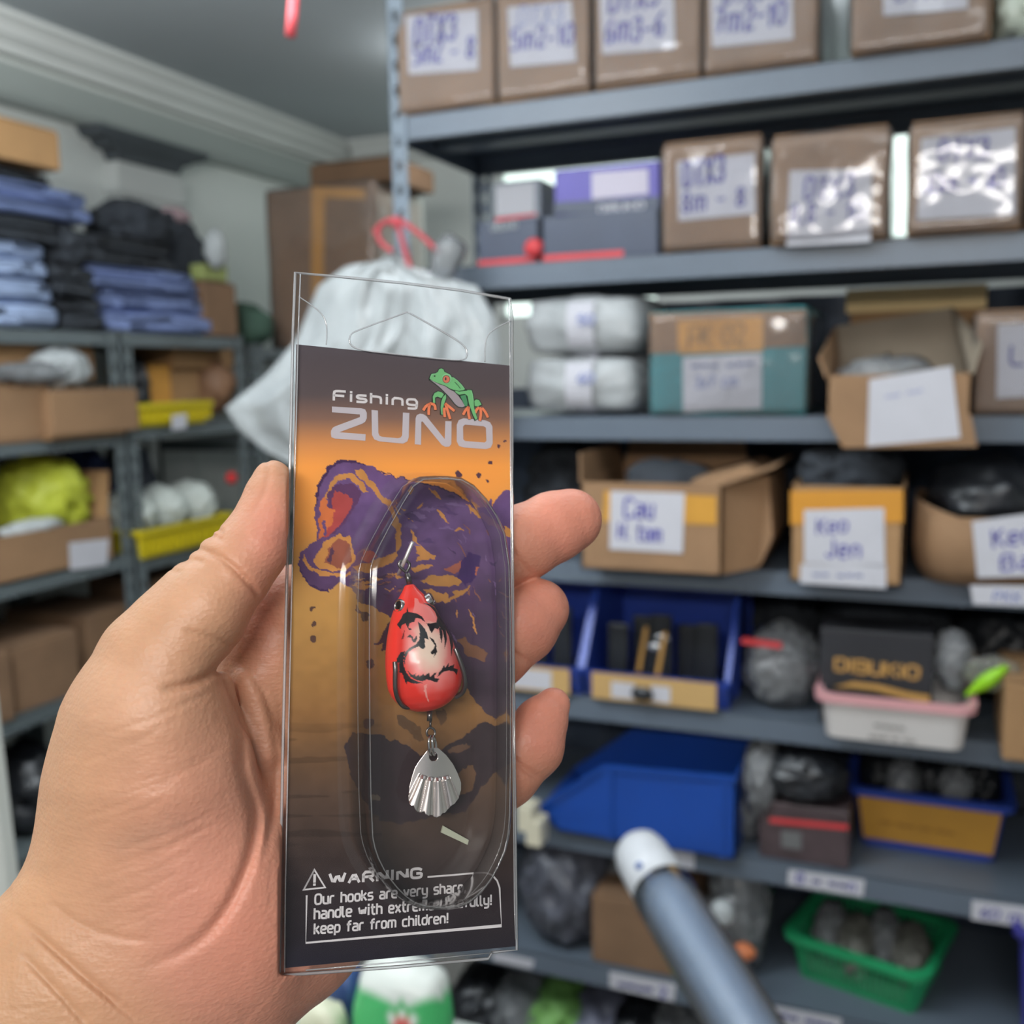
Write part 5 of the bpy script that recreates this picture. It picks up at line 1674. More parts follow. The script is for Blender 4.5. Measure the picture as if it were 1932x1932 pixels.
for p in ([(1015, 350), (1040, 400), (1090, 470), (1150, 520), (1200, 550), (1190, 590), (1120, 575), (1050, 590), (1080, 540), (1040, 470)],
          [(620, 625), (740, 600), (850, 550), (930, 530), (940, 560), (860, 620), (740, 655), (640, 675)], [(740, 720), (800, 690), (900, 668), (950, 648), (930, 684), (840, 704), (790, 722)],
          [(630, 770), (720, 755), (760, 770), (700, 785)], [(1020, 640), (1110, 615), (1180, 620), (1140, 650), (1060, 665)], [(1135, 80), (1190, 100), (1240, 150), (1200, 140)],
          [(1205, 230), (1260, 260), (1295, 320), (1250, 295)], [(995, 80), (1030, 70), (1045, 100), (1015, 120)], [(1060, 215), (1105, 170), (1095, 205)], [(950, 200), (985, 230), (975, 240)], [(1015, 285), (1030, 285), (1050, 335)],
          [(900, 170), (960, 270), (945, 262)], [(1400, 190), (1480, 230), (1560, 280), (1640, 330), (1735, 370), (1735, 420), (1660, 400), (1600, 340), (1500, 285)],
          [(1420, 930), (1450, 960), (1480, 1040), (1497, 1120), (1478, 1080), (1452, 1010)], [(1345, 920), (1362, 960), (1350, 990)], [(1640, 800), (1735, 835), (1735, 850), (1650, 822)], [(1640, 930), (1700, 1000), (1690, 1012)],
          [(1630, 1060), (1682, 1120), (1660, 1112)], [(1620, 980), (1668, 1050), (1650, 1046)], [(1660, 880), (1735, 930), (1735, 945)], [(1425, 195), (1450, 205), (1440, 260)], [(1340, 380), (1395, 390), (1360, 352)]):
    paint(c2(p), OR2)
paint(c2([(1080, 745), (1150, 690), (1240, 680), (1330, 690), (1425, 718), (1350, 760), (1240, 772), (1150, 757)]), both((196, 142, 80)))
paint(c2([(1110, 790), (1250, 812), (1330, 800), (1440, 755), (1390, 820), (1270, 885), (1200, 870)]), both((190, 136, 76)))
paint(c2([(1250, 640), (1320, 620), (1385, 585), (1390, 625), (1330, 680)]), both((176, 104, 84)))
paint(c2([(1240, 775), (1290, 790), (1330, 830), (1290, 850), (1260, 810)]), PURP)
paint(c2([(665, 590), (690, 520), (740, 515), (795, 560), (720, 602)]), both((196, 104, 96)))
paint(c2([(1370, 600), (1420, 520), (1510, 560), (1490, 700), (1400, 760), (1355, 700)]), both((72, 46, 104)))
paint(c2([(1480, 640), (1500, 640), (1494, 690), (1478, 690)]), both((196, 110, 80)))
paint(c2([(1340, 1150), (1400, 1120), (1450, 1180), (1560, 1230), (1545, 1300), (1440, 1265)]), both((136, 94, 70)))
paint(c2([(930, 1660), (990, 1680), (1080, 1760), (1120, 1850), (1050, 1850), (1000, 1780), (940, 1740)]), both((104, 78, 56)))
paint(c2([(1190, 1640), (1250, 1620), (1280, 1700), (1230, 1740)]), both((112, 82, 58)))
paint(c3([(600, 0), (700, 10), (850, 40), (1000, 100), (1100, 165), (1200, 150), (1300, 80), (1420, 20), (1500, -60), (1600, -40), (1745, -60), (1745, 200), (1600, 300), (1500, 420), (1400, 560), (1100, 620),
          (950, 650), (800, 620), (700, 500), (600, 300), (560, 120)]), both((62, 49, 54)))
paint(c3([(1380, 260), (1460, 230), (1490, 290), (1440, 420), (1330, 470), (1290, 420)]), both((118, 88, 66)))
paint(c3([(1280, 130), (1400, 80), (1440, 100), (1330, 160)]), both((112, 84, 68)))
paint(c3([(730, 450), (800, 440), (800, 470), (740, 480)]), both((110, 96, 84)))
for x, y, r, f in ((1360, 1545, 24, c1), (1505, 1545, 16, c1), (1560, 1585, 12, c1), (1585, 1460, 15, c1), (1640, 1345, 11, c1), (328, 925, 15, c2), (335, 1035, 17, c2), (330, 1137, 22, c2), (700, 980, 36, c2), (740, 1308, 30, c2), (725, 1728, 32, c2), (1690, 1310, 9, c1)):
    paint(f([(x + r * math.cos(a), y + r * math.sin(a)) for a in np.linspace(0, 6.28, 12)[:-1]]), (92, 66, 84) if f is c1 else both((96, 70, 62)))
rs5 = random.Random(12)
for k in range(26):        # brush hatching on chin, cheek and belly
    x, y = rs5.uniform(600, 1050), rs5.uniform(690, 900)
    y = 690 + (y - 690) * (.4 + .6 * (x - 600) / 450)
    L, w = rs5.uniform(50, 150), rs5.uniform(6, 15)
    paint(c2([(x, y), (x + L * .5, y - w + L * .02), (x + L, y - L * .14), (x + L * .5, y + w)]), [OR2, both((150, 96, 84)), both((84, 58, 88))][k % 3])
for k in range(22):
    x, y = rs5.uniform(1150, 1700), rs5.uniform(150, 1150)
    L, w = rs5.uniform(40, 120), rs5.uniform(3, 8)
    paint(c2([(x, y), (x + L * .35 + w, y + L * .5), (x + L * .5, y + L), (x + L * .35 - w, y + L * .55)]), [both((132, 104, 150)), both((150, 98, 84)), both((84, 62, 104))][k % 3])
for k in range(14):
    x, y = rs5.uniform(900, 1350), rs5.uniform(60, 500)
    L, w = rs5.uniform(60, 140), rs5.uniform(8, 24)
    paint(c2([(x, y), (x + L * .5, y - w), (x + L, y + L * .2), (x + L * .5, y + w)]), [both((134, 108, 156)), both((96, 72, 120))][k % 2])
# dark rims of jaw and back
for a_, b_ in (([(352, 190), (365, 60), (400, -20), (460, -80), (540, -110), (640, -108), (700, -80)], 14), ([(228, 600), (255, 690), (330, 760), (440, 790)], 16), ([(780, -60), (930, 0), (1050, 30), (1250, 80), (1380, 150)], 9)):
    up_ = [(x, y - b_ * .3) for x, y in a_]
    dn_ = [(x + b_ * .8, y + b_) for x, y in a_][::-1]
    paint(c2(up_ + dn_), both((74, 50, 92)))
paint(c2([(640, 880), (660, 930), (680, 960), (660, 965), (640, 930)]), PURP)
idx = np.arange(NXC * NYC).reshape(NYC, NXC)
fc = np.stack([idx[:-1, :-1], idx[1:, :-1], idx[1:, 1:], idx[:-1, 1:]], -1).reshape(-1, 4)
# card back: a plain rear sheet and edge
ring_i = np.concatenate([idx[0, :], idx[1:, -1], idx[-1, -2::-1], idx[-2:0:-1, 0]])
PB = PV[ring_i] - CARD.N * .0005
nb = len(PV)
m_ = len(ring_i)
faces = [tuple(f) for f in fc] + [(int(ring_i[i]), int(ring_i[(i + 1) % m_]), nb + (i + 1) % m_, nb + i) for i in range(m_)] + [tuple(nb + i for i in range(m_))]
cols = np.concatenate([np.c_[col, np.ones(len(col))], np.tile([.5, .48, .45, 1], (m_, 1))])
BACK = mesh_obj('backing_card', np.concatenate([PV, PB]), faces, mat('printed_card', (255, 255, 255), .34, vcol='paint', spec=.2), PK, cols=cols)
BACK['label'] = 'printed card with an orange sky and a purple open-mouthed fish'

M_WHITE = mat('white_print', (232, 228, 230), .4)
M_SILV = mat('silver_print', (206, 200, 208), .35)


def print_text(txt, p0, p1, cap, wt, m, name='lettering', gap=.2, smooth=1, h=.0003):
    V, Fc = text_data(CARD, txt, p0, p1, cap, wt, h, smooth, 0, 0, gap)
    return mesh_obj(name, V, Fc, m, BACK)


print_text('Fishing', *c1([(481, 1022), (1062, 1066)]), 17.5, .26, M_WHITE, gap=.24)


def print_poly(pts, m, h, name):
    vs, fs = fill([[CARD.uv(*p) for p in pts]], CARD, h)
    return mesh_obj(name, vs, fs, m, BACK)


def print_line(ptsl, w, m, h, name, closed=False):
    V, Fc = [], []
    for pts in ptsl:
        qv = [CARD.uv(*p) for p in pts]
        if closed:
            qv = qv + qv[:2]
        v2, f2 = ribbon(qv, w)
        k = len(V)
        V += [CARD.pt(p[0], p[1], h) for p in v2]
        Fc += [tuple(i + k for i in f) for f in f2]
    return mesh_obj(name, V, Fc, m, BACK)


ZU = (('Z', [[(468, 1068), (672, 1080), (700, 1088), (712, 1112), (712, 1150), (700, 1176), (682, 1188), (520, 1248), (704, 1262), (702, 1308), (486, 1292), (464, 1282), (460, 1256), (462, 1236), (474, 1216), (492, 1206), (664, 1142), (664, 1124), (468, 1108)]]),
      ('U', [[(745, 1092), (790, 1096), (793, 1252), (801, 1272), (818, 1280), (930, 1290), (950, 1285), (960, 1268), (965, 1110), (1010, 1113), (1006, 1284), (996, 1312), (966, 1328), (800, 1312), (764, 1298), (748, 1266)]]),
      ('N', [[(1048, 1332), (1054, 1150), (1062, 1128), (1085, 1118), (1110, 1122), (1130, 1136), (1258, 1296), (1262, 1170), (1306, 1172), (1304, 1330), (1290, 1348), (1262, 1350), (1238, 1338), (1102, 1172), (1094, 1174), (1092, 1336)]]),
      ('O', [[(1388, 1150), (1540, 1164), (1575, 1178), (1592, 1208), (1594, 1326), (1580, 1356), (1548, 1366), (1392, 1355), (1358, 1344), (1342, 1312), (1342, 1196), (1356, 1164)],
             [(1400, 1195), (1530, 1206), (1546, 1216), (1550, 1308), (1538, 1320), (1402, 1310), (1388, 1298), (1386, 1208)]]))
for _, lp in ZU:
    vs, fs = fill([[CARD.uv(*p) for p in c1(l)] for l in lp], CARD, .0003)
    mesh_obj('lettering', vs, fs, M_SILV, BACK)

# tree frog emblem
FG, FD, FL = mat('frog_green', (126, 200, 134), .4), mat('frog_outline', (40, 58, 48), .5), mat('frog_light_green', (150, 214, 160), .4)
FO, FB = mat('frog_orange', (250, 142, 98), .4), mat('frog_belly', (176, 164, 172), .4)
fr_body = [(320, 380), (335, 330), (360, 280), (440, 270), (490, 240), (510, 190), (555, 170), (600, 190), (620, 240), (680, 268), (740, 300), (770, 350), (790, 345), (870, 400), (960, 490), (1040, 590), (1000, 610), (920, 625), (830, 610), (740, 580), (640, 520), (500, 470), (400, 430)]
fr_bel = [(320, 392), (420, 440), (520, 490), (640, 530), (720, 590), (820, 640), (900, 720), (980, 830), (1035, 935), (980, 955), (900, 940), (830, 880), (760, 790), (700, 720), (620, 640), (540, 560), (430, 470)]
fr_th = [(830, 620), (920, 628), (1080, 605), (1170, 610), (1195, 700), (1215, 830), (1220, 980), (1260, 1120), (1285, 1190), (1250, 1215), (1200, 1120), (1150, 980), (1110, 860), (1080, 720), (1020, 690), (920, 710), (860, 670)]
fr_ca = [(940, 722), (1050, 702), (1090, 860), (1085, 935), (1030, 930), (990, 830)]
fr_bu = [(1225, 830), (1260, 795), (1320, 810), (1370, 900), (1290, 940), (1235, 930)]
fr_l1 = [(390, 860), (385, 740), (420, 670), (490, 635), (560, 650), (610, 690), (560, 770), (480, 740), (430, 760), (432, 870)]
fr_l2 = [(560, 830), (590, 750), (650, 690), (655, 770), (610, 900), (590, 1000), (600, 1110), (560, 1100), (545, 960)]
FROG = BACK
print_line([c5(p) for p in (fr_body, fr_th, fr_bel, fr_ca, fr_bu, fr_l1, fr_l2)], .0005, FD, .00032, 'frog_outline', True)
print_poly(c5(fr_bel), FB, .00036, 'frog_belly')
print_poly(c5(fr_ca), mat('frog_shade_green', (84, 156, 108), .4), .00038, 'frog_calf')
for nm, p in (('frog_body', fr_body), ('frog_hip', fr_bu), ('frog_foreleg', fr_l1), ('frog_foreleg', fr_l2)):
    print_poly(c5(p), FG, .0004, nm)
print_poly(c5(fr_th), FG, .00044, 'frog_thigh')
print_line([c5(p) for p in ([(830, 450), (890, 510), (940, 575)], [(830, 612), (920, 634), (1080, 612)], [(860, 672), (920, 712), (1030, 690), (1080, 730), (1105, 860)])], .00018, FD, .00048, 'frog_crease')
print_line([c5(p) for p in ([(800, 360), (880, 420), (960, 500), (1020, 580)], [(1160, 620), (1185, 700), (1205, 830)], [(340, 350), (370, 290), (450, 280)])], .0002, FL, .00049, 'frog_highlight')


def disc(cx, cy, rx_, ry_, n=20):
    return [(cx + rx_ * math.cos(a), cy + ry_ * math.sin(a)) for a in np.linspace(0, 2 * math.pi, n + 1)[:-1]]


print_poly(c5(disc(662, 378, 98, 104)), FL, .00052, 'frog_eye_ring')
print_poly(c5(disc(655, 390, 78, 82)), FD, .00055, 'frog_eye_rim')
print_poly(c5(disc(655, 392, 68, 72)), mat('frog_eye_orange', (226, 128, 104), .3), .00058, 'frog_eye')
print_poly(c5(disc(642, 384, 16, 34)), FD, .00061, 'frog_pupil')
print_poly(c5(disc(420, 326, 18, 14)), FD, .00052, 'frog_nostril')
feet = ([(330, 890), (250, 925), (195, 1010)], [(320, 890), (300, 1000), (300, 1100)], [(340, 885), (420, 905), (435, 1000)], [(640, 890), (720, 950), (810, 1025)], [(640, 900), (680, 1020), (730, 1185)], [(615, 980), (615, 1060), (625, 1145)],
        [(1100, 960), (1040, 1020), (1000, 1100)], [(1105, 960), (1100, 1080), (1125, 1185)], [(1310, 970), (1270, 1000), (1245, 1060)], [(1340, 970), (1360, 1080), (1335, 1220)], [(1385, 980), (1450, 1060), (1492, 1155)])
print_line([c5(p) for p in feet], .00095, FD, .00050, 'frog_toe_outline')
print_line([c5(chaikin(p, 1)) for p in feet], .00078, FO, .00056, 'frog_toes')
print_poly(c5([(1150, 980), (1220, 980), (1262, 1120), (1285, 1190), (1250, 1215), (1200, 1120)]), FG, .0006, 'frog_shin')

# warning block
LW_ = .00035
print_line([c3([(270, 1108), (345, 968), (420, 1092)])], .00042, M_WHITE, .0003, 'warning_triangle', True)
print_text('!', *c3([(338, 1076), (352, 1075)]), 19, .26, M_WHITE, gap=.1)
print_text('WARNING', *c3([(452, 1066), (1095, 1022)]), 16.5, .30, M_WHITE, gap=.26)
fr_pts = [(1140, 1018), (1300, 1006), (1480, 990), (1540, 988), (1590, 1005), (1625, 1045), (1642, 1095), (1655, 1360), (285, 1480), (291, 1150)]
print_line([c3(fr_pts)], .00045, M_WHITE, .0003, 'warning_frame')
print_text('Our hooks are very sharp,', *c3([(350, 1210), (1405, 1120)]), 17.0, .20, M_WHITE, gap=.22)
print_text('handle with extreme carefully!', *c3([(345, 1312), (1585, 1212)]), 17.5, .20, M_WHITE, gap=.22)
print_text('keep far from children!', *c3([(345, 1416), (1280, 1338)]), 17.0, .20, M_WHITE, gap=.22)

# clear sleeve: front and back sheets with the hang hole, side folds and a bright rim
M_SLEEVE = clear('sleeve_film', (.985, .985, .985), .05, 1.42, .004, .0, 40.0, .8, (.9, .9, .92))
M_RIM = clear('sleeve_fold', (.92, .93, .94), .10, 1.5, .30, 0, 30, 3.0, (.92, .92, .95))
outl = [(557, 515), (640, 522), (760, 534), (870, 548), (963, 564), (966, 600), (966, 900), (969, 1300), (975, 1792), (928, 1797), (921, 1809), (740, 1825), (575, 1837), (527, 1839), (528, 1700), (534, 1400), (541, 1100), (549, 800), (553, 620)]
hole = chaikin(c1([(985, 412), (1000, 412), (1330, 600), (1400, 655), (1415, 710), (1390, 752), (1200, 738), (900, 705), (640, 675), (585, 630), (590, 570), (640, 540), (975, 418)]), 2, True)
ouv = [CARD.uv(*p) for p in outl]
huv = [CARD.uv(*p) for p in hole]
for nm, h in (('front_sheet', .0009), ('back_sheet', -.0009)):
    vs, fs = fill([ouv, huv], CARD, h)
    mesh_obj(nm, vs, fs, M_SLEEVE, PK)
MB().tube([CARD.pt(p[0], p[1], 0) for p in ouv], .00042, 6, True).build('sleeve_edge', M_RIM, PK, smooth=True)
MB().tube([CARD.pt(p[0], p[1], .0009) for p in huv], .00022, 6, True).build('hole_edge', M_RIM, PK, smooth=True)
# side folds: strips that give the sleeve its thickness, and the tuck-flap cuts at the top
mb = MB()
L_in = [CARD.uv(*p) for p in ((566, 520), (562, 620), (558, 800), (550, 1100), (543, 1400), (537, 1700), (536, 1832))]
for sgn in (1,):
    mb.tube([CARD.pt(p[0], p[1], .0011) for p in L_in], .00020, 6)
R_in = [CARD.uv(*p) for p in ((958, 566), (960, 690), (961, 900), (964, 1300), (968, 1700), (970, 1770))]
mb.tube([CARD.pt(p[0], p[1], .0011) for p in R_in], .00018, 6)
mb.tube([CARD.pt(*CARD.uv(*p), .0011) for p in c1([(500, 1640 + 3360), (1590, 1535 + 3360)])] if False else [CARD.pt(*CARD.uv(*p), .0011) for p in ((576, 1828), (760, 1812), (928, 1795))], .00018, 6)
mb.build('fold_line', M_RIM, PK, smooth=True)
mb = MB()
for p in (c1([(232, 305), (330, 370), (390, 420), (425, 480), (430, 560), (425, 640)]), c1([(1720, 468), (1600, 530), (1550, 575), (1535, 640), (1533, 760)])):
    mb.tube([CARD.pt(*CARD.uv(*v), .0011) for v in chaikin(p, 2)], .00018, 6)
mb.build('tuck_flap_cut', M_RIM, PK, smooth=True)

# blister dome
base = [(745, 912), (800, 908), (852, 914), (900, 965), (931, 1035), (935, 1200), (934, 1500), (928, 1570), (905, 1625), (880, 1660), (845, 1690), (795, 1697), (745, 1690), (712, 1665), (684, 1630), (664, 1590), (655, 1545), (652, 1300), (653, 1090), (662, 1055), (705, 975)]
buv = np.array([CARD.uv(*p) for p in base])
cen = buv.mean(0)
buv = np.array(chaikin(buv, 1, True))
Hb = .0205


def inset(u, d):
    """move the outline inwards by d metres"""
    out = []
    n = len(u)
    for i in range(n):
        t = u[(i + 1) % n] - u[i - 1]
        t /= np.linalg.norm(t)
        nn = np.array([-t[1], t[0]])
        if (cen - u[i]) @ nn < 0:
            nn = -nn
        out.append(u[i] + nn * d)
    return np.array(out)


prof = [(-.0025, .0010), (0, .0012), (.0004, .003), (.0009, Hb * .6), (.0013, Hb * .88), (.0022, Hb * .96), (.0036, Hb * .995), (.0050, Hb), (.0062, Hb - .0002)]
rings = [[CARD.pt(p[0], p[1], h) for p in inset(buv, d)] for d, h in prof]
if (np.cross(buv[1] - buv[0], buv[2] - buv[1])) < 0:
    rings = [r[::-1] for r in rings]
lastr = np.array(rings[-1])
cen3 = lastr.mean(0)
rings += [[tuple(cen3 + (p - cen3) * k) for p in lastr] for k in (.85, .6, .3, .06)]
mb = MB()
loft(mb, rings, False, True)
mb.build('blister_dome', clear('blister_plastic', (.985, .985, .98), .12, 1.46, .006, .0, 60, .85, (.9, .9, .9)), PK, smooth=True)
# raised groove lines of the moulded edge
mb = MB()
for d, h, r in ((.0009, Hb * .6, .00012), (.0024, Hb * .972, .00016)):
    mb.tube([CARD.pt(p[0], p[1], h) for p in inset(buv, d)], r, 5, True)
mb.build('moulded_edge', clear('blister_edge', (.96, .96, .96), .08, 1.5, .10, 0, 30, 1.4, (.9, .9, .92)), PK, smooth=True)
# little tape stay inside the blister
tq = [CARD.hit(*p, .0012) for p in c8([(1000, 1465), (1360, 1665), (1340, 1730), (975, 1560)])]
tp = [Vector(p) for p in tq]
n3 = Vector(CARD.N) * .0008
MB().hexa([p for p in (tp[3], tp[2], tp[1], tp[0])] + [p + n3 for p in (tp[3], tp[2], tp[1], tp[0])]).build('tape_stay', mat('pale_tape', (178, 182, 162), .5, .05, 30), PK)

# ------------------------------------------------------------------ the lure
LH = .0098
A3, B3 = CARD.hit(772, 1103, LH), CARD.hit(811, 1341, LH)
LU = thing('fishing_lure', B3, 'red spinner frog lure with a black dragon and silver blade inside the blister', 'lure')
ax = (B3 - A3)
Ln = np.linalg.norm(ax)
ax = ax / Ln
sd = np.cross(ax, CARD.N)
sd /= np.linalg.norm(sd)
nf = np.cross(sd, ax)
if nf @ CARD.N < 0:
    nf = -nf
mpp = np.linalg.norm(CARD.hit(866, 1240, LH) - CARD.hit(766, 1240, LH)) / 100
prof = [(0, 0), (0, 9), (.03, 12), (.1, 25), (.2, 39), (.3, 49), (.4, 57), (.5, 63), (.6, 67), (.7, 69), (.78, 69), (.85, 64), (.91, 54), (.955, 41), (.985, 26), (1.0, 10), (1.0, 0)]
pp = np.array(prof)
s_ = np.concatenate([[0], np.cumsum(np.hypot(np.diff(pp[:, 0]) * 238, np.diff(pp[:, 1])))])
NS, NR = 280, 260
si = np.linspace(0, s_[-1], NS)
for _ in range(1):
    ti, ri = np.interp(si, s_, pp[:, 0]), np.interp(si, s_, pp[:, 1])
    ker = np.ones(9) / 9
    ti[5:-5], ri[5:-5] = np.convolve(ti, ker, 'same')[5:-5], np.convolve(ri, ker, 'same')[5:-5]
th = np.linspace(0, 2 * np.pi, NR, endpoint=False)
LV = (A3 + ti[:, None, None] * Ln * ax + (ri * mpp)[:, None, None] * (np.cos(th)[None, :, None] * sd + np.sin(th)[None, :, None] * nf * .86)).reshape(-1, 3)
ii = np.arange(NS * NR).reshape(NS, NR)
lf = np.stack([ii[:-1], np.roll(ii[:-1], -1, 1), np.roll(ii[1:], -1, 1), ii[1:]], -1).reshape(-1, 4)
lx, ly = project(LV)
front = np.tile(np.sin(th) > -.15, NS)
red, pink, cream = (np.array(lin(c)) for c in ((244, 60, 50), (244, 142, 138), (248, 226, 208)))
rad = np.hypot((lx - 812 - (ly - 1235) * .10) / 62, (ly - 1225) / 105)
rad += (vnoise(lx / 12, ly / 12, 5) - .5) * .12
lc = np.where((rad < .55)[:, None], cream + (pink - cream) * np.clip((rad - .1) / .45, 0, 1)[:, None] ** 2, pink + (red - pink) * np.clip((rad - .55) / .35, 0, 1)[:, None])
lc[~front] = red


def lpaint(pts, c, f=c6):
    m = inside(f(pts), lx, ly) & front
    lc[m] = np.array(lin(c))


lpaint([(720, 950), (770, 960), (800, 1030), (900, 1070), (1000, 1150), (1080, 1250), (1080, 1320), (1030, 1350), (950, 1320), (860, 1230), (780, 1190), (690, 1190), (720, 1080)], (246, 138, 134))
INK = (34, 30, 36)
lpaint([(430, 1390), (500, 1290), (530, 1220), (590, 1180), (600, 1100), (620, 1180), (670, 1190), (760, 1210), (850, 1260), (900, 1350), (810, 1290), (740, 1280), (720, 1340), (640, 1370), (620, 1440), (680, 1470), (630, 1480), (600, 1430), (570, 1370), (510, 1400), (490, 1470)], INK)
lpaint([(780, 1340), (830, 1390), (900, 1470), (950, 1600), (960, 1650), (890, 1610), (895, 1780), (850, 1800), (790, 1750), (700, 1790), (620, 1850), (570, 1950), (560, 2050), (540, 2000), (560, 1850), (650, 1770), (740, 1720), (800, 1650), (810, 1500)], (52, 56, 62))
lpaint([(600, 1600), (640, 1550), (690, 1590), (700, 1650), (760, 1560), (770, 1620), (730, 1690), (690, 1680), (670, 1610)], INK)
lpaint([(850, 1030), (960, 1050), (1080, 1120), (1190, 1260), (1290, 1430), (1340, 1580), (1360, 1720), (1330, 1940), (1320, 1750), (1290, 1580), (1240, 1480), (1260, 1640), (1215, 1800), (1220, 1650), (1190, 1500), (1140, 1430), (1110, 1470), (1060, 1450), (1000, 1540), (960, 1440), (920, 1370), (1010, 1372), (1085, 1350), (1096, 1270), (1060, 1180), (980, 1090)], INK)
lpaint([(1125, 1440), (1160, 1450), (1190, 1540), (1170, 1700), (1150, 1620)], INK)
lpaint([(960, 1590), (1030, 1630), (1080, 1720), (1095, 1850), (1060, 1900), (1040, 1940), (1050, 1870), (1010, 1890), (980, 1850), (1040, 1790), (1060, 1740)], INK)
lpaint([(560, 1830), (490, 1850), (430, 1950), (420, 2020), (470, 2020), (470, 2180), (520, 2200), (560, 2330), (590, 2380), (600, 2330), (700, 2370), (860, 2360), (760, 2330), (660, 2280), (580, 2180), (545, 2080), (540, 1960)], INK)
lpaint([(590, 2130), (640, 2190), (690, 2230), (740, 2200), (745, 2250), (800, 2215), (805, 2255), (880, 2200), (885, 2240), (960, 2190), (980, 2260), (1040, 2200), (1090, 2190), (1050, 2240), (1060, 2280), (1130, 2290), (1090, 2350), (1000, 2320), (930, 2300), (850, 2330), (760, 2310), (660, 2260)], INK)
lpaint([(1090, 2270), (1130, 2180), (1160, 2150), (1215, 2060), (1225, 2110), (1290, 2025), (1285, 2090), (1380, 2050), (1370, 2110), (1440, 2130), (1420, 2230), (1380, 2170), (1280, 2150), (1190, 2180)], INK)
lpaint([(560, 1470), (540, 1620), (500, 1640), (540, 1520)], (120, 30, 34))
lpaint([(880, 2400), (930, 2380), (912, 2480), (940, 2600), (972, 2700), (930, 2640), (880, 2490)], (250, 168, 160))
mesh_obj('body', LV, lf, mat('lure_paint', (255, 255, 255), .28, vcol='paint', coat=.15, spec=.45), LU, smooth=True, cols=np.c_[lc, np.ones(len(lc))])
M_GUN = mat('gunmetal', (120, 118, 118), .3, metal=.9)
M_CHROME = mat('chrome', (216, 214, 212), .16, metal=1.0)


def wire(pxs, hs, r, m, name, par=LU, close=False, sm=2, n=8):
    hs = hs if isinstance(hs, (list, tuple)) else [hs] * len(pxs)
    p3 = [CARD.hit(p[0], p[1], h) for p, h in zip(pxs, hs)]
    p3 = chaikin(p3, sm, close)
    return MB().tube([Vector(p) for p in p3], r, n, close).build(name, m, par, smooth=True)


for cxp, cyp, off in ((754, 1144, -.0006), (812, 1131, -.0006)):        # eyes on the shoulders
    eo = MB()
    ct = CARD.hit(cxp, cyp, LH + .0015)
    sgn = -1 if cxp < 780 else 1
    e_ax = Vector(sd * sgn * (1 if sd @ (CARD.hit(812, 1131, 0) - CARD.hit(754, 1144, 0)) > 0 else -1) * .85 + nf * .35 - ax * .3).normalized()
    u_ = e_ax.orthogonal().normalized()
    w_ = e_ax.cross(u_)
    rings = [[tuple(Vector(ct) + (u_ * math.cos(a) + w_ * math.sin(a)) * r + e_ax * h) for a in np.linspace(0, 2 * math.pi, 19)[:-1]] for r, h in ((.0019, -.0008), (.0019, .0004), (.0015, .0008), (.0013, .0005), (.0006, .0008))]
    loft(eo, rings[:4])
    e1 = eo.build('eye_ring', M_CHROME, LU, smooth=True)
    eo = MB()
    loft(eo, rings[3:], False, True)
    eo.build('pupil', mat('black_eye', (18, 18, 20), .1), e1, smooth=True)
# hooks hugging both sides
wire(c6([(395, 2010), (405, 2120), (400, 2300), (405, 2480), (440, 2620), (510, 2730), (600, 2770), (680, 2740)]), [.0165, .0168, .0165, .016, .015, .0135, .012, .011], .00062, M_GUN, 'hook')
wire(c6([(1395, 1790), (1440, 1900), (1510, 2090), (1555, 2280), (1560, 2420), (1520, 2520), (1450, 2570), (1395, 2590)]), [.0155, .0158, .0158, .0152, .0145, .0135, .0125, .012], .00062, M_GUN, 'hook')
# top eye, barrel and tie wire
wire(c6([(580, 520), (500, 460), (460, 410), (470, 350), (545, 320), (620, 350), (645, 410), (620, 470), (590, 520)]), LH, .00040, M_GUN, 'line_eye')
wire(c6([(600, 540), (640, 720)]), LH, .00075, M_GUN, 'barrel', sm=0, n=12)
wire(c6([(690, 20), (520, 420), (462, 545)]), [LH + .002, LH + .0012, .004], .00052, mat('bright_wire', (225, 222, 220), .35, metal=.6), 'tie_wire')
# tail: barrel, loop, split ring and blade
wire(c6([(975, 2815), (968, 2990)]), LH - .001, .00070, M_GUN, 'barrel', sm=0, n=12)
wire(c6([(985, 2990), (985, 3090)]), LH - .001, .0003, M_GUN, 'tail_wire', sm=0)
wire(c6([(985, 3090), (925, 3130), (920, 3220), (990, 3260), (1065, 3220), (1055, 3130)]), LH - .001, .0003, M_GUN, 'tail_loop', close=True)
for dx, nm in ((-2, 0), (2.5, 1)):
    wire([(814 + dx, 1384), (811 + dx * 1.6, 1400), (814 + dx * 1.4, 1424), (818 + dx, 1426), (820 + dx * 1.4, 1404)], [LH, LH + .001, LH, LH - .0016, LH - .002], .00034, M_CHROME, 'split_ring', close=True)
bl_out = c8([(850, 365), (790, 410), (700, 520), (620, 640), (570, 780), (535, 920), (522, 1080), (530, 1160), (560, 1196), (600, 1200), (612, 1230), (640, 1275), (690, 1292), (745, 1275), (760, 1310), (800, 1335), (860, 1325), (880, 1350), (920, 1362), (975, 1340), (1000, 1305), (1050, 1290), (1110, 1210), (1180, 1160), (1230, 1090), (1270, 960), (1265, 860), (1220, 740), (1150, 600), (1050, 470), (940, 375)])
bl_hole = c8(disc(875, 500, 58, 62, 14))
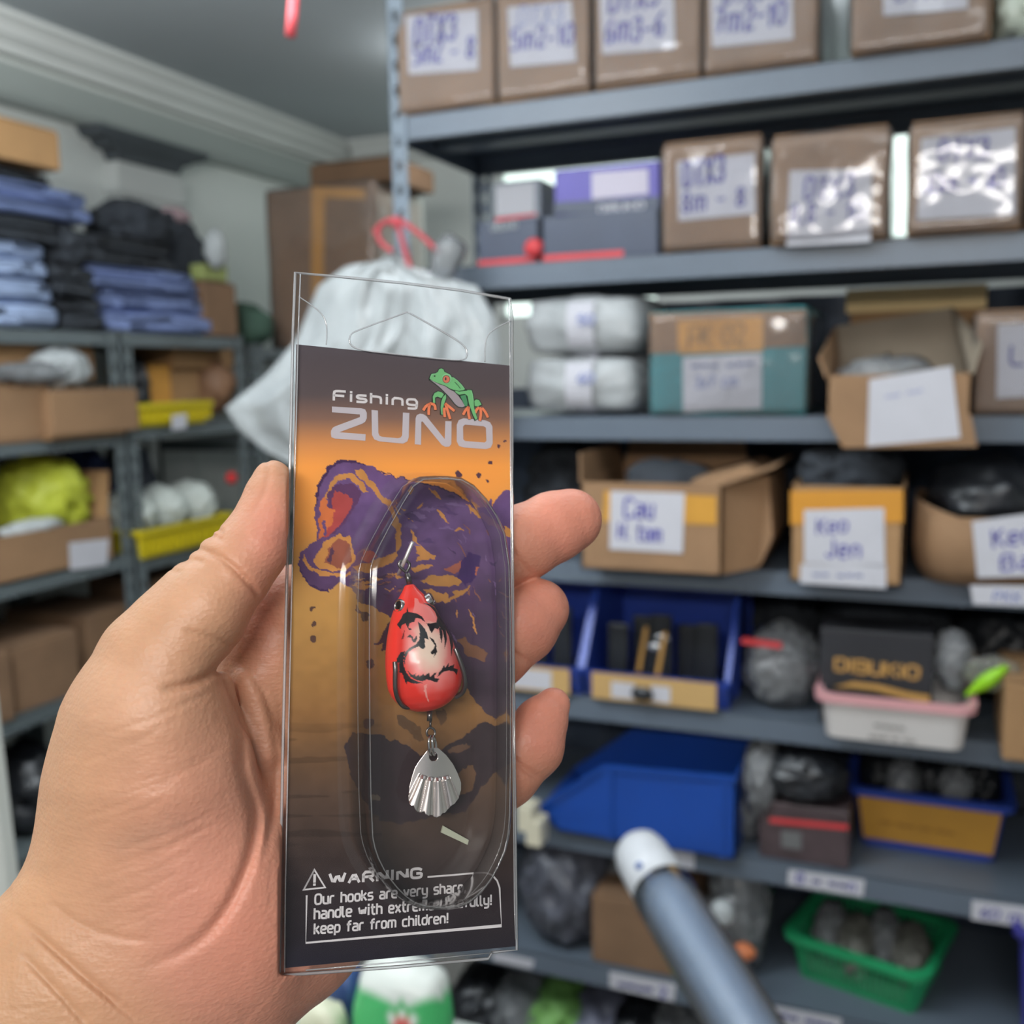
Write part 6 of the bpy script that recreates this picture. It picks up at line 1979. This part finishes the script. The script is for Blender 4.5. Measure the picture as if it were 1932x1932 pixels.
# blade sheet with fluted ribs: fine grid inside the outline, thickness and scoop by height
BN = 110
bx = np.array([p[0] for p in bl_out])
by = np.array([p[1] for p in bl_out])
gx, gy = np.meshgrid(np.linspace(bx.min() - 1, bx.max() + 1, BN), np.linspace(by.min() - 1, by.max() + 1, BN))
ins = inside(bl_out, gx, gy) & ~inside(bl_hole, gx, gy)
r0 = np.array(c8([(905, 300)])[0])
ang = np.arctan2(gx - r0[0], gy - r0[1])
rr_ = np.hypot(gx - r0[0], gy - r0[1])
flut = np.clip((rr_ - 66) / 8, 0, 1) * np.abs(np.sin((ang + .02) * 15.5)) ** .7 * (np.abs(ang + .03) < .44)
hh = LH - .0025 + .0009 * flut + .0012 * np.cos((gx - 822) / 52 * 1.2)
bvv, bidx = [], -np.ones(gx.shape, int)
for j in range(BN):
    for i in range(BN):
        if ins[j, i]:
            bidx[j, i] = len(bvv)
            bvv.append(CARD.hit(gx[j, i], gy[j, i], hh[j, i]))
bff = []
for j in range(BN - 1):
    for i in range(BN - 1):
        q4 = (bidx[j, i], bidx[j + 1, i], bidx[j + 1, i + 1], bidx[j, i + 1])
        q4 = [v for v in q4 if v >= 0]
        if len(q4) >= 3:
            bff.append(tuple(q4))
BO = mesh_obj('spinner_blade', bvv, bff, mat('blade_steel', (232, 224, 220), .26, metal=1.0), LU, smooth=True)
md = BO.modifiers.new('sheet_thickness', 'SOLIDIFY')
md.thickness = .0004

# ------------------------------------------------------------------ the hand
# sculpted as one implicit surface on a grid of (photo column, photo row, depth), one unit = 0.142 mm, then carried into the room
Z0H = .270
UNIT = Z0H / F_PX


def card_zeta(px, py, h=-.0012):
    p = CARD.hit(px, py, h) - EYE
    return ((p @ MR[:, 2] if False else (MR.T @ p)[2]) - Z0H) / UNIT


STEP = 4.0
GX0, GX1, GY0, GY1, GZ0, GZ1 = -140, 1160, 850, 2130, -440, 330
gxs, gys, gzs = (np.arange(a, b, STEP, dtype=np.float32) for a, b in ((GX0, GX1), (GY0, GY1), (GZ0, GZ1)))
SHP = (len(gxs), len(gys), len(gzs))
BIG = 60.0


def smin(a, b, k):
    h = np.clip(.5 + .5 * (b - a) / k, 0, 1)
    return b + (a - b) * h - k * h * (1 - h)


def new_field():
    return np.full(SHP, BIG, np.float32)


def sub(c0, c1, pad):
    sl = []
    for k, (g, a, b) in enumerate(((gxs, GX0, GX1), (gys, GY0, GY1), (gzs, GZ0, GZ1))):
        lo, hi = c0[k] - pad, c1[k] + pad
        i0, i1 = max(0, int((lo - a) / STEP)), min(len(g), int((hi - a) / STEP) + 2)
        sl.append(slice(i0, max(i0, i1)))
    return tuple(sl)


def cone(fld, a, b, ra, rb, k, sq=1.0, sx=1.0):
    """round cone a->b; sq < 1 flattens it in depth"""
    a, b = np.array(a, np.float32), np.array(b, np.float32)
    R = max(ra, rb)
    sl = sub(np.minimum(a, b) - R, np.maximum(a, b) + R, BIG)
    x, y, z = gxs[sl[0]][:, None, None], gys[sl[1]][None, :, None], gzs[sl[2]][None, None, :]
    d = b - a
    dz = d[2] / sq
    L2 = d[0] ** 2 + d[1] ** 2 + dz ** 2 + 1e-6
    px_, py_, pz_ = x - a[0], y - a[1], (z - a[2]) / sq
    t = np.clip((px_ * d[0] + py_ * d[1] + pz_ * dz) / L2, 0, 1)
    q = np.sqrt((px_ - t * d[0]) ** 2 + (py_ - t * d[1]) ** 2 + (pz_ - t * dz) ** 2) - (ra + (rb - ra) * t)
    q = np.minimum(q * (sq if sq < 1 else 1), BIG)
    fld[sl] = smin(fld[sl], q.astype(np.float32), k)


def ell(fld, c, r, k, ang=0.0):
    c, r = np.array(c, np.float32), np.array(r, np.float32)
    R = max(r[0], r[1])
    sl = sub(c - np.array([R, R, r[2]]), c + np.array([R, R, r[2]]), BIG)
    x, y, z = gxs[sl[0]][:, None, None] - c[0], gys[sl[1]][None, :, None] - c[1], gzs[sl[2]][None, None, :] - c[2]
    ca, sa = math.cos(ang), math.sin(ang)
    u, v = x * ca + y * sa, -x * sa + y * ca
    k0 = np.sqrt((u / r[0]) ** 2 + (v / r[1]) ** 2 + (z / r[2]) ** 2)
    k1 = np.sqrt((u / r[0] ** 2) ** 2 + (v / r[1] ** 2) ** 2 + (z / r[2] ** 2) ** 2) + 1e-6
    q = np.minimum(k0 * (k0 - 1) / k1, BIG)
    fld[sl] = smin(fld[sl], q.astype(np.float32), k)


def chain(fld, pts, k, sq=1.0):
    """pts: (px, py, depth behind the card, radius)"""
    P = [((p[0], p[1], card_zeta(p[0], p[1]) + p[2]), p[3]) for p in pts]
    for (a, ra), (b, rb) in zip(P[:-1], P[1:]):
        cone(fld, a, b, ra, rb, k, sq)


def cz_(px, py, d):
    return (px, py, card_zeta(px, py) + d)


# thumb: two phalanges
thumb = new_field()
chain(thumb, [(514, 906, -44, 38), (508, 938, -46, 47), (498, 985, -50, 58), (474, 1035, -52, 68), (440, 1080, -48, 72)], 14)
chain(thumb, [(430, 1082, -44, 73), (378, 1150, -34, 88), (330, 1205, -20, 96), (300, 1250, -5, 104)], 26)
# thenar, palm body and heel
palm = new_field()
chain(palm, [(292, 1262, 0, 118), (268, 1370, 25, 146), (270, 1470, 55, 172)], 40)
ell(palm, cz_(280, 1530, 70), (208, 300, 165), 40, .10)
ell(palm, cz_(330, 1690, 95), (245, 190, 150), 50, .5)
ell(palm, cz_(520, 1640, 150), (210, 260, 128), 45)
ell(palm, cz_(600, 1420, 145), (180, 330, 118), 40)
ell(palm, cz_(500, 1260, 105), (90, 160, 88), 30, .2)
cone(palm, cz_(318, 1742, 92), cz_(-60, 2098, 150), 262, 240, 60, .56)
cone(palm, cz_(500, 1760, 150), cz_(300, 1990, 170), 150, 150, 50, .8)
# small skin fold at the web
cone(palm, cz_(412, 1292, 18), cz_(444, 1392, 38), 30, 30, 10)
cone(palm, cz_(470, 1290, 50), cz_(500, 1420, 60), 34, 40, 16)
# fingers: index, middle, ring, little
index = new_field()
chain(index, [(548, 1168, 100, 103), (700, 1120, 92, 78), (830, 1085, 86, 73), (925, 1050, 82, 70), (990, 1022, 78, 69), (1045, 994, 76, 65), (1077, 981, 75, 59)], 14)
mid = new_field()
chain(mid, [(600, 1330, 112, 88), (760, 1325, 104, 78), (860, 1290, 96, 74), (930, 1228, 88, 71), (984, 1180, 82, 70), (1016, 1150, 78, 58)], 12)
ring = new_field()
chain(ring, [(600, 1470, 116, 84), (760, 1520, 108, 76), (880, 1510, 98, 70), (950, 1458, 90, 67), (1000, 1406, 84, 64), (1022, 1362, 80, 49), (1043, 1330, 78, 33)], 12)
pinky = new_field()
chain(pinky, [(600, 1620, 120, 76), (740, 1680, 112, 66), (830, 1690, 104, 60), (890, 1640, 96, 54), (908, 1600, 92, 46)], 12)
D = smin(palm, thumb, 16)
for fl in (index, mid, ring, pinky):
    D = smin(D, fl, 7)
del thumb, palm, index, mid, ring, pinky

# keep the flesh behind the package where the card presses on it
xs2, ys2 = np.meshgrid(gxs, gys, indexing='ij')
cz2 = np.vectorize(lambda a, b: card_zeta(a, b, -.0016))(xs2[::8, ::8], ys2[::8, ::8])
pl_fit = np.linalg.lstsq(np.c_[xs2[::8, ::8].ravel(), ys2[::8, ::8].ravel(), np.ones(cz2.size)], cz2.ravel(), rcond=None)[0]
CZ = (pl_fit[0] * xs2 + pl_fit[1] * ys2 + pl_fit[2]).astype(np.float32)
ledge = 527 + (1838 - ys2) * (557 - 527) / (1838 - 515)
over = np.clip((xs2 - (ledge - 10)) / 14, 0, 1) * np.clip((1850 - ys2) / 16, 0, 1) * np.clip((984 - xs2) / 8, 0, 1)
cut = (CZ[:, :, None] + 2 - gzs[None, None, :]) * over[:, :, None] - 60 * (1 - over[:, :, None])
D = np.maximum(D, cut.astype(np.float32))
# press the left of the package edge a little softer
del cut


def crease_map(lines):
    acc = np.zeros(xs2.shape, np.float32)
    for pts, dep, w in lines:
        pts = chaikin(pts, 2)
        best = np.full(xs2.shape, 1e9, np.float32)
        taper = np.ones(xs2.shape, np.float32)
        for si_, (a, b) in enumerate(zip(pts[:-1], pts[1:])):
            lo, hi = np.minimum(a, b) - 4 * w, np.maximum(a, b) + 4 * w
            i0, i1 = max(0, int((lo[0] - GX0) / STEP)), int((hi[0] - GX0) / STEP) + 2
            j0, j1 = max(0, int((lo[1] - GY0) / STEP)), int((hi[1] - GY0) / STEP) + 2
            x, y = xs2[i0:i1, j0:j1], ys2[i0:i1, j0:j1]
            d = b - a
            t = np.clip(((x - a[0]) * d[0] + (y - a[1]) * d[1]) / (d @ d + 1e-9), 0, 1)
            q = (x - a[0] - t * d[0]) ** 2 + (y - a[1] - t * d[1]) ** 2
            fpos = (si_ + t) / (len(pts) - 1)
            tp_ = np.clip(np.minimum(fpos, 1 - fpos) * 4.5, 0, 1)
            near = q < best[i0:i1, j0:j1]
            taper[i0:i1, j0:j1] = np.where(near, tp_, taper[i0:i1, j0:j1])
            best[i0:i1, j0:j1] = np.minimum(best[i0:i1, j0:j1], q)
        acc = np.maximum(acc, dep * taper * np.exp(-best / (w * w)))
    return acc


CR = [([(355, 1030), (400, 1043), (432, 1062), (458, 1088), (482, 1114), (490, 1135)], 8, 6), ([(385, 1008), (405, 1012), (424, 1022)], 5, 5), ([(400, 996), (412, 998), (420, 1008)], 5, 4),
      ([(338, 1056), (362, 1056), (385, 1062)], 5, 5), ([(320, 1080), (342, 1078)], 4, 5), ([(442, 1236), (412, 1262), (380, 1284), (345, 1296), (300, 1300)], 9, 8), ([(345, 1188), (385, 1200), (425, 1212), (442, 1224)], 4, 5),
      ([(425, 1256), (428, 1290), (446, 1340), (458, 1400), (456, 1450), (470, 1490), (484, 1535), (480, 1590), (462, 1650), (432, 1712), (392, 1764), (340, 1800), (270, 1826)], 9, 12),
      ([(436, 1240), (466, 1262), (496, 1300), (516, 1360), (524, 1430), (522, 1500), (508, 1570), (492, 1640)], 5, 9),
      ([(-10, 1696), (25, 1724), (62, 1756), (110, 1798), (160, 1844), (212, 1886), (275, 1940)], 7, 8), ([(40, 1800), (90, 1850), (140, 1906), (170, 1940)], 5, 7), ([(90, 1700), (140, 1740), (210, 1768), (290, 1775)], 3, 7),
      ([(930, 985), (955, 1020), (976, 1056), (1006, 1092)], 12, 6), ([(930, 1195), (958, 1224), (980, 1240), (1014, 1256)], 12, 6), ([(930, 1370), (958, 1420), (985, 1450), (1028, 1474)], 12, 6),
      ([(500, 858), (508, 884), (504, 916), (490, 950), (472, 976)], 4, 4.5), ([(1040, 1292), (1054, 1312), (1068, 1340)], 3, 4.5), ([(1060, 1104), (1064, 1130), (1072, 1160)], 3, 4.5), ([(1100, 928), (1122, 950), (1126, 990)], 2.5, 4.5)]
rs = random.Random(4)
for k in range(15):        # long soft lines that run up across the ball of the thumb
    y = 1330 + 30 * k + rs.uniform(-8, 8)
    x = 190 + rs.uniform(-40, 60) - k * 2
    L = rs.uniform(120, 230)
    CR.append(([(x, y + L * .16), (x + L * .5, y), (x + L, y - L * .24)], rs.uniform(.9, 1.9), 4.4))
for k in range(6):
    y = 1240 + 17 * k
    CR.append(([(215 + 14 * k, y + 26), (290, y + 4), (340, y - 4)], .8, 4.5))
CM = crease_map(CR)
mid_z = CZ + 70
D += (CM[:, :, None] * np.clip((mid_z[:, :, None] - gzs[None, None, :]) / 60, 0, 1)).astype(np.float32)


def surface_nets(d, o, s):
    """dual surface of the zero set; o = origin, s = step"""
    ins_ = d < 0
    n = np.zeros(tuple(k - 1 for k in d.shape), np.uint8)
    for i in (0, 1):
        for j in (0, 1):
            for k in (0, 1):
                n += ins_[i:i + n.shape[0], j:j + n.shape[1], k:k + n.shape[2]]
    act = np.argwhere((n > 0) & (n < 8))
    vid = -np.ones(n.shape, np.int64)
    vid[tuple(act.T)] = np.arange(len(act))
    pos, cnt = np.zeros((len(act), 3)), np.zeros(len(act))
    cor = [(i, j, k) for i in (0, 1) for j in (0, 1) for k in (0, 1)]
    for a in range(8):
        for b in range(a + 1, 8):
            ca, cb = np.array(cor[a]), np.array(cor[b])
            if np.abs(ca - cb).sum() != 1:
                continue
            da = d[tuple((act + ca).T)].astype(float)
            db = d[tuple((act + cb).T)].astype(float)
            m = (da < 0) != (db < 0)
            t = da[m] / (da[m] - db[m])
            pos[m] += ca + (cb - ca) * t[:, None]
            cnt[m] += 1
    V = (act + pos / cnt[:, None]) * s + np.array(o)
    Fq = []
    for ax_ in range(3):
        sl0 = [slice(None)] * 3
        sl1 = [slice(None)] * 3
        sl0[ax_], sl1[ax_] = slice(0, -1), slice(1, None)
        a, b = ins_[tuple(sl0)], ins_[tuple(sl1)]
        e = np.argwhere(a != b)
        o1, o2 = (ax_ + 1) % 3, (ax_ + 2) % 3
        e = e[(e[:, o1] > 0) & (e[:, o2] > 0) & (e[:, o1] < n.shape[o1]) & (e[:, o2] < n.shape[o2])]
        st = a[tuple(e.T)]
        q = []
        for s1, s2 in ((1, 1), (0, 1), (0, 0), (1, 0)):
            c = e.copy()
            c[:, o1] -= s1
            c[:, o2] -= s2
            q.append(vid[tuple(c.T)])
        q = np.stack(q, -1)
        q[~st] = q[~st][:, ::-1]
        Fq.append(q)
    return V, np.concatenate(Fq)


HV, HF = surface_nets(D, (GX0, GY0, GZ0), STEP)
# light smoothing of the grid facets, away from creases
nv = len(HV)
ed = np.concatenate([HF[:, [0, 1]], HF[:, [1, 2]], HF[:, [2, 3]], HF[:, [3, 0]]])
deg = np.bincount(ed.ravel(), minlength=nv).astype(float)
for lam in (.5, -.52, .5, -.52, .4):
    acc = np.zeros_like(HV)
    np.add.at(acc, ed[:, 0], HV[ed[:, 1]])
    np.add.at(acc, ed[:, 1], HV[ed[:, 0]])
    HV = HV + lam * (acc / np.maximum(deg, 1)[:, None] - HV)
hx, hy, hz = HV[:, 0], HV[:, 1], HV[:, 2]
ZZ = Z0H + hz * UNIT
HW = EYE + np.stack([(hx - C_PX) / F_PX * ZZ, (hy - C_PX) / F_PX * ZZ, ZZ], -1) @ MR.T
# skin colour: tan on the outer hand, pinker palm and finger pads, freckled by noise
tan, rose, deep, pale = (np.array(lin(c)) for c in ((193, 148, 113), (205, 145, 122), (214, 141, 119), (214, 168, 139)))


def bell(cx, cy, rx_, ry_):
    return np.exp(-((hx - cx) / rx_) ** 2 - ((hy - cy) / ry_) ** 2)


w1 = np.clip(bell(430, 1600, 230, 330) + bell(520, 1850, 220, 160), 0, 1)
w2 = np.clip(bell(520, 990, 60, 90) * .8 + bell(1090, 985, 70, 60) * .6 + bell(1035, 1160, 60, 60) * .5 + bell(1035, 1350, 50, 60) * .8 + bell(500, 1180, 50, 110) * .6 + bell(470, 1760, 110, 160) * .7, 0, 1)
w2 = np.clip(w2 + .75 * np.clip((hx - 930) / 40, 0, 1) + .25 * bell(470, 1030, 110, 130), 0, 1)
w3 = bell(230, 1310, 110, 90) * .5 + bell(360, 1120, 60, 60) * .25
sk = tan * (1 - w1)[:, None] + rose * w1[:, None]
sk = sk * (1 - w2)[:, None] + deep * w2[:, None]
sk = sk * (1 - w3)[:, None] + pale * w3[:, None]
mot = vnoise(hx / 26, hy / 26, 41) * .5 + vnoise(hx / 9, hy / 9, 42) * .3 + vnoise(hx / 60, hy / 60, 43) * .4
sk *= (1 + (mot - .6) * .12)[:, None]
vein = np.clip(1 - np.abs((hx - 290) * .35 + (hy - 1570)) / 40, 0, 1) * bell(280, 1580, 90, 60)
sk = sk * (1 - .10 * vein[:, None] * np.array([1.0, .5, .2]))

M_SKIN = bpy.data.materials.new('skin')
M_SKIN.use_nodes = True
nt = M_SKIN.node_tree
b = nt.nodes['Principled BSDF']
at = nt.nodes.new('ShaderNodeVertexColor')
at.layer_name = 'paint'
nt.links.new(at.outputs['Color'], b.inputs['Base Color'])
b.inputs['Roughness'].default_value = .46
b.inputs['Specular IOR Level'].default_value = .42
b.inputs['Subsurface Weight'].default_value = .22
b.inputs['Subsurface Radius'].default_value = (1.0, .35, .2)
b.inputs['Subsurface Scale'].default_value = .0022
tc = nt.nodes.new('ShaderNodeTexCoord')
vo = nt.nodes.new('ShaderNodeTexVoronoi')
vo.inputs['Scale'].default_value = 900
nz = nt.nodes.new('ShaderNodeTexNoise')
nz.inputs['Scale'].default_value = 420
nz.inputs['Detail'].default_value = 3
nt.links.new(tc.outputs['Object'], vo.inputs['Vector'])
nt.links.new(tc.outputs['Object'], nz.inputs['Vector'])
mpw = nt.nodes.new('ShaderNodeMapping')
mpw.inputs['Rotation'].default_value = (0.2, -.45, .35)
mpw.inputs['Scale'].default_value = (120, 520, 1100)
nw = nt.nodes.new('ShaderNodeTexNoise')
nw.inputs['Scale'].default_value = 1.0
nw.inputs['Detail'].default_value = 3
nt.links.new(tc.outputs['Object'], mpw.inputs['Vector'])
nt.links.new(mpw.outputs[0], nw.inputs['Vector'])
ad2 = nt.nodes.new('ShaderNodeMath')
ad2.operation = 'MULTIPLY_ADD'
ad2.inputs[1].default_value = 1.6
nt.links.new(nw.outputs['Fac'], ad2.inputs[0])
nt.links.new(nz.outputs['Fac'], ad2.inputs[2])
ad = nt.nodes.new('ShaderNodeMath')
ad.operation = 'ADD'
nt.links.new(vo.outputs['Distance'], ad.inputs[0])
nt.links.new(ad2.outputs[0], ad.inputs[1])
bp = nt.nodes.new('ShaderNodeBump')
bp.inputs['Strength'].default_value = .26
bp.inputs['Distance'].default_value = .0004
nt.links.new(ad.outputs[0], bp.inputs['Height'])
nt.links.new(bp.outputs[0], b.inputs['Normal'])
# carry the forearm on out of the picture: extend the open rim at the grid's edge and close it
ek = np.sort(np.concatenate([HF[:, [0, 1]], HF[:, [1, 2]], HF[:, [2, 3]], HF[:, [3, 0]]]), 1)
_, inv, cnt_ = np.unique(ek, axis=0, return_inverse=True, return_counts=True)
raw = np.concatenate([HF[:, [0, 1]], HF[:, [1, 2]], HF[:, [2, 3]], HF[:, [3, 0]]])
rimE = raw[cnt_[inv.ravel()] == 1]
rimV = np.unique(rimE)
dirw = MR @ np.array([-.70, .68, .22])
dirw /= np.linalg.norm(dirw)
ctr = HW[rimV].mean(0)
HFl = [tuple(f) for f in HF]
prev = {int(v): int(v) for v in rimV}
allV, allC = [HW], [sk]
base_n = len(HW)
far0 = ((HW[rimV] - ctr) @ dirw).max()
for st_ in range(1, 7):
    k = st_ / 6
    w_ = HW[rimV] - ctr
    along = w_ @ dirw
    flatw = w_ - along[:, None] * dirw
    nw_ = ctr + flatw * (1 + .10 * k) + dirw * ((along * (1 - min(1, k * 2)) + far0 * min(1, k * 2)) + .17 * k)[:, None]
    cur = {int(v): base_n + i for i, v in enumerate(rimV)}
    base_n += len(rimV)
    allV.append(nw_)
    allC.append(sk[rimV])
    HFl += [(prev[int(b_)], prev[int(a_)], cur[int(a_)], cur[int(b_)]) for a_, b_ in rimE]
    prev = cur
allV.append((ctr + dirw * (far0 + .17))[None])
allC.append(tan[None])
HFl += [(prev[int(b_)], prev[int(a_)], base_n) for a_, b_ in rimE]
HW, sk, HF = np.concatenate(allV), np.concatenate(allC), HFl
nv = len(HW)
HAND = mesh_obj('person', HW, HF, M_SKIN, origin=HW[-1], smooth=True, cols=np.c_[sk, np.ones(nv)])
tag(HAND, 'bare left hand and wrist holding the lure package between thumb and fingers', 'person')

# fingernails: curved plates on the far side of each tip
M_NAIL = mat('fingernail', (232, 188, 164), .3, .03, 40, coat=.2)


def nail(px, py, dz, length, width, ang, tilt):
    """plate centred behind the tip; ang = long axis in the picture, tilt turns it to the side"""
    zc = card_zeta(px, py) + dz
    Zc = Z0H + zc * UNIT
    c = EYE + ray(px, py) * Zc
    e1 = MR @ np.array([math.cos(ang), math.sin(ang), 0])
    e2 = MR @ np.array([-math.sin(ang) * math.cos(tilt), math.cos(ang) * math.cos(tilt), math.sin(tilt)])
    e3 = np.cross(e1, e2)
    vs = []
    N1, N2 = 9, 11
    for s in (0, 1):
        for i in range(N1):
            u = -1 + 2 * i / (N1 - 1)
            for j in range(N2):
                v = -1 + 2 * j / (N2 - 1)
                w = width * (1 - .22 * max(0, u) ** 3 - .08 * max(0, -u) ** 2)
                vs.append(c + (e1 * u * length + e2 * math.sin(v * 1.05) / .87 * w + e3 * ((math.cos(v * 1.05) - .5) * w * .62 - .10 * length * u * u - s * 3.0)) * UNIT)
    fs = []
    n = N1 * N2
    for i in range(N1 - 1):
        for j in range(N2 - 1):
            a = i * N2 + j
            fs += [(a, a + 1, a + N2 + 1, a + N2), (n + a, n + a + N2, n + a + N2 + 1, n + a + 1)]
    rim_ = [j for j in range(N2)] + [i * N2 + N2 - 1 for i in range(1, N1)] + [(N1 - 1) * N2 + j for j in range(N2 - 2, -1, -1)] + [i * N2 for i in range(N1 - 2, 0, -1)]
    for k in range(len(rim_)):
        a, b2 = rim_[k], rim_[(k + 1) % len(rim_)]
        fs.append((a, n + a, n + b2, b2))
    return mesh_obj('fingernail', vs, fs, M_NAIL, HAND, smooth=True)


NAILS = True
if NAILS:
    nail(484, 925, -22, 46, 34, math.atan2(-60, 24), 2.2)
    nail(1091, 972, 118, 38, 34, math.atan2(-14, 30), 2.95)
    nail(1035, 1141, 116, 34, 32, math.atan2(-30, 30), 2.9)
    nail(1046, 1341, 104, 36, 24, math.atan2(-40, 18), 2.6)
